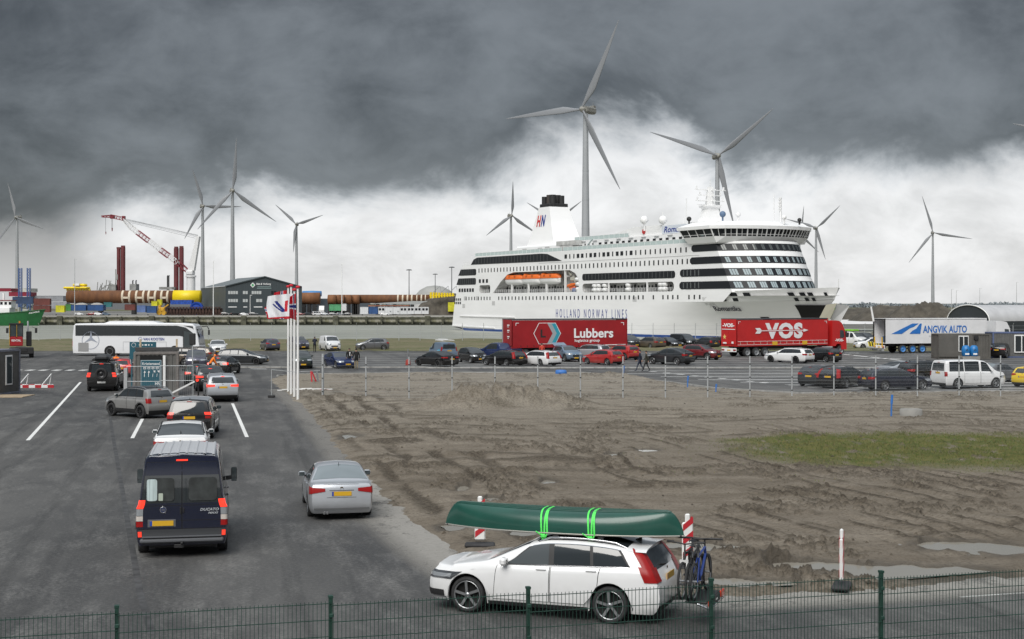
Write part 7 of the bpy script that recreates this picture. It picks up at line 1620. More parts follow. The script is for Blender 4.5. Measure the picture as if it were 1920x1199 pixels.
# ================================================================ wind turbines
TW = mat('turbine_grey', (.33, .345, .36), .5, var=.06, vscale=.1); TBL = mat('turbine_blade', (.22, .23, .245), .5); TNA = mat('turbine_nacelle', (.26, .255, .23), .5, var=.2, vscale=.5)
def turbine(label, hx, hy, angs, blade, D=None, hub=98.0, yaw=0.0, dark=False):
    D = D or FPX * (hub - EYE) / (HY - hy); X = (hx - CX) * D / FPX; hz = EYE - (hy - HY) * D / FPX
    t = thing('wind_turbine', label, 'wind turbine', (X, D, 0), math.atan2(-X, D) * -1 * 0 + R_(yaw), 'wind turbines behind the harbour')
    m = MB(); n = 8; zs = np.linspace(0, hz - 1.6, n)
    m.lathe([(2.35 - 1.2 * k / (n - 1), zs[k]) for k in range(n)], 20, 0, 'z')
    for z in zs[1:-1]: m.lathe([(2.38 - 1.2 * z / zs[-1], z - .25), (2.42 - 1.2 * z / zs[-1], z), (2.38 - 1.2 * z / zs[-1], z + .25)], 20, 0, 'z')
    m.build('tower', TW, t)
    m = MB(); m.box((0, 2.6, hz), (3.3, 9.5, 3.4), 0, 0, .8); m.box((0, 6.2, hz + 2.0), (2.2, 1.6, .9)); m.cyl((.5, 5.5, hz + 2), (.5, 5.5, hz + 4), .08, n=5); m.build('nacelle', TNA, t)
    m = MB(); m.lathe([(0.01, -4.4), (.9, -4.0), (1.5, -3.0), (1.6, -2.1)], 14, 0, 'y', (0, 0, hz)); hbx = m.build('hub', TNA, t)
    bm = MB(); P = []
    for k in range(18):
        q = k / 17; r = 1.2 + (blade - 1.2) * q; ch = (1.0 + 2.5 * min(q / .2, 1) ** 1.2) if q < .2 else 3.5 * (1 - (q - .2) / .8) ** .85 + .25; th = max(.14, 1.0 * (1 - q) ** 1.6); off = .28 * ch - .5; pit = .35 * (1 - q) ** 2 + .05; sec = []
        for a in np.linspace(0, 2 * math.pi, 10, endpoint=False):
            cx_, cy_ = ch / 2 * math.cos(a) + off, th / 2 * math.sin(a); sec.append((cx_ * math.cos(pit) - cy_ * math.sin(pit), -3.0 + cx_ * math.sin(pit) + cy_ * math.cos(pit) - .8 * q * q, r))
        P.append(sec)
    bm.grid(P, 0, True, True); me_ = bm.mesh('blade', [TBL])
    for a in angs:
        o = put('blade', me_, t); o.matrix_local = Matrix.Translation((0, 0, hz)) @ Matrix.Rotation(R_(90 - a), 4, 'Y')
    return t
turbine('nearest and tallest wind turbine right behind the ferry funnel', 1098, 206, (61, 181, 299), 45, 684, yaw=-38)
turbine('second tallest wind turbine rising behind the ferry mast', 1345, 293, (40, 162, 282), 46, 900, yaw=8)
turbine('small wind turbine just left of the ferry funnel', 958, 405, (88, 216, 326), 36, 1515, yaw=20)
turbine('wind turbine hidden behind the ferry funnel with only two blade tips out', 1040, 415, (146, 36, 270), 37, 1600, yaw=0)
turbine('wind turbine right of the ferry bridge', 1530, 428, (164, 43, 285), 40, 1760, yaw=5)
turbine('far wind turbine half hidden behind the ferry bridge', 1499, 440, (83, 322, 203), 38, 1900, yaw=30)
turbine('lone wind turbine above the white trailer at the right', 1749, 437, (106, 350, 231), 50, 1880, yaw=-8)
turbine('wind turbine at the right border with one blade reaching in', 2066, 272, (167, 47, 287), 45, 690, yaw=0)
turbine('tallest wind turbine of the left group above the dark warehouse', 436, 358, (86, 324, 228), 43, 1177, yaw=18)
turbine('wind turbine behind the white crane post', 380, 387, (106, 0, 240), 36, 1365, yaw=22)
turbine('wind turbine right of the dark warehouse', 556, 421, (136, 18, 264), 33, 1680, yaw=0)
turbine('wind turbine at the far left border', 32, 408, (103, 339, 230), 38, 1540, yaw=-15)
# ================================================================ far quay
QY = 658.0
qw = thing('quay_wall', 'stained concrete quay wall with dark fender posts across the water', 'quay wall', (-140, QY, 0))
QF = nodemat('quay_face'); _g = QF.noise(.22, 7, .7, (1, 1, 1.6)); _f = QF.noise(1.4, 6, .7); _s = QF.noise(.5, 5, .6, (1, 1, .25))
sp_ = QF.N.new('ShaderNodeSeparateXYZ'); QF.L.new(QF.tc.outputs['Object'], sp_.inputs[0])
c = QF.mix(QF.ramp(_g, .4, .6), (.42, .40, .33), (.30, .29, .235)); c = QF.mix(QF.mul(QF.ramp(_s, .5, .68), .8), c, (.16, .155, .06)); c = QF.mix(QF.mul(QF.ramp(_f, .6, .75), .6), c, (.12, .11, .08)); c = QF.mix(QF.ramp(QF.mul(sp_.outputs[2], QF.mul(_g, 1.2), 'SUBTRACT'), -3.0, -3.7), c, (.018, .02, .011)); QF.col(c); QF.rough(.9)
DARKC = mat('quay_dark_concrete', (.085, .085, .06), .9, var=.5, vscale=.6); CAPC = mat('quay_cap', (.30, .29, .26), .85, var=.2)
m = MB(); m.box((0, .3, -.05), (680, 1.2, .55)); m.box((0, -.15, -.75), (680, .5, .7), 1); m.build('cap_beam', [CAPC, DARKC], qw)
m = MB(); m.box((0, .5, -2.6), (6.9, .4, 4.0)); pm_ = m.mesh('wall_panel', [QF.m]); m = MB(); m.box((0, -.2, -2.4), (.75, 1.2, 4.2)); m.box((0, -.9, -2.0), (.5, .5, 3.2)); m.cyl((0, -1.1, -1.6), (0, -.2, -1.6), .75, n=10); fm_ = m.mesh('fender_post', [DARKC]); m = MB(); m.box((0, -.3, -2.2), (2.4, 1.6, 4.4)); bm_ = m.mesh('buttress', [DARKC])
m = MB(); m.lathe([(.22, .2), (.2, .6), (.34, .75), (.0, .85)], 8, 0, 'z'); bo_ = m.mesh('bollard', [DARKM])
for i in range(46):
    x = -175 + 7.0 * i; put('wall_panel', pm_, qw, (x, 0, 0)); 
    put('buttress' if i % 6 == 3 else 'fender_post', bm_ if i % 6 == 3 else fm_, qw, (x + 3.5, 0, 0))
    if i % 2: put('bollard', bo_, qw, (x + 1.6, .2, 0))
m = MB(); m.box((0, -.1, -4.3), (680, 1.6, 1.1)); m.build('weed_band', mat('wet_weed', (.016, .018, .010), .8, var=.4), qw)
# monopiles and towers lying on the quay
def rust(name, c0, c1): return mat(name, c0, .8, var=0, col2=c1, vscale=.35, stretch=(1.5, .6, .6))
RUST = rust('pile_rust', (.17, .072, .027), (.105, .044, .02)); RUST2 = rust('pile_rust_pale', (.24, .10, .04), (.16, .07, .03)); CREAM = mat('band_cream', (.62, .54, .42), .7); YEL = mat('pile_yellow', (.78, .58, .01), .45)
def pile(label, px0, px1, py0, py1, D, mt_, bands=(), end=None, open_=False):
    r = (py1 - py0) / 2 * D / FPX; zc = EYE - ((py0 + py1) / 2 - HY) * D / FPX; x0, x1 = px_x(px0, D), px_x(px1, D); t = thing('monopile', label, 'steel pile', (x0, D, 0), 0, 'steel piles on the far quay'); L = x1 - x0
    prof = [(r * .93, .6), (r, 0), (r, L), (0, L)] if open_ else [(0, 0), (r, 0), (r, L), (0, L)]
    m = MB(); m.lathe(prof if not open_ else [(r * .95, 4), (r * .95, 0), (r, 0), (r, L), (.01, L)], 28, 0, 'x', (0, 0, zc)); m.build('shell', mt_, t)
    if open_: m = MB(); m.lathe([(.01, 3.9), (r * .95, 3.9), (r * .95, .05)], 20, 0, 'x', (0, 0, zc)); m.build('dark_inside', mat('pile_inside', (.02, .014, .01), .9), t)
    for a, b in bands: m = MB(); m.lathe([(r, px_x(a, D) - x0), (r + .05, px_x(a, D) - x0), (r + .05, px_x(b, D) - x0), (r, px_x(b, D) - x0)], 28, 0, 'x', (0, 0, zc)); m.build('painted_band', CREAM, t)
    if end: m = MB(); m.lathe([(r, px_x(end, D) - x0), (r + .08, px_x(end, D) - x0), (r + .08, L + .1), (0, L + .1)], 28, 0, 'x', (0, 0, zc)); m.build('yellow_end', YEL, t)
    m = MB()
    for k in range(1, 4): m.box((L * k / 4, 0, max(zc - r, .6) / 2), (1.6, r * 1.4, max(zc - r, .6)))
    m.build('cradle', DARKM, t); return t
p1 = pile('huge brown pile with cream bands and a yellow end', 127, 376, 545, 569, 740, RUST, [(230, 234), (243, 247), (256, 260), (269, 273), (279, 283), (291, 295), (303, 307), (314, 318)], 326)
D = 740; r = 12 * D / FPX
for a, b in ((234, 243), (260, 269), (283, 291), (307, 314)):
    m = MB(); x0 = px_x(127, D); m.box(((px_x(a, D) + px_x(b, D)) / 2 - x0, -r - .02, EYE + 11.5 * D / FPX - .3), (px_x(b, D) - px_x(a, D), .35, 1.0)); m.build('painted_band', CREAM, p1)
pile('short brown pile sticking out right of the dark warehouse', 560, 600, 549, 571, 735, RUST2)
pile('first short open pile right of the dark warehouse', 615, 630, 553, 571, 725, RUST2, open_=True)
pile('thin open pile ring between two brown piles', 631, 637, 553, 571, 728, RUST2, open_=True)
pile('second open brown pile behind the tall light pole', 637, 659, 553, 571, 732, RUST2, open_=True)
pile('third open brown pile left of the long banded one', 660, 674, 553, 571, 735, RUST2, open_=True)
pile('long open brown pile with cream bands near the ferry stern', 675, 806, 553, 569, 738, RUST, [(745, 748), (754, 757), (763, 766), (771, 774), (781, 783), (789, 792), (797, 799)], open_=True)
# ---- jack-up crane ship behind
JR = mat('leg_red', (.12, .025, .028), .6, var=.2, vscale=.1); CRW = mat('crane_white', (.70, .70, .70), .5, var=.08); CRR = mat('crane_red', (.20, .02, .03), .5)
D = 930; S = D / FPX
def jp(px, py, dy=0.0): return Vector((px_x(px, D + dy) - px_x(350, D), dy, EYE - (py - HY) * (D + dy) / FPX))
cr = thing('crane_ship', 'white crane ship with dark red legs behind the banded pile', 'crane ship', (px_x(350, D), D, 0))
m = MB(); m.box(tuple(jp(272, 566)), (82, 30, 10)); m.build('hull', mat('crane_hull', (.14, .15, .16), .6), cr)
for a, b, t_ in ((219, 226, 467), (226.5, 235, 464), (326, 335, 466), (336, 344.5, 465)):
    m = MB(); c0 = jp((a + b) / 2, 548); c1 = jp((a + b) / 2, t_); m.cyl(tuple(c0), tuple(c1), (b - a) / 2 * S, n=12); m.box(tuple(c1 + Vector((0, 0, .5))), (2.2, 2.2, 1.2)); m.build('leg', JR, cr)
m = MB(); m.cyl(tuple(jp(358, 552)), tuple(jp(358, 520)), 8.2 * S, n=16); m.cyl(tuple(jp(358, 520)), tuple(jp(358, 517)), 10 * S, n=16); m.box(tuple(jp(357, 512)), (13 * S, 8, 8 * S), 0, 0, .5); m.build('pedestal', CRW, cr)
m = MB(); 
def quad(a, b, c, d, th=2.0, mb_=None):
    pts = [jp(*a), jp(*b), jp(*c), jp(*d)]; n = len(pts); mb_.add([tuple(p + Vector((0, -th, 0))) for p in pts] + [tuple(p + Vector((0, th, 0))) for p in pts], [(0, 1, 2, 3), (7, 6, 5, 4), (0, 4, 5, 1), (1, 5, 6, 2), (2, 6, 7, 3), (3, 7, 4, 0)])
quad((353, 508), (365, 508), (375, 444), (370, 443), 2.5, m); m.build('a_frame', CRW, cr)
def lattice(name, pa, pb, wa, wb, mats, nseg, stripe):
    a = jp(*pa); b = jp(*pb); d = (b - a).normalized(); up = Vector((-d.z, 0, d.x)); 
    pts = []
    for k in range(nseg + 1):
        q = k / nseg; c = a.lerp(b, q); w = (wa + (wb - wa) * q) * S / 2; pts.append((c + up * w + Vector((0, -1.6, 0)), c - up * w + Vector((0, -1.6, 0)), c + up * w + Vector((0, 1.6, 0)), c - up * w + Vector((0, 1.6, 0))))
    for s_ in range(len(mats)):
        m = MB()
        for k in range(nseg):
            if stripe(k) != s_: continue
            for j in range(4): m.bar(tuple(pts[k][j]), tuple(pts[k + 1][j]), .42, .42)
            for (i, j) in ((0, 1), (2, 3), (0, 2), (1, 3)): m.bar(tuple(pts[k][i]), tuple(pts[k + 1][j]), .2, .2)
            m.bar(tuple(pts[k][0]), tuple(pts[k][1]), .32, .32)
        m.build(name, mats[s_], cr)
lattice('boom', (352, 509), (330, 490), 6, 9, [CRR], 3, lambda k: 0)
lattice('boom', (333, 493), (247, 428), 9, 8, [CRW, CRR], 16, lambda k: 1 if k in (3, 4, 5, 10, 11, 12, 13) else 0); lattice('boom', (247, 428), (231, 412), 8, 4, [CRW], 3, lambda k: 0)
lattice('jib', (232, 411), (208, 406), 6, 6, [CRR], 4, lambda k: 0); lattice('jib', (208, 406), (191, 406.5), 4, 2, [CRR], 3, lambda k: 0)
m = MB(); m.box(tuple(jp(211, 407)), (7 * S, 3, 7 * S)); m.box(tuple(jp(232, 409)), (5 * S, 3, 7 * S)); m.build('jib_head', CRR, cr)
m = MB()
for a, b in (((239, 412), (371, 443)), ((238, 414), (371, 445)), ((236, 411), (371, 441)), ((236, 412.5), (371, 442)), ((238, 416), (366, 447))): m.cyl(tuple(jp(*a)), tuple(jp(*b)), .14, n=4)
m.build('stay_ropes', GREYM, cr)
for px, y0, y1 in ((198, 408, 435), (209.5, 411, 428), (211, 411, 428)): m = MB(); m.cyl(tuple(jp(px, y0)), tuple(jp(px, y1)), .12, n=4); m.build('hoist_rope', GREYM, cr)
m = MB(); m.cyl(tuple(jp(210.3, 428)), tuple(jp(210.3, 434)), 1.3 * S, .7 * S, n=8); m.cyl(tuple(jp(198.5, 435)), tuple(jp(198.5, 440)), 1 * S, .5 * S, n=8); m.build('hook_block', CRR, cr)
m = MB()
for k in range(14): px = 182 + k * 3.1; m.bar(tuple(jp(px, 545)), tuple(jp(px + random.uniform(-4, 5), 545 - random.uniform(8, 20))), .4)
for k in range(8): px = 185 + k * 5; m.bar(tuple(jp(px, 545 - k % 3 * 4)), tuple(jp(px + 9, 541 - k % 4 * 3)), .5)
m.bar(tuple(jp(217, 545)), tuple(jp(217, 505)), .5); m.box(tuple(jp(214, 540)), (12 * S, 8, 12 * S)); m.box(tuple(jp(220, 520)), (4 * S, 3, 10 * S)); m.box(tuple(jp(252, 540)), (12 * S, 8, 14 * S)); m.box(tuple(jp(316, 541)), (30 * S, 8, 5 * S)); m.build('deck_gear', mat('gear_grey', (.22, .22, .21), .6, var=.4, vscale=.3), cr)
for px in (249, 255, 314, 316.5): m = MB(); m.tube([tuple(jp(px, 545)), tuple(jp(px, 527 if px < 300 else 518)), tuple(jp(px + 1.2, 526 if px < 300 else 517))], .45, 6); m.build('funnel_pipe', BLACK, cr)
m = MB(); m.box(tuple(jp(166, 541)), (44 * S, 8, 4 * S), 0, 0, .6); m.box(tuple(jp(172, 536)), (24 * S, 6, 5 * S), 0, 0, .8)
for k in range(9): m.cyl(tuple(jp(149 + k * 5, 543)), tuple(jp(149 + k * 5, 546)), 2.4 * S, n=8)
tag(m.build('pile_gripper', YEL, None, (px_x(350, D), D - 25, 0)), 'yellow pile gripper frame above the left end of the banded pile', 'pile gripper')
m = MB(); m.box(tuple(jp(170, 535)), (8 * S, 7, 4 * S)); o = m.build('gripper_cabin', WHITE, None, (px_x(350, D), D - 26, 0)); tag(o, 'white cabin on top of the yellow pile gripper', 'cabin')
# ---- warehouse
WD = 700; wh = thing('warehouse', 'dark teal gabled warehouse with white lettering across the water', 'warehouse', (px_x(423, WD), WD, 0))
WG = mat('warehouse_teal', (.028, .040, .046), .55, var=.12, vscale=.3, stretch=(6, 6, .2)); WG2 = mat('warehouse_side', (.07, .085, .09), .55, var=.12, vscale=.3, stretch=(6, 6, .2)); WRF = mat('warehouse_roof', (.16, .18, .185), .45, var=.1, vscale=.2)
def wq(px, py): return (px_x(px, WD) - px_x(423, WD), EYE - (py - HY) * WD / FPX)
gab = [(0, 0), (wq(566, 0)[0], 0), wq(566, 538), wq(497, 519), wq(423, 537)]
m = MB(); m.prism(gab, 0, .4, 0, lambda a, b, h: (a, h, b)); m.build('gable_wall', WG, wh)
bk = Vector((px_x(377, WD + 60) - px_x(423, WD), 60)); bz = EYE - (541 - HY) * (WD + 60) / FPX
m = MB(); m.add([(0, 0, 0), (bk.x, bk.y, 0), (bk.x, bk.y, bz), (0, 0, gab[4][1])], [(0, 1, 2, 3)]); m.build('side_wall', WG2, wh)
rg = gab[3]; re_ = gab[2]
m = MB(); e = Vector((bk.x, bk.y)); m.add([(-.3, -.4, gab[4][1] + .1), (rg[0], -.4, rg[1] + .15), (rg[0] + e.x, e.y, rg[1] + .15), (e.x - .3, e.y, bz + .2)], [(0, 1, 2, 3)]); m.add([(re_[0] + .3, -.4, re_[1] + .1), (rg[0], -.4, rg[1] + .15), (rg[0] + e.x, e.y, rg[1] + .15), (re_[0] + e.x + .3, e.y, re_[1] + .1)], [(0, 1, 2, 3)]); m.build('roof', WRF, wh)
m = MB(); m.bar((0, -.5, gab[4][1]), (rg[0], -.5, rg[1]), .3, .5); m.bar((rg[0], -.5, rg[1]), (re_[0], -.5, re_[1]), .3, .5); m.build('verge', WG, wh)
PALEP = mat('window_pale', (.42, .44, .44), .2)
for px, wd, py in ((437, 18, 549), (460, 9, 549), (481, 18, 549), (513, 9, 549), (437, 18, 564), (460, 9, 564), (486, 11, 564)):
    x, z = wq(px, py); w_ = wd * WD / FPX; dk = px in (513,)
    m = MB(); m.box((x, -.06, z), (w_, .12, 1.5)); o = m.build('window', PALEP if not dk else SK, wh); m = MB()
    for k in range(1, max(2, wd // 4)): m.box((x - w_ / 2 + w_ * k / max(2, wd // 4), -.15, z), (.16, .06, 1.5))
    m.build('mullion', WG, o)
x, z = wq(494.5, 534); put_text('Bek & Verburg', PRINTW, wh, (x, -.1, z + .2), (1, 0, 0), w=6.9, h=1.15, depth=.06, bold=.015)
for dz in (1.0, 1.7): m = MB(); m.box((x + .2, -.08, z - dz - .1), (6.5 if dz < 1.5 else 7.0, .06, .28)); m.build('small_print', mat('print_dim', (.22, .30, .30), .5), wh)
x, z = wq(474, 535); m = MB(); m.prism([(x - 1.25, z), (x, z + 1.25), (x + 1.25, z), (x, z - 1.25)], -.02, -.1, 0, lambda a, b, h: (a, h, b)); o = m.build('logo', PRINTW, wh); m = MB(); m.prism([(x - .8, z), (x, z + .8), (x + .8, z), (x, z - .8)], -.1, -.14, 0, lambda a, b, h: (a, h, b)); m.build('logo_field', mat('logo_green', (.06, .30, .12), .5), o)
for px in (436, 460, 484): x, z = wq(px, 576); m = MB(); m.box((x, -.08, z), (16 * WD / FPX if px != 460 else 7 * WD / FPX, .06, .4)); m.build('small_print', PRINTW, wh)
# ---- containers, stores and vehicles on the far quay
def cbox(label, px0, px1, py0, py1, D, mt_, cat='container', grp='containers on the far quay', dep=2.5, name='shipping_container'):
    x0, x1 = px_x(px0, D), px_x(px1, D); z0 = max(EYE - (py1 - HY) * D / FPX, .02); z1 = EYE - (py0 - HY) * D / FPX; t = thing(name, label, cat, ((x0 + x1) / 2, D, z0), 0, grp); w = x1 - x0; h = z1 - z0
    m = MB(); n = max(6, int(w / .45)); P = [(-w / 2 + .1 + (w - .2) * i / n, -dep / 2 + (.06 if i % 2 else 0)) for i in range(n + 1)]; m.grid([[(a, b, .12) for a, b in P], [(a, b, h - .12) for a, b in P]], 0, False); m.box((0, .1, h / 2), (w - .1, dep - .2, h - .15)); m.build('body', mt_, t)
    m = MB()
    for s_ in (-1, 1): m.box((s_ * (w / 2 - .08), -dep / 2 + .05, h / 2), (.18, .2, h))
    for z in (.08, h - .08): m.box((0, -dep / 2 + .05, z), (w - .36, .18, .17))
    m.build('frame', mt_, t); return t
CM = lambda n, c_: mat('steel_' + n, c_, .6, var=.18, vscale=.5)
BR_, BL_, TE_, GR_, YE_, DB_, GN_ = CM('brown', (.13, .035, .028)), CM('blue', (.02, .07, .20)), CM('teal', (.03, .15, .16)), CM('grey', (.27, .28, .30)), CM('sulphur', (.55, .52, .02)), CM('deep_blue', (.025, .05, .11)), CM('green', (.06, .22, .05))
cbox('upper brown container of the stack right of the green ship', 65, 95, 560, 572.5, 690, BR_); cbox('lower brown container of the stack right of the green ship', 64, 95, 573, 586, 690, BR_)
cbox('dark blue container block behind the green ship', 25, 63, 557, 570, 720, DB_); cbox('wine red hall wall above the dark blue container block', 24, 62, 548, 556, 760, CM('wine', (.22, .012, .03)), 'building', None, 12, 'store_hall'); cbox('wine red hall with pale roof edge at the far left', -20, 29, 541, 547, 780, CM('wine', (.22, .012, .03)), 'building', None, 14, 'store_hall'); cbox('pale hall behind the two blue lattice posts', 29, 64, 541, 548, 790, CM('cream', (.50, .50, .45)), 'building', None, 12, 'store_hall')
cbox('long grey shed left of the banded pile', 66, 126, 555, 566, 770, GR_, 'building', None, 14, 'store_shed'); cbox('grey plate stack beneath the long grey shed', 95, 128, 567, 579, 730, GR_, 'stack', None, 6, 'plate_stack')
cbox('bright yellow crate by the brown container stack', 106, 122, 573, 586, 682, YE_); cbox('green tank crate beside the bright yellow crate', 124, 134, 571, 583, 690, GN_); cbox('left blue skip heaped with pale stone', 136, 164, 572, 583, 688, BL_, 'skip', None, 5, 'skip'); cbox('right blue skip heaped with pale stone', 167, 196, 572, 583, 688, BL_, 'skip', None, 5, 'skip')
for i, (px, lab) in enumerate(((153, 'heap of pale stone in the left blue skip'), (182, 'heap of pale stone in the right blue skip'))):
    m = MB(); m.ball((0, 0, 0), (3.2, 2, 1.2), 12, 6); tag(m.build('stone_heap', mat('stone_pale', (.33, .32, .30), .9, var=.3), None, (px_x(px, 688), 688, EYE - (572 - HY) * 688 / FPX - .2)), lab, 'heap')
cbox('teal container in front of the banded pile', 196, 210, 567, 576, 705, TE_); cbox('low brown container right of the teal one', 235, 254, 571, 582, 690, BR_); cbox('upper yellow machine crate near the yellow pile end', 296, 304, 562, 573, 690, YE_); cbox('lower yellow machine crate near the yellow pile end', 285, 296, 565, 574, 688, YE_)
cbox('blue and white machine crate on the quay edge', 258, 274, 573, 586, 676, CM('mixed_blue', (.10, .16, .34))); cbox('blue drum crate right of the blue and white one', 276, 294, 574, 587, 676, BL_)
m = MB(); m.box((0, 0, .2), (3.0, 2.2, 2.2), 0, 0, .4); m.cyl((-1, -1.2, -1.2), (-1, 1.2, -1.2), 1.2, n=12); m.cyl((1.2, -1.2, -1.4), (1.2, 1.2, -1.4), 1.0, n=12); m.bar((1, 0, 1), (3.2, 0, 2.6), .5); m.box((-.8, 0, 1.8), (1.2, 1.5, 1.2)); tag(m.build('yellow_machine', mat('machine_yellow', (.55, .30, .02), .5, var=.3, vscale=.8), None, (px_x(303, 678), 678, 2.6)), 'ochre yellow machine on the quay edge', 'machine')
m = MB(); m.lathe([(3.2, -1.4), (3.2, 1.4), (2.0, 1.4), (2.0, -1.4), (3.2, -1.4)], 20, 0, 'y'); m.cyl((0, -1.5, 0), (0, 1.5, 0), 2.0, n=14); tag(m.build('cable_reel', mat('reel_blue', (.015, .07, .40), .5), None, (px_x(369, 700), 700, 3.2)), 'big blue cable reel left of the dark warehouse', 'reel')
cbox('blue frame stack under the yellow pile end', 322, 362, 563, 571, 704, mat('steel_bright_blue', (.015, .07, .35), .6, var=.4, vscale=1.5), 'stack', None, 5, 'frame_stack')
rk = thing('steel_frames', 'row of rusty steel trestles in front of the blue frame stack', 'trestles', (px_x(312, 690), 690, 0))
for k in range(17):
    x = k * 1.55; m = MB(); m.bar((x, 0, 0), (x + .5, 0, 3.9), .35); m.bar((x + 1.0, 0, 0), (x + .5, 0, 3.9), .35); m.bar((x - .1, 0, 2.0), (x + 1.1, 0, 2.0), .3); m.bar((x - .2, 0, 3.9), (x + 1.3, 0, 3.9), .4); m.build('trestle', mat('trestle_rust', (.06, .03, .022), .8, var=.4), rk)
m = MB(); m.box((13, 1.6, 1.8), (27, 1.5, 3.2)); m.build('stacked_steel', mat('stack_dark', (.035, .02, .016), .9, var=.5, vscale=1.5), rk)
# site cabins
SCB = mat('cabin_white', (.62, .63, .64), .5, var=.06)
for i, (px0, px1, c_, lab) in enumerate(((676, 691, SCB, 'plain white site cabin left of the blue one'), (692, 709, BL_, 'blue site cabin among the white ones'), (710, 722, SCB, 'white site cabin with two windows right of the blue one'), (722.5, 737, SCB, 'windowless white site cabin left half of the row'), (737.5, 750, SCB, 'windowless white site cabin in mid row'), (750.5, 763.5, SCB, 'white site cabin with windows fourth from the right end'), (764, 777, SCB, 'white site cabin with windows third from the right end'), (777.5, 790.5, SCB, 'white site cabin with windows second from the right end'), (791, 804, SCB, 'white site cabin with windows at the right end of the row'))):
    t = cbox(lab, px0, px1, 576, 589, 680, c_, 'cabin', 'site cabins on the far quay', 4, 'site_cabin')
    if i in (2, 5, 6, 7, 8):
        for s_ in (-.75, .75): m = MB(); m.box((s_, -2.06, 2.2), (1.05, .1, 1.0)); m.build('window', SK, t)
    if i in (3, 4): m = MB(); m.box((.8, -2.06, 1.2), (.5, .1, .5)); m.build('vent', GREYM, t)
m = MB(); m.box((0, 0, 0), (20, 6, .5)); tag(m.build('canopy_roof', mat('canopy_orange', (.25, .09, .05), .7, var=.4, vscale=.5), None, (px_x(730, 700), 700, 4.6)), 'rusty orange stack behind the white site cabins', 'stack')
m = MB(); m.prism([(0, 0), (22, 1.3), (55, 1.0), (22, -.4)], -1, 1, 0, lambda a, b, h: (a, h, b)); tag(m.build('rotor_blade', mat('blade_pale', (.36, .38, .38), .5), None, (px_x(692, 715), 715, 5.6)), 'pale rotor blade lying in front of the long open pile', 'rotor blade')
# storage dome, sand hill, yellow frame
dm = thing('storage_dome', 'grey domed storage hall behind the long open pile', 'storage hall', (px_x(815, 900), 900, 0)); rr = 43 * 900 / FPX
m = MB(); m.lathe([(rr, 5.8), (rr * .9, 10), (rr * .65, 14), (rr * .35, 16.3), (.01, 17)], 32, 0, 'z'); m.build('roof', mat('dome_grey', (.30, .30, .285), .7, var=.12, vscale=.15), dm); m = MB(); m.lathe([(rr * .985, 0), (rr * .985, 5.8)], 32, 0, 'z'); m.build('wall', mat('dome_wall', (.55, .55, .54), .6), dm)
def mound(label, px0, px1, py0, D, depth=12, mt_=None, seed=0, base=0.0, nm='earth_mound'):
    x0, x1 = px_x(px0, D), px_x(px1, D); hh_ = EYE - (py0 - HY) * D / FPX; U = np.linspace(-1, 1, 44); V = np.linspace(-1, 1, 14); P = []
    for v in V:
        row = []
        for u in U:
            e = max(0, 1 - abs(u) ** 2.6) ** .8 * max(0, 1 - abs(v) ** 2.2) * (.62 + .7 * float(fbm(np.array(u * 5 + seed), np.array(v * 3 + seed), 5, seed, .6))); row.append(((x0 + x1) / 2 + u * (x1 - x0) / 2, D + v * depth, base + hh_ * e))
        P.append(row)
    m = MB(); m.grid(P, 0, True); return struct(m.build(nm, mt_ or MUD_))
MUD_ = nodemat('heap_earth'); _a = MUD_.noise(.5, 7, .65, (1, 1, .3)); MUD_.col(MUD_.mix(MUD_.ramp(_a, .35, .65), (.10, .088, .07), (.05, .043, .034))); MUD_.rough(.95); MUD_.bump(_a, .8, .5); MUD_ = MUD_.m
mound('', 775, 900, 553, 715, 10, seed=3)
yf = thing('yellow_rig', 'row of yellow steel frames on the sand hill beside the ferry stern', 'steel frames', (px_x(808, 705), 705, 0))
for k in range(9): m = MB(); x = k * 1.35; m.cyl((x, 0, 8.2 + .12 * k), (x, 0, 11.2 - .05 * k), .55, n=8); m.bar((x - .7, 0, 9.6), (x + .7, 0, 9.6), .5); m.build('frame_post', YEL, yf)
m = MB()
for k in range(3): m.bar((1 + 4 * k, 0, 11), (4.5 + 4 * k, 0, 14.2), .25); m.bar((4.5 + 4 * k, 0, 14.2), (5 + 4 * k, 0, 11), .15)
m.build('struts', GREYM, yf); m = MB(); m.box((10, 0, 4), (3.2, 2, 4.5)); m.build('yellow_cage', YE_, yf)
m = MB(); m.box((0, 0, 0), (48, 8, 8.6)); tag(m.build('long_hall', mat('hall_slate', (.055, .07, .085), .6), None, (px_x(618, 860), 860, 4.3)), 'low slate blue hall behind the short piles', 'building')
m = MB(); m.lathe([(0, -5.8), (1.6, -5.6), (1.8, 0), (1.6, 5.6), (0, 5.8)], 12, 0, 'x'); tag(m.build('blue_tank', mat('tank_blue', (.05, .20, .45), .5), None, (px_x(585, 850), 850, 11.4)), 'blue tank lying above the short brown pile', 'tank')
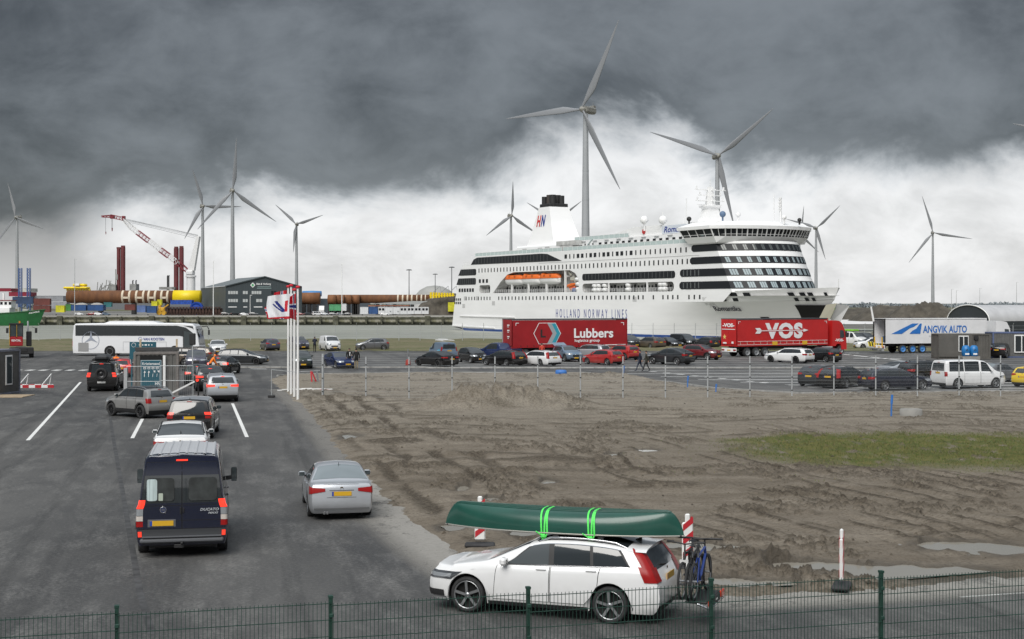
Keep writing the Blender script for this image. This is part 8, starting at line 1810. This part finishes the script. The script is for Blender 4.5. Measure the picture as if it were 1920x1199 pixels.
# cars, lorry on the far quay
FQ = 'cars parked on the far quay'
for px, py, kind, pm, lab in ((149, 588, 'hatch', P_WHITE, 'white car at the quay edge below the left blue skip'), (170, 588, 'hatch', P_MAROON, 'dark red car at the quay edge between the blue skips'), (185, 588, 'hatch', P_WHITE, 'white car at the quay edge below the right blue skip'), (199, 588, 'hatch', P_LBLUE, 'pale blue car at the quay edge right of the skips'), (423, 588, 'suv', P_BLACK, 'black car nearest the left corner of the dark warehouse'), (441, 588, 'suv', P_BLACK, 'second black car below the dark warehouse'), (458, 588.5, 'sedan', P_WHITE, 'white car below the dark warehouse'), (476, 588.5, 'suv', P_DGREY, 'dark grey car below the warehouse door'), (507, 588, 'hatch', P_SILVER, 'silver car behind the flags on the far quay'), (563, 588, 'hatch', P_MAROON, 'dark red car on the far quay right of the flags'), (579, 588, 'estate', P_DGREY, 'dark car on the far quay below the short brown pile'), (595, 587, 'minibus', P_WHITE, 'white van on the far quay right of the dark car'), (609, 588, 'hatch', P_SILVER, 'silver car on the far quay below the white lorry'), (625, 588, 'hatch', P_GREY, 'grey car on the far quay left of the tall light pole'), (638, 588, 'hatch', P_SILVER, 'silver car at the foot of the tall light pole'), (649, 588.5, 'hatch', P_DGREY, 'dark car right of the tall light pole'), (722, 590.5, 'hatch', P_WHITE, 'white car in front of the white site cabins')):
    p = PX(px, py, 672 + (0 if py > 588 else 6)); make_car(kind, pm, 'parked_car', lab, 'car', loc=(p.x, p.y, .02), rz=R_(random.choice((0, 180, 160, 25))), group=FQ, skip=('door', 'door_gap', 'rear_wiper', 'badge', 'aerial', 'wheel_arch_trim'))
tractor('lorry_cab', 'white lorry cab on the far quay facing the water', (px_x(604, 690), 690, 0), -90, T_WHITE, H=4.6)
cbox('green tarpaulin lorry load right of the white lorry cab', 618, 640, 571, 583, 694, CM('leaf_green', (.08, .30, .14)), 'lorry load', None, 4, 'lorry_load'); cbox('white box lorry behind the tall light pole', 641, 650, 570, 583, 694, SCB, 'lorry load', None, 4, 'lorry_load')
# light poles
LPm = mat('pole_pale', (.42, .43, .43), .5); LPd = mat('pole_dark', (.10, .105, .11), .5)
for px, py, D, r, mt_, hd, lab in ((140, 486, 676, .16, LPm, 0, 'tall pale light pole standing by the left blue skip'), (400, 490, 676, .18, WHITE, 0, 'tall pale light pole left of the dark warehouse'), (641, 495, 676, .17, WHITE, 0, 'tall pale light pole in front of the open piles'), (767, 507, 740, .22, LPd, 1, 'dark light mast left of the storage dome'), (816, 515, 860, .22, LPd, 1, 'dark light mast in front of the storage dome'), (847, 502, 735, .22, LPd, 1, 'dark light mast beside the ferry stern'), (469, 554, 676, .12, WHITE, 0, 'short pale pole before the warehouse windows'), (518, 553, 676, .10, WHITE, 0, 'short pale pole behind the flags')):
    p = PX(px, py, D); t = thing('light_pole', lab, 'light pole', (p.x, D, 0), 0, 'light poles on the far quay'); m = MB(); m.cyl((0, 0, 0), (0, 0, p.z), r * 1.3, r * .8, 8); m.build('pole', mt_, t); m = MB()
    if hd: m.lathe([(.2, p.z + .5), (1.2, p.z + .35), (1.6, p.z - .1), (.2, p.z)], 10, 0, 'z')
    else: m.box((.4, 0, p.z), (1.1, .3, .15))
    m.build('lamp_head', mt_, t)
for px, lab in ((38, 'left blue lattice post behind the green ship'), (54, 'right blue lattice post behind the green ship')):
    D = 735; z1 = EYE - (503 - HY) * D / FPX; t = thing('lattice_post', lab, 'lattice post', (px_x(px, D), D, 0), 0, 'blue lattice posts'); m = MB()
    for sx in (-.7, .7):
        for sy in (-.7, .7): m.bar((sx, sy, 0), (sx, sy, z1), .28)
    k = 0; z = 4.0
    while z < z1 - 1: m.bar((-.7, -.7, z), (.7, -.7, z + 1.4), .2); m.bar((.7, -.7, z), (-.7, -.7, z + 1.4), .2); z += 1.4
    m.build('lattice', mat('lattice_blue', (.035, .09, .25), .5), t)
# ---- green tug at the far left
tg = thing('green_ship', 'green hulled ship with white wheelhouse moored at the far left', 'ship', (px_x(0, 642), 642, -4.2)); GH = mat('hull_green', (.012, .13, .035), .4, coat=.2, var=.15, vscale=.4)
SG = 642 / FPX; bowx = 87 * SG; P = []
for z, xe, w_ in ((-1, 17.3, 3.0), (1.5, 18.2, 4.0), (4.0, 19.6, 4.6), (5.3, 20.3, 4.8)):
    row = []
    for k in range(25):
        q = k / 24; x = -22 + (xe + 22) * q; y = w_ * (1 - max(0, (q - .6) / .4) ** 2.2); row.append((x, -y, z + (1.9 * max(0, (q - .35) / .65) ** 1.8 if z > 3 else .7 * max(0, (q - .5) / .5) ** 2)))
    P.append(row)
m = MB(); m.grid(P); m.grid([[(a, -b, c_) for a, b, c_ in r] for r in P]); m.build('hull', GH, tg)
m = MB(); m.tube([(a, b - .1, c_) for a, b, c_ in P[-1]], .22, 6); m.build('rubbing_rail', mat('rail_green', (.02, .10, .03), .5), tg)
m = MB(); m.box((-8, 0, 6.2), (27, 7.5, 3.6)); m.box((-3, 0, 9.6), (18, 6, 3.2)); tw_ = m.build('deck_house', SW, tg); m = MB(); m.box((-3, 0, 11.3), (19, 6.6, .3)); m.build('roof_edge', CRR, tw_)
for x in np.arange(-4, 6, 1.9): m = MB(); m.box((x, -3.05, 10.0), (1.1, .1, 1.2)); m.build('window', SK, tw_)
m = MB(); m.bar((-2, 0, 11), (-2, 0, 19), .3); m.bar((-3.5, 0, 15), (-.5, 0, 15), .2); m.box((-2, 0, 13), (2.2, 2, 2.4), 0, 0, .5); m.build('mast', SW, tg); m = MB(); m.cyl((2, -1, 11), (2, -1, 14.5), .5, n=8); m.ball((-5, -1, 14), .9, 8, 6); m.build('deck_gear', SW, tg)
m = MB(); m.box((12, -1.5, 6.6), (2.5, 2, 1.4), 0, 0, .2); m.cyl((9, -2, 6), (9, -2, 8.2), .5, n=8); m.build('winch', mat('winch_grey', (.35, .36, .33), .6), tg)
put_text('AQUARIUS', PRINTW, tg, (16.2, -3.1, 5.9), (1, .42, .18), (0, -.1, 1), w=4.6, h=.75, depth=.1, bold=.02)
# ================================================================ right bank beyond the basin
mound('', 1655, 1800, 569, 420, 10, seed=5); mound('', 1600, 1720, 575, 470, 10, seed=8); mound('', 1560, 1650, 578, 520, 12, seed=11)
m = MB(); m.sheet([(px_x(1560, 330), 330), (px_x(2100, 300), 300), (px_x(2100, 345), 345), (px_x(1560, 400), 400)], [], 0, lambda a, b: (a, b, .02)); struct(m.build('gravel_road', concrete_mat('gravel_grey', (.15, .145, .13), (.11, .105, .095))))
cbox('grey block hut with dark door between the earth mounds', 1645, 1666, 572, 585, 900, CM('hut', (.33, .32, .29)), 'hut', None, 4, 'block_hut'); cbox('bright green skip beyond the ferry bow', 1566, 1583, 578, 588, 815, CM('lime', (.10, .42, .04)), 'skip', None, 4, 'skip'); cbox('small green skip right of the bright green one', 1592, 1601, 583, 588, 815, CM('lime', (.10, .42, .04)), 'skip', None, 4, 'skip')
m = MB(); m.box((0, 0, .04), (.9, .1, 2.2)); m.build('door', SK, [o for o in COL.objects if o.name.startswith('block_hut')][0], (1.6, -2.1, 1.6))
for px, py, D, lab in ((1784, 543, 900, 'thin pale lamp post left of the arched hall'), (1793, 545, 900, 'second thin lamp post above the arched hall'), (1837, 541, 1000, 'thin lamp post above the hall roof'), (1906, 530, 900, 'tallest thin mast near the right border')):
    p = PX(px, py, D); m = MB(); m.cyl((0, 0, 0), (0, 0, p.z), .18, .10, 6); m.box((.6, 0, p.z), (1.4, .2, .12)); tag(m.build('lamp_post', LPm, None, (p.x, D, 0)), lab, 'lamp post', 'lamp posts at the far right')
# far tree line: a wood that reads as one mass
rng = np.random.default_rng(11); m = MB()
def leafclump(x, y, z, r):
    for k in range(9):
        a, b = rng.random() * 6.28, math.acos(2 * rng.random() - 1); c_ = Vector((x + r * math.sin(b) * math.cos(a), y + r * math.sin(b) * math.sin(a), z + r * .8 * math.cos(b))); s_ = r * .75; u = Vector(rng.normal(size=3)).normalized(); v = u.orthogonal()
        m.v.extend([tuple(c_ + u * s_), tuple(c_ - u * s_ * .5 + v * s_ * .8), tuple(c_ - u * s_ * .5 - v * s_ * .8)]); o = len(m.v) - 3; m.f.append((o, o + 1, o + 2)); m.m.append(0); m.s.append(False)
for i in range(900):
    px = 1540 + 420 * rng.random() if i < 620 else (600 + 250 * rng.random() if i < 700 else 20 + 120 * rng.random()); D = 1900 + 500 * rng.random(); x = px_x(px, D); h_ = (1.6 + 3.4 * rng.random() ** 3) * (.4 + 1.0 * float(vnoise(np.array(px / 30.0), np.array(.5), 4)))
    for k in range(3): leafclump(x + rng.normal() * 3, D, h_ * (.3 + .35 * k), 1.2 + 1.3 * rng.random())
m.build('distant_wood', mat('wood_haze_grey', (.19, .215, .23), .95, var=.2, vscale=.05), kind='stuff')  # distance haze is put into the foliage colour
m = MB(); m.box((px_x(1780, 2500), 2500, 2.0), (900, 60, 4)); m.build('distant_wood', mat('wood_haze_grey', (.075, .085, .085), .95), kind='stuff')
# ================================================================ fences
FG = mat('fence_green', (.012, .045, .032), .45, var=.2, vscale=6); nf = thing('mesh_fence', 'dark green welded mesh fence across the foreground', 'fence', (-4.60, 16.76, 0), math.atan2(.2776, .9607))
def wire(m, a, b, w): m.bar(a, b, w)
m = MB(); m.box((0, 0, 1.13), (.045, .065, 2.26), 0, 0, .006); m.box((0, 0, 2.27), (.055, .075, .03)); pm0 = m.mesh('fence_post', [FG]); m = MB()
for z in (2.05, 1.65, 1.05, .45): m.box((0, -.045, z), (.05, .03, .05), 0, 0, .008)
cm0 = m.mesh('clamp', [FG]); m = MB()
for k in range(50): m.bar((.03 + k * .05, -.04, .06), (.03 + k * .05, -.04, 2.20 + .0), .0058)
for z in np.arange(.17, 2.25, .2):
    for y in (-.034, -.046): m.bar((.0, y, z), (2.5, y, z), .0066)
wm0 = m.mesh('wire_panel', [FG])
for i in range(-2, 8):
    dz = -.0275 * i; p = put('fence_post', pm0, nf, (i * 2.5, 0, dz)); put('clamp', cm0, p); put('wire_panel', wm0, nf, (i * 2.5, 0, dz), kind='stuff')
a = G(605, 750); b = G(1876, 746); n = 16; d = (b - a) / n; ff_ = thing('wire_fence', 'galvanised steel mesh fence along the far edge of the dirt field', 'fence', tuple(a), math.atan2(d.y, d.x)); st = d.length
m = MB(); m.cyl((0, 0, 0), (0, 0, 2.55), .04, n=8); m.cyl((0, 0, 2.55), (0, 0, 2.58), .046, n=8); pm1 = m.mesh('fence_post', [STEEL]); m = MB()
for z in (.5, 1.3, 2.1): m.box((0, -.03, z), (.09, .06, .06))
cm1 = m.mesh('clamp', [BLACK]); m = MB(); LG = mat('wire_pale', (.34, .36, .38), .5, .1)
for k in range(1, 50): m.bar((st * k / 50, -.03, .1), (st * k / 50, -.03, 2.05), .0018)
for z in (.12, .3, .5, .7, .9, 1.1, 1.3, 1.5, 1.7, 1.9, 2.05): m.bar((0, -.03, z), (st, -.03, z), .006 if z in (.5, 1.1, 1.7, 2.05) else .004)
wm1 = m.mesh('wire_panel', [LG])
for i in range(n + 2):
    p = put('fence_post', pm1, ff_, (i * st, 0, 0)); put('clamp', cm1, p); put('wire_panel', wm1, ff_, (i * st, 0, 0), kind='stuff')
m = MB(); m.cyl((0, .1, 0), (0, .1, 2.75), .075, n=10); m.build('corner_post', STEEL, ff_)
bf = thing('border_fence', 'thin post and wire fence along the grassy water edge', 'fence', (px_x(470, 204), 204, .3)); n = 60; m = MB(); m.cyl((0, 0, 0), (0, 0, 2.35), .04, n=6); m.bar((0, 0, 2.35), (0, -.3, 2.7), .05); pm2 = m.mesh('fence_post', [STEEL])
for i in range(n): put('fence_post', pm2, bf, (i * 3.0 - 33, 0, 0))
m = MB()
for z in (.6, 1.2, 1.8, 2.3): m.bar((-33, 0, z), (3 * n - 36, 0, z), .018)
m.build('wires', LG, bf, kind='stuff')
# mobile fence with a strut near the ticket container
def mobile(px0, px1, py, lab, strut=None):
    a, b = G(px0, py), G(px1, py); L = (b - a).length; t = thing('mobile_fence', lab, 'fence', tuple(a), math.atan2(b.y - a.y, b.x - a.x)); m = MB()
    for x in (0, L): m.cyl((x, 0, 0), (x, 0, 2.0), .025, n=6)
    for z in (.15, 2.0, 1.1): m.cyl((0, 0, z), (L, 0, z), .02, n=6)
    m.build('frame', STEEL, t); m = MB()
    for x in np.arange(.12, L, .12): m.bar((x, 0, .15), (x, 0, 2.0), .006)
    m.build('wire_panel', LG, t, kind='stuff'); m = MB()
    for x in (0, L): m.box((x, 0, .07), (.6, .24, .14), 0, 0, .03)
    m.build('foot_block', BLACK, t)
    if strut: m = MB(); m.bar(strut[0], strut[1], .09); m.build('strut', WHITE, t)
mobile(300, 362, 748, 'mobile fence with white strut beside the ticket container', ((2.1, 0, 1.05), (.3, -.6, .1))); mobile(238, 300, 750, 'mobile fence panel in front of the ticket container')
p = G(236, 741); m = MB(); m.box((0, 0, .85), (.24, .2, 1.7), 0, 0, .02); tag(m.build('bollard_post', mat('post_pale', (.36, .37, .38), .5), None, tuple(p)), 'pale square post between boxy off roader and ticket container', 'post')
t = thing('traffic_signal', 'dark signal head on a pole in front of the coach door', 'traffic light', tuple(G(361, 697))); m = MB(); m.cyl((0, 0, 0), (0, 0, 2.4), .05, n=8); m.build('pole', STEEL, t); m = MB(); m.box((0, 0, 2.75), (.5, .3, 1.0), 0, 0, .05); m.build('signal_head', BLACK, t)
t = thing('boom_lamp', 'red warning lamp on a boom beside the silver off roader', 'warning lamp', tuple(G(372, 747))); m = MB(); m.cyl((0, 0, 0), (0, 0, 1.05), .05, n=8); m.bar((-.5, 0, 1.08), (.9, 0, 1.08), .10); m.build('boom', BLACK, t); m = MB(); m.cyl((-.05, -.12, 1.1), (-.05, .0, 1.1), .085, n=12); m.build('lamp', BRAKE, t)
t = thing('fence_stand', 'single steel fence stand on a block at the road corner', 'stand', tuple(G(509, 746))); m = MB(); m.cyl((0, 0, 0), (0, 0, 1.75), .025, n=6); m.build('post', STEEL, t); m = MB(); m.box((0, 0, .08), (.4, .3, .16), 0, 0, .03); m.build('foot_block', BLACK, t)
m = MB(); a, b = G(509, 746), G(600, 750); m.tube([tuple(Vector((0, 0, 1.72))), tuple((b - a) * .5 + Vector((0, 0, 1.62))), tuple(b - a + Vector((0, 0, 1.75)))], .016, 5); tag(m.build('barrier_cable', STEEL, None, tuple(a)), 'cable strung from the fence stand past the flagpoles', 'cable')
# ================================================================ flags
NR_, NB_, NW_ = mat('flag_red', (.55, .015, .03), .7), mat('flag_blue', (.015, .03, .22), .7), mat('flag_white', (.78, .79, .82), .7)
FPg = 'white flagpoles at the road corner'
for i, (px, py, tp) in enumerate(((540.5, 735, 539), (546, 740, 537), (552, 746, 545), (558.5, 752, 540))):
    b = G(px, py); t = thing('flagpole', 'white flagpole with red cap, %s of the four' % ('leftmost', 'second from left', 'third from left', 'rightmost and nearest')[i], 'flagpole', tuple(b), 0, FPg); h_ = EYE - (tp - HY) * b.y / FPX
    m = MB(); m.cyl((0, 0, 0), (0, 0, h_), .085, .06, 12); m.build('pole', WHITE, t); m = MB(); m.lathe([(.0, h_ + .14), (.13, h_ + .10), (.14, h_), (.06, h_ - .03)], 12); m.build('cap', NR_, t)
def flag(label, pole, ztop, wd, ht, kind, drift, ph):
    b = G(*pole); t = MB(); NU, NV = (97, 71) if kind == 'logo' else (49, 35); P = []
    for i in range(NU):
        q = i / (NU - 1); row = []
        for j in range(NV):
            r = j / (NV - 1); w_ = .22 * q * math.sin(q * 7 + r * 2.2 + ph) + .07 * math.sin(q * 15 + r * 3 + ph * 2); x = -.09 - wd * q * (.80 + .04 * math.sin(r * 5)); z = ztop - ht * r - drift * q ** 1.3 - .18 * q * math.sin(r * 3 + ph); row.append((x, -.12 + w_ - .45 * q, z))
        P.append(row)
    t.grid(P)
    for k in range(len(t.f)):
        i, j = divmod(k, NV - 1); q = (i + .5) / (NU - 1); r = (j + .5) / (NV - 1)
        if kind == 'nor':
            cu, cv = abs(q - .36), abs(r - .5); t.m[k] = 1 if (cu < .045 or cv < .065) else (2 if (cu < .09 or cv < .13) else 0)
        else:
            s_ = r - .15; mcol = 2
            if .22 < r < .72:
                c1 = .62 - .32 * (r - .22) / .5
                if abs(q - c1) < .055 or abs(q - (.80 - .42 * (r - .22) / .5)) < .04 and r > .3: mcol = 1
                if abs(q - (.22 + .10 * (r - .22))) < .06 and r > .25: mcol = 0
            if r > .93: mcol = 0
            t.m[k] = mcol
    tag(t.build('flag', [NR_, NB_, NW_], None, tuple(b)), label, 'flag', 'flags flying at the road corner')
flag('white flag with blue and red strokes flying in front', (552, 746), 6.40, 1.85, 1.5, 'logo', .10, .4); flag('red flag with blue cross hanging nearest to the rightmost pole', (558.5, 752), 6.4, .40, 1.6, 'nor', .05, 2.0)
flag('red flag tip with blue cross sticking out left of the white flag', (546, 740), 5.6, 1.75, .8, 'nor', .0, 3.1); flag('red flag bulging above the white flag', (540.5, 735), 6.65, .95, .8, 'nor', .0, 1.1)
# ================================================================ marker posts and small things on the field
def marker(px, py, rz, lab, edge=False):
    b = G(px, py); t = thing('marker_post', lab, 'traffic marker', (b.x, b.y, .06), R_(rz), 'red and white marker posts'); m = MB(); m.box((0, 0, .04), (.72, .36, .09), 0, 0, .035); m.build('foot_block', mat('rubber_foot', (.03, .03, .032), .8, var=.3), t)
    m = MB(); m.box((0, 0, .58), (.25, .07, .86), 0, 0, .03); m.box((0, 0, 1.09), (.11, .07, .20), 0, 0, .025); m.build('board', WHITE, t)
    for k in range(3):
        for sy in (-.037, .037):
            z0 = .22 + .30 * k; m = MB(); m.prism([(-.115, z0), (.115, z0 + .17), (.115, z0 + .31), (-.115, z0 + .14)], sy, sy + (.004 if sy > 0 else -.004), 0, lambda a, b_, h: (a, h, b_)); m.build('stripe', RW, t)
marker(900, 1030, 0, 'red and white marker post behind the canoe bow'); marker(1289, 1072, 12, 'red and white marker post behind the bicycles'); marker(1578, 1108, 72, 'red and white marker post standing alone by the puddles')
BLS = mat('stake_blue', (.03, .16, .50), .5)
for px, py, h_, lab in ((1671, 783, 1.15, 'blue stake in front of the fence near the concrete ring'), (1169, 708, .9, 'short blue stake at the lot edge'), (1289, 730, .9, 'short blue stake below the dark coupe like off roader'), (1342, 738, .6, 'low blue stake beside a fence post')):
    m = MB(); m.cyl((0, 0, 0), (.02, 0, h_ * .6), .04, n=8); m.cyl((.02, 0, h_ * .6), (.05, 0, h_), .06, n=8); tag(m.build('stake', BLS, None, tuple(G(px, py))), lab, 'stake', 'blue survey stakes')
m = MB(); m.lathe([(0, .45), (.42, .42), (.48, .2), (.42, 0)], 12); m.box((0, -.45, .25), (.5, .06, .12)); tag(m.build('marker_drum', BLS, None, tuple(G(1052, 704))), 'low blue drum at the dirt edge of the lot', 'drum')
m = MB(); m.lathe([(.58, -.1), (.56, .30), (.42, .33), (.40, .1), (.01, .08)], 20); tag(m.build('concrete_ring', CONC, None, tuple(G(1708, 782) + Vector((0, 0, .1)))), 'concrete manhole ring on the dirt field', 'manhole')
t = thing('folded_barrier', 'leaning red and white barrier board by the flagpoles', 'barrier', tuple(G(590, 719))); m = MB(); m.bar((-.2, 0, 0), (-.28, .1, .9), .10, .08); m.bar((.15, 0, 0), (-.22, .1, .85), .12, .06); m.build('board', RW, t); m = MB(); m.bar((.28, 0, 0), (.1, .2, .95), .10, .08); m.build('board', GREYM, t)
t = thing('pole_bundle', 'heap of white and red poles lying behind the flagpoles', 'poles', tuple(G(556, 734)))
for k in range(8): m = MB(); m.bar((-1.2 + .3 * k, -.4 + .1 * k, .08 + .04 * (k % 3)), (.7 + .25 * k, .5 - .15 * k, .12 + .05 * (k % 2)), .07); m.build('pole', WHITE if k != 6 else RW, t)
t = thing('fire_post', 'grey post with red foot standing in the lot', 'post', tuple(G(765, 685))); m = MB(); m.cyl((0, 0, 0), (0, 0, 1.5), .05, n=6); m.build('post', GREYM, t); m = MB(); m.lathe([(.25, 0), (.22, .4), (.1, .55)], 10); m.build('foot', mat('foot_red', (.28, .03, .02), .6), t)
# a raised tailgate on the pale blue boxy car
m = MB(); m.grid([[(-1.65 - .8 * k, y, 1.50 + .30 * k) for y in (-.7, 0, .7)] for k in (0, .5, 1)]); 
for o in COL.objects:
    if o.get('label', '').startswith('pale blue boxy'): g_ = m.build('tailgate', P_LBLUE, o)
# ================================================================ people
SKIN = mat('skin', (.42, .25, .18), .55)
def person(label, loc, rz, top, legs, hair, pose='stand', h=1.76, extra=None):
    s = h / 1.76; lp = 1 if pose == 'walk' else 0; J = {'pel': (0, 0, .95, .15), 'wst': (.0, 0, 1.10, .135), 'chs': (.02, 0, 1.32, .165), 'nck': (.01, 0, 1.50, .06), 'hd0': (.03, 0, 1.60, .085), 'hd1': (.03, 0, 1.70, .08)}; E = [('pel', 'wst'), ('wst', 'chs'), ('chs', 'nck'), ('nck', 'hd0'), ('hd0', 'hd1')]; ln = .55 if pose == 'lean' else 0
    for sd, n_ in ((1, 'l'), (-1, 'r')):
        st_ = .30 * sd * lp; kn = .16 * sd * lp + (.06 if lp and sd < 0 else 0)
        J.update({'hip' + n_: (0, .10 * sd, .90, .105), 'kne' + n_: (kn + .02, .10 * sd, .50, .07), 'ank' + n_: (st_, .10 * sd, .09 + (.05 if lp and sd < 0 else 0), .045), 'toe' + n_: (st_ + .16, .11 * sd, .035, .035), 'sho' + n_: (.01, .20 * sd, 1.41, .07)})
        if pose == 'camera' or pose == 'talk' and sd > 0: J.update({'elb' + n_: (.10, .27 * sd, 1.18, .05), 'wri' + n_: (.34, .15 * sd, 1.30 if pose == 'camera' else 1.15, .035)})
        elif pose == 'lean': J.update({'elb' + n_: (.24, .22 * sd, 1.22, .05), 'wri' + n_: (.48, .16 * sd, 1.15, .035)})
        else: J.update({'elb' + n_: (-.03 - .12 * sd * lp, .26 * sd, 1.14, .05), 'wri' + n_: (.06 - .22 * sd * lp, .27 * sd, .90, .034)})
        E += [('pel', 'hip' + n_), ('hip' + n_, 'kne' + n_), ('kne' + n_, 'ank' + n_), ('ank' + n_, 'toe' + n_), ('chs', 'sho' + n_), ('sho' + n_, 'elb' + n_), ('elb' + n_, 'wri' + n_)]
    ks = list(J); pos = {}
    for k in ks:
        x, y, z, r = J[k]
        if ln and z > .96: dz = z - .95; x, z = x * math.cos(ln) + dz * math.sin(ln), .95 + dz * math.cos(ln) - x * math.sin(ln)
        pos[k] = Vector((x * s, y * s, z * s))
    me = bpy.data.meshes.new('p'); me.from_pydata([pos[k] for k in ks], [(ks.index(a), ks.index(b)) for a, b in E], []); o = bpy.data.objects.new('p', me); COL.objects.link(o); md = o.modifiers.new('s', 'SKIN'); 
    for k, v in zip(ks, me.skin_vertices[0].data): v.radius = (J[k][3] * s,) * 2 if k not in ('chs', 'wst', 'pel') else (J[k][3] * s * 1.12, J[k][3] * s * .8)
    me.skin_vertices[0].data[0].use_root = True; md.use_smooth_shade = True; o.modifiers.new('u', 'SUBSURF').levels = 1
    dg = bpy.context.evaluated_depsgraph_get(); bm_ = bpy.data.meshes.new_from_object(o.evaluated_get(dg)); bpy.data.objects.remove(o)
    for mt_ in (SKIN, top, legs, BLACK): bm_.materials.append(mt_)
    nk = pos['nck']
    for p in bm_.polygons:
        c = p.center; i = 1
        if c.z < .07 * s: i = 3
        elif c.z < .93 * s and abs(c.y) < .235 * s and min((c - pos['wril']).length, (c - pos['wrir']).length) > .30 * s: i = 2
        if (c - pos['hd0']).length < .17 * s and c.z > nk.z + .03 * s or min((c - pos['wril']).length, (c - pos['wrir']).length) < .055 * s: i = 0
        p.material_index = i
    t = thing('person', label, 'person', loc, R_(rz), 'people standing about the quay'); put('body', bm_, t)
    hd = pos['hd0'].lerp(pos['hd1'], .55); m = MB(); P = []
    for j in range(6):
        a = j / 5 * 1.75; P.append([(hd.x - .015 * s + .105 * s * math.sin(a) * math.cos(b) * (1.0 if math.cos(b) < .3 or a < 1 else .86), hd.y + .092 * s * math.sin(a) * math.sin(b), hd.z + .115 * s * math.cos(a)) for b in np.linspace(0, 2 * math.pi, 12, endpoint=False)])
    m.grid(P, 0, True, True); m.build('hair', hair, t)
    m = MB()
    for w_, e_ in (('wril', 'elbl'), ('wrir', 'elbr')):
        dr = (pos[w_] - pos[e_]).normalized(); sdv = dr.cross(Vector((1, 0, 0))).normalized(); m.tube([tuple(pos[w_]), tuple(pos[w_] + dr * .09 * s)], [.03 * s, .036 * s], 6)
        for f_ in range(5):
            b0 = pos[w_] + dr * (.09 if f_ else .03) * s + sdv * (-.028 + .018 * f_ if f_ else .04) * s; m.tube([tuple(b0), tuple(b0 + dr * (.035 + .01 * (f_ in (2, 3))) * s + (sdv * .03 * s if not f_ else Vector((0, 0, 0)))), tuple(b0 + dr * (.065 + .012 * (f_ in (2, 3))) * s + Vector((.02 * s, 0, 0)))], .009 * s, 4)
    m.ball((hd.x + .10 * s, hd.y, hd.z - .03 * s), (.022 * s, .014 * s, .022 * s), 6, 4)
    for sy in (-1, 1): m.ball((hd.x, hd.y + sy * .088 * s, hd.z - .02 * s), (.02 * s, .012 * s, .03 * s), 6, 4)
    m.build('hands_and_features', SKIN, t); m = MB()
    for sy in (-1, 1): m.ball((hd.x + .082 * s, hd.y + sy * .034 * s, hd.z), .010 * s, 6, 4)
    m.box((hd.x + .088 * s, hd.y, hd.z - .075 * s), (.012 * s, .045 * s, .010 * s)); m.build('eyes_and_mouth', mat('face_dark', (.08, .03, .025), .6), t)
    if extra: extra(t, pos)
    return t
CL = lambda n_, c: mat('cloth_' + n_, c, .9, var=.2, vscale=6)
NAV, OLV, BLK, BEI, DEN, ORG, REDV, HB, HG = CL('navy', (.014, .018, .035)), CL('olive', (.035, .034, .026)), CL('black', (.012, .012, .013)), CL('beige', (.26, .21, .13)), CL('denim', (.02, .03, .055)), mat('vest_orange', (.85, .20, .01), .7, emit=0), CL('red', (.5, .05, .03)), mat('hair_dark', (.03, .02, .015), .7), mat('hair_grey', (.3, .29, .28), .7)
def at_px(px, py): return tuple(G(px, py))
person('person in navy hooded jacket striding left, left one of the walking couple', at_px(1200, 696.5), 172, NAV, DEN, NAV, 'walk', 1.84); person('person in dark olive coat striding left, right one of the walking couple', at_px(1212, 697), 174, OLV, BLK, HB, 'walk', 1.78)
person('person in dark suit and white shirt talking beside the blue saloon', at_px(655, 691), -70, BLK, BLK, HB, 'talk', 1.8, lambda t, p: (lambda m: (m.prism([(-.05, 1.46), (.05, 1.46), (.02, 1.12), (-.02, 1.12)], .155, .175, 0, lambda a, b, h: (h, a, b)), m.build('shirt', WHITE, t)))(MB()))
person('person in black jacket and beige trousers standing by the blue saloon', at_px(668, 693.5), 110, BLK, BEI, BLK, 'stand', 1.86); person('person in dark clothes photographing beside the small white van', at_px(590, 661), 80, NAV, BLK, HB, 'camera', 1.86)
person('attendant in bright orange jacket leaning towards the black hatchback', at_px(394, 704), 25, ORG, BLK, ORG, 'lean', 1.8); person('person in red vest behind the white estate car', at_px(1016, 676), 100, REDV, DEN, HB, 'stand', 1.75); person('grey haired person in red top beside the raised tailgate', at_px(1056, 671), -40, REDV, BLK, HG, 'stand', 1.8); person('person in orange vest by the red hatchback in the queue', at_px(218, 704), -80, ORG, DEN, HB, 'talk', 1.75)
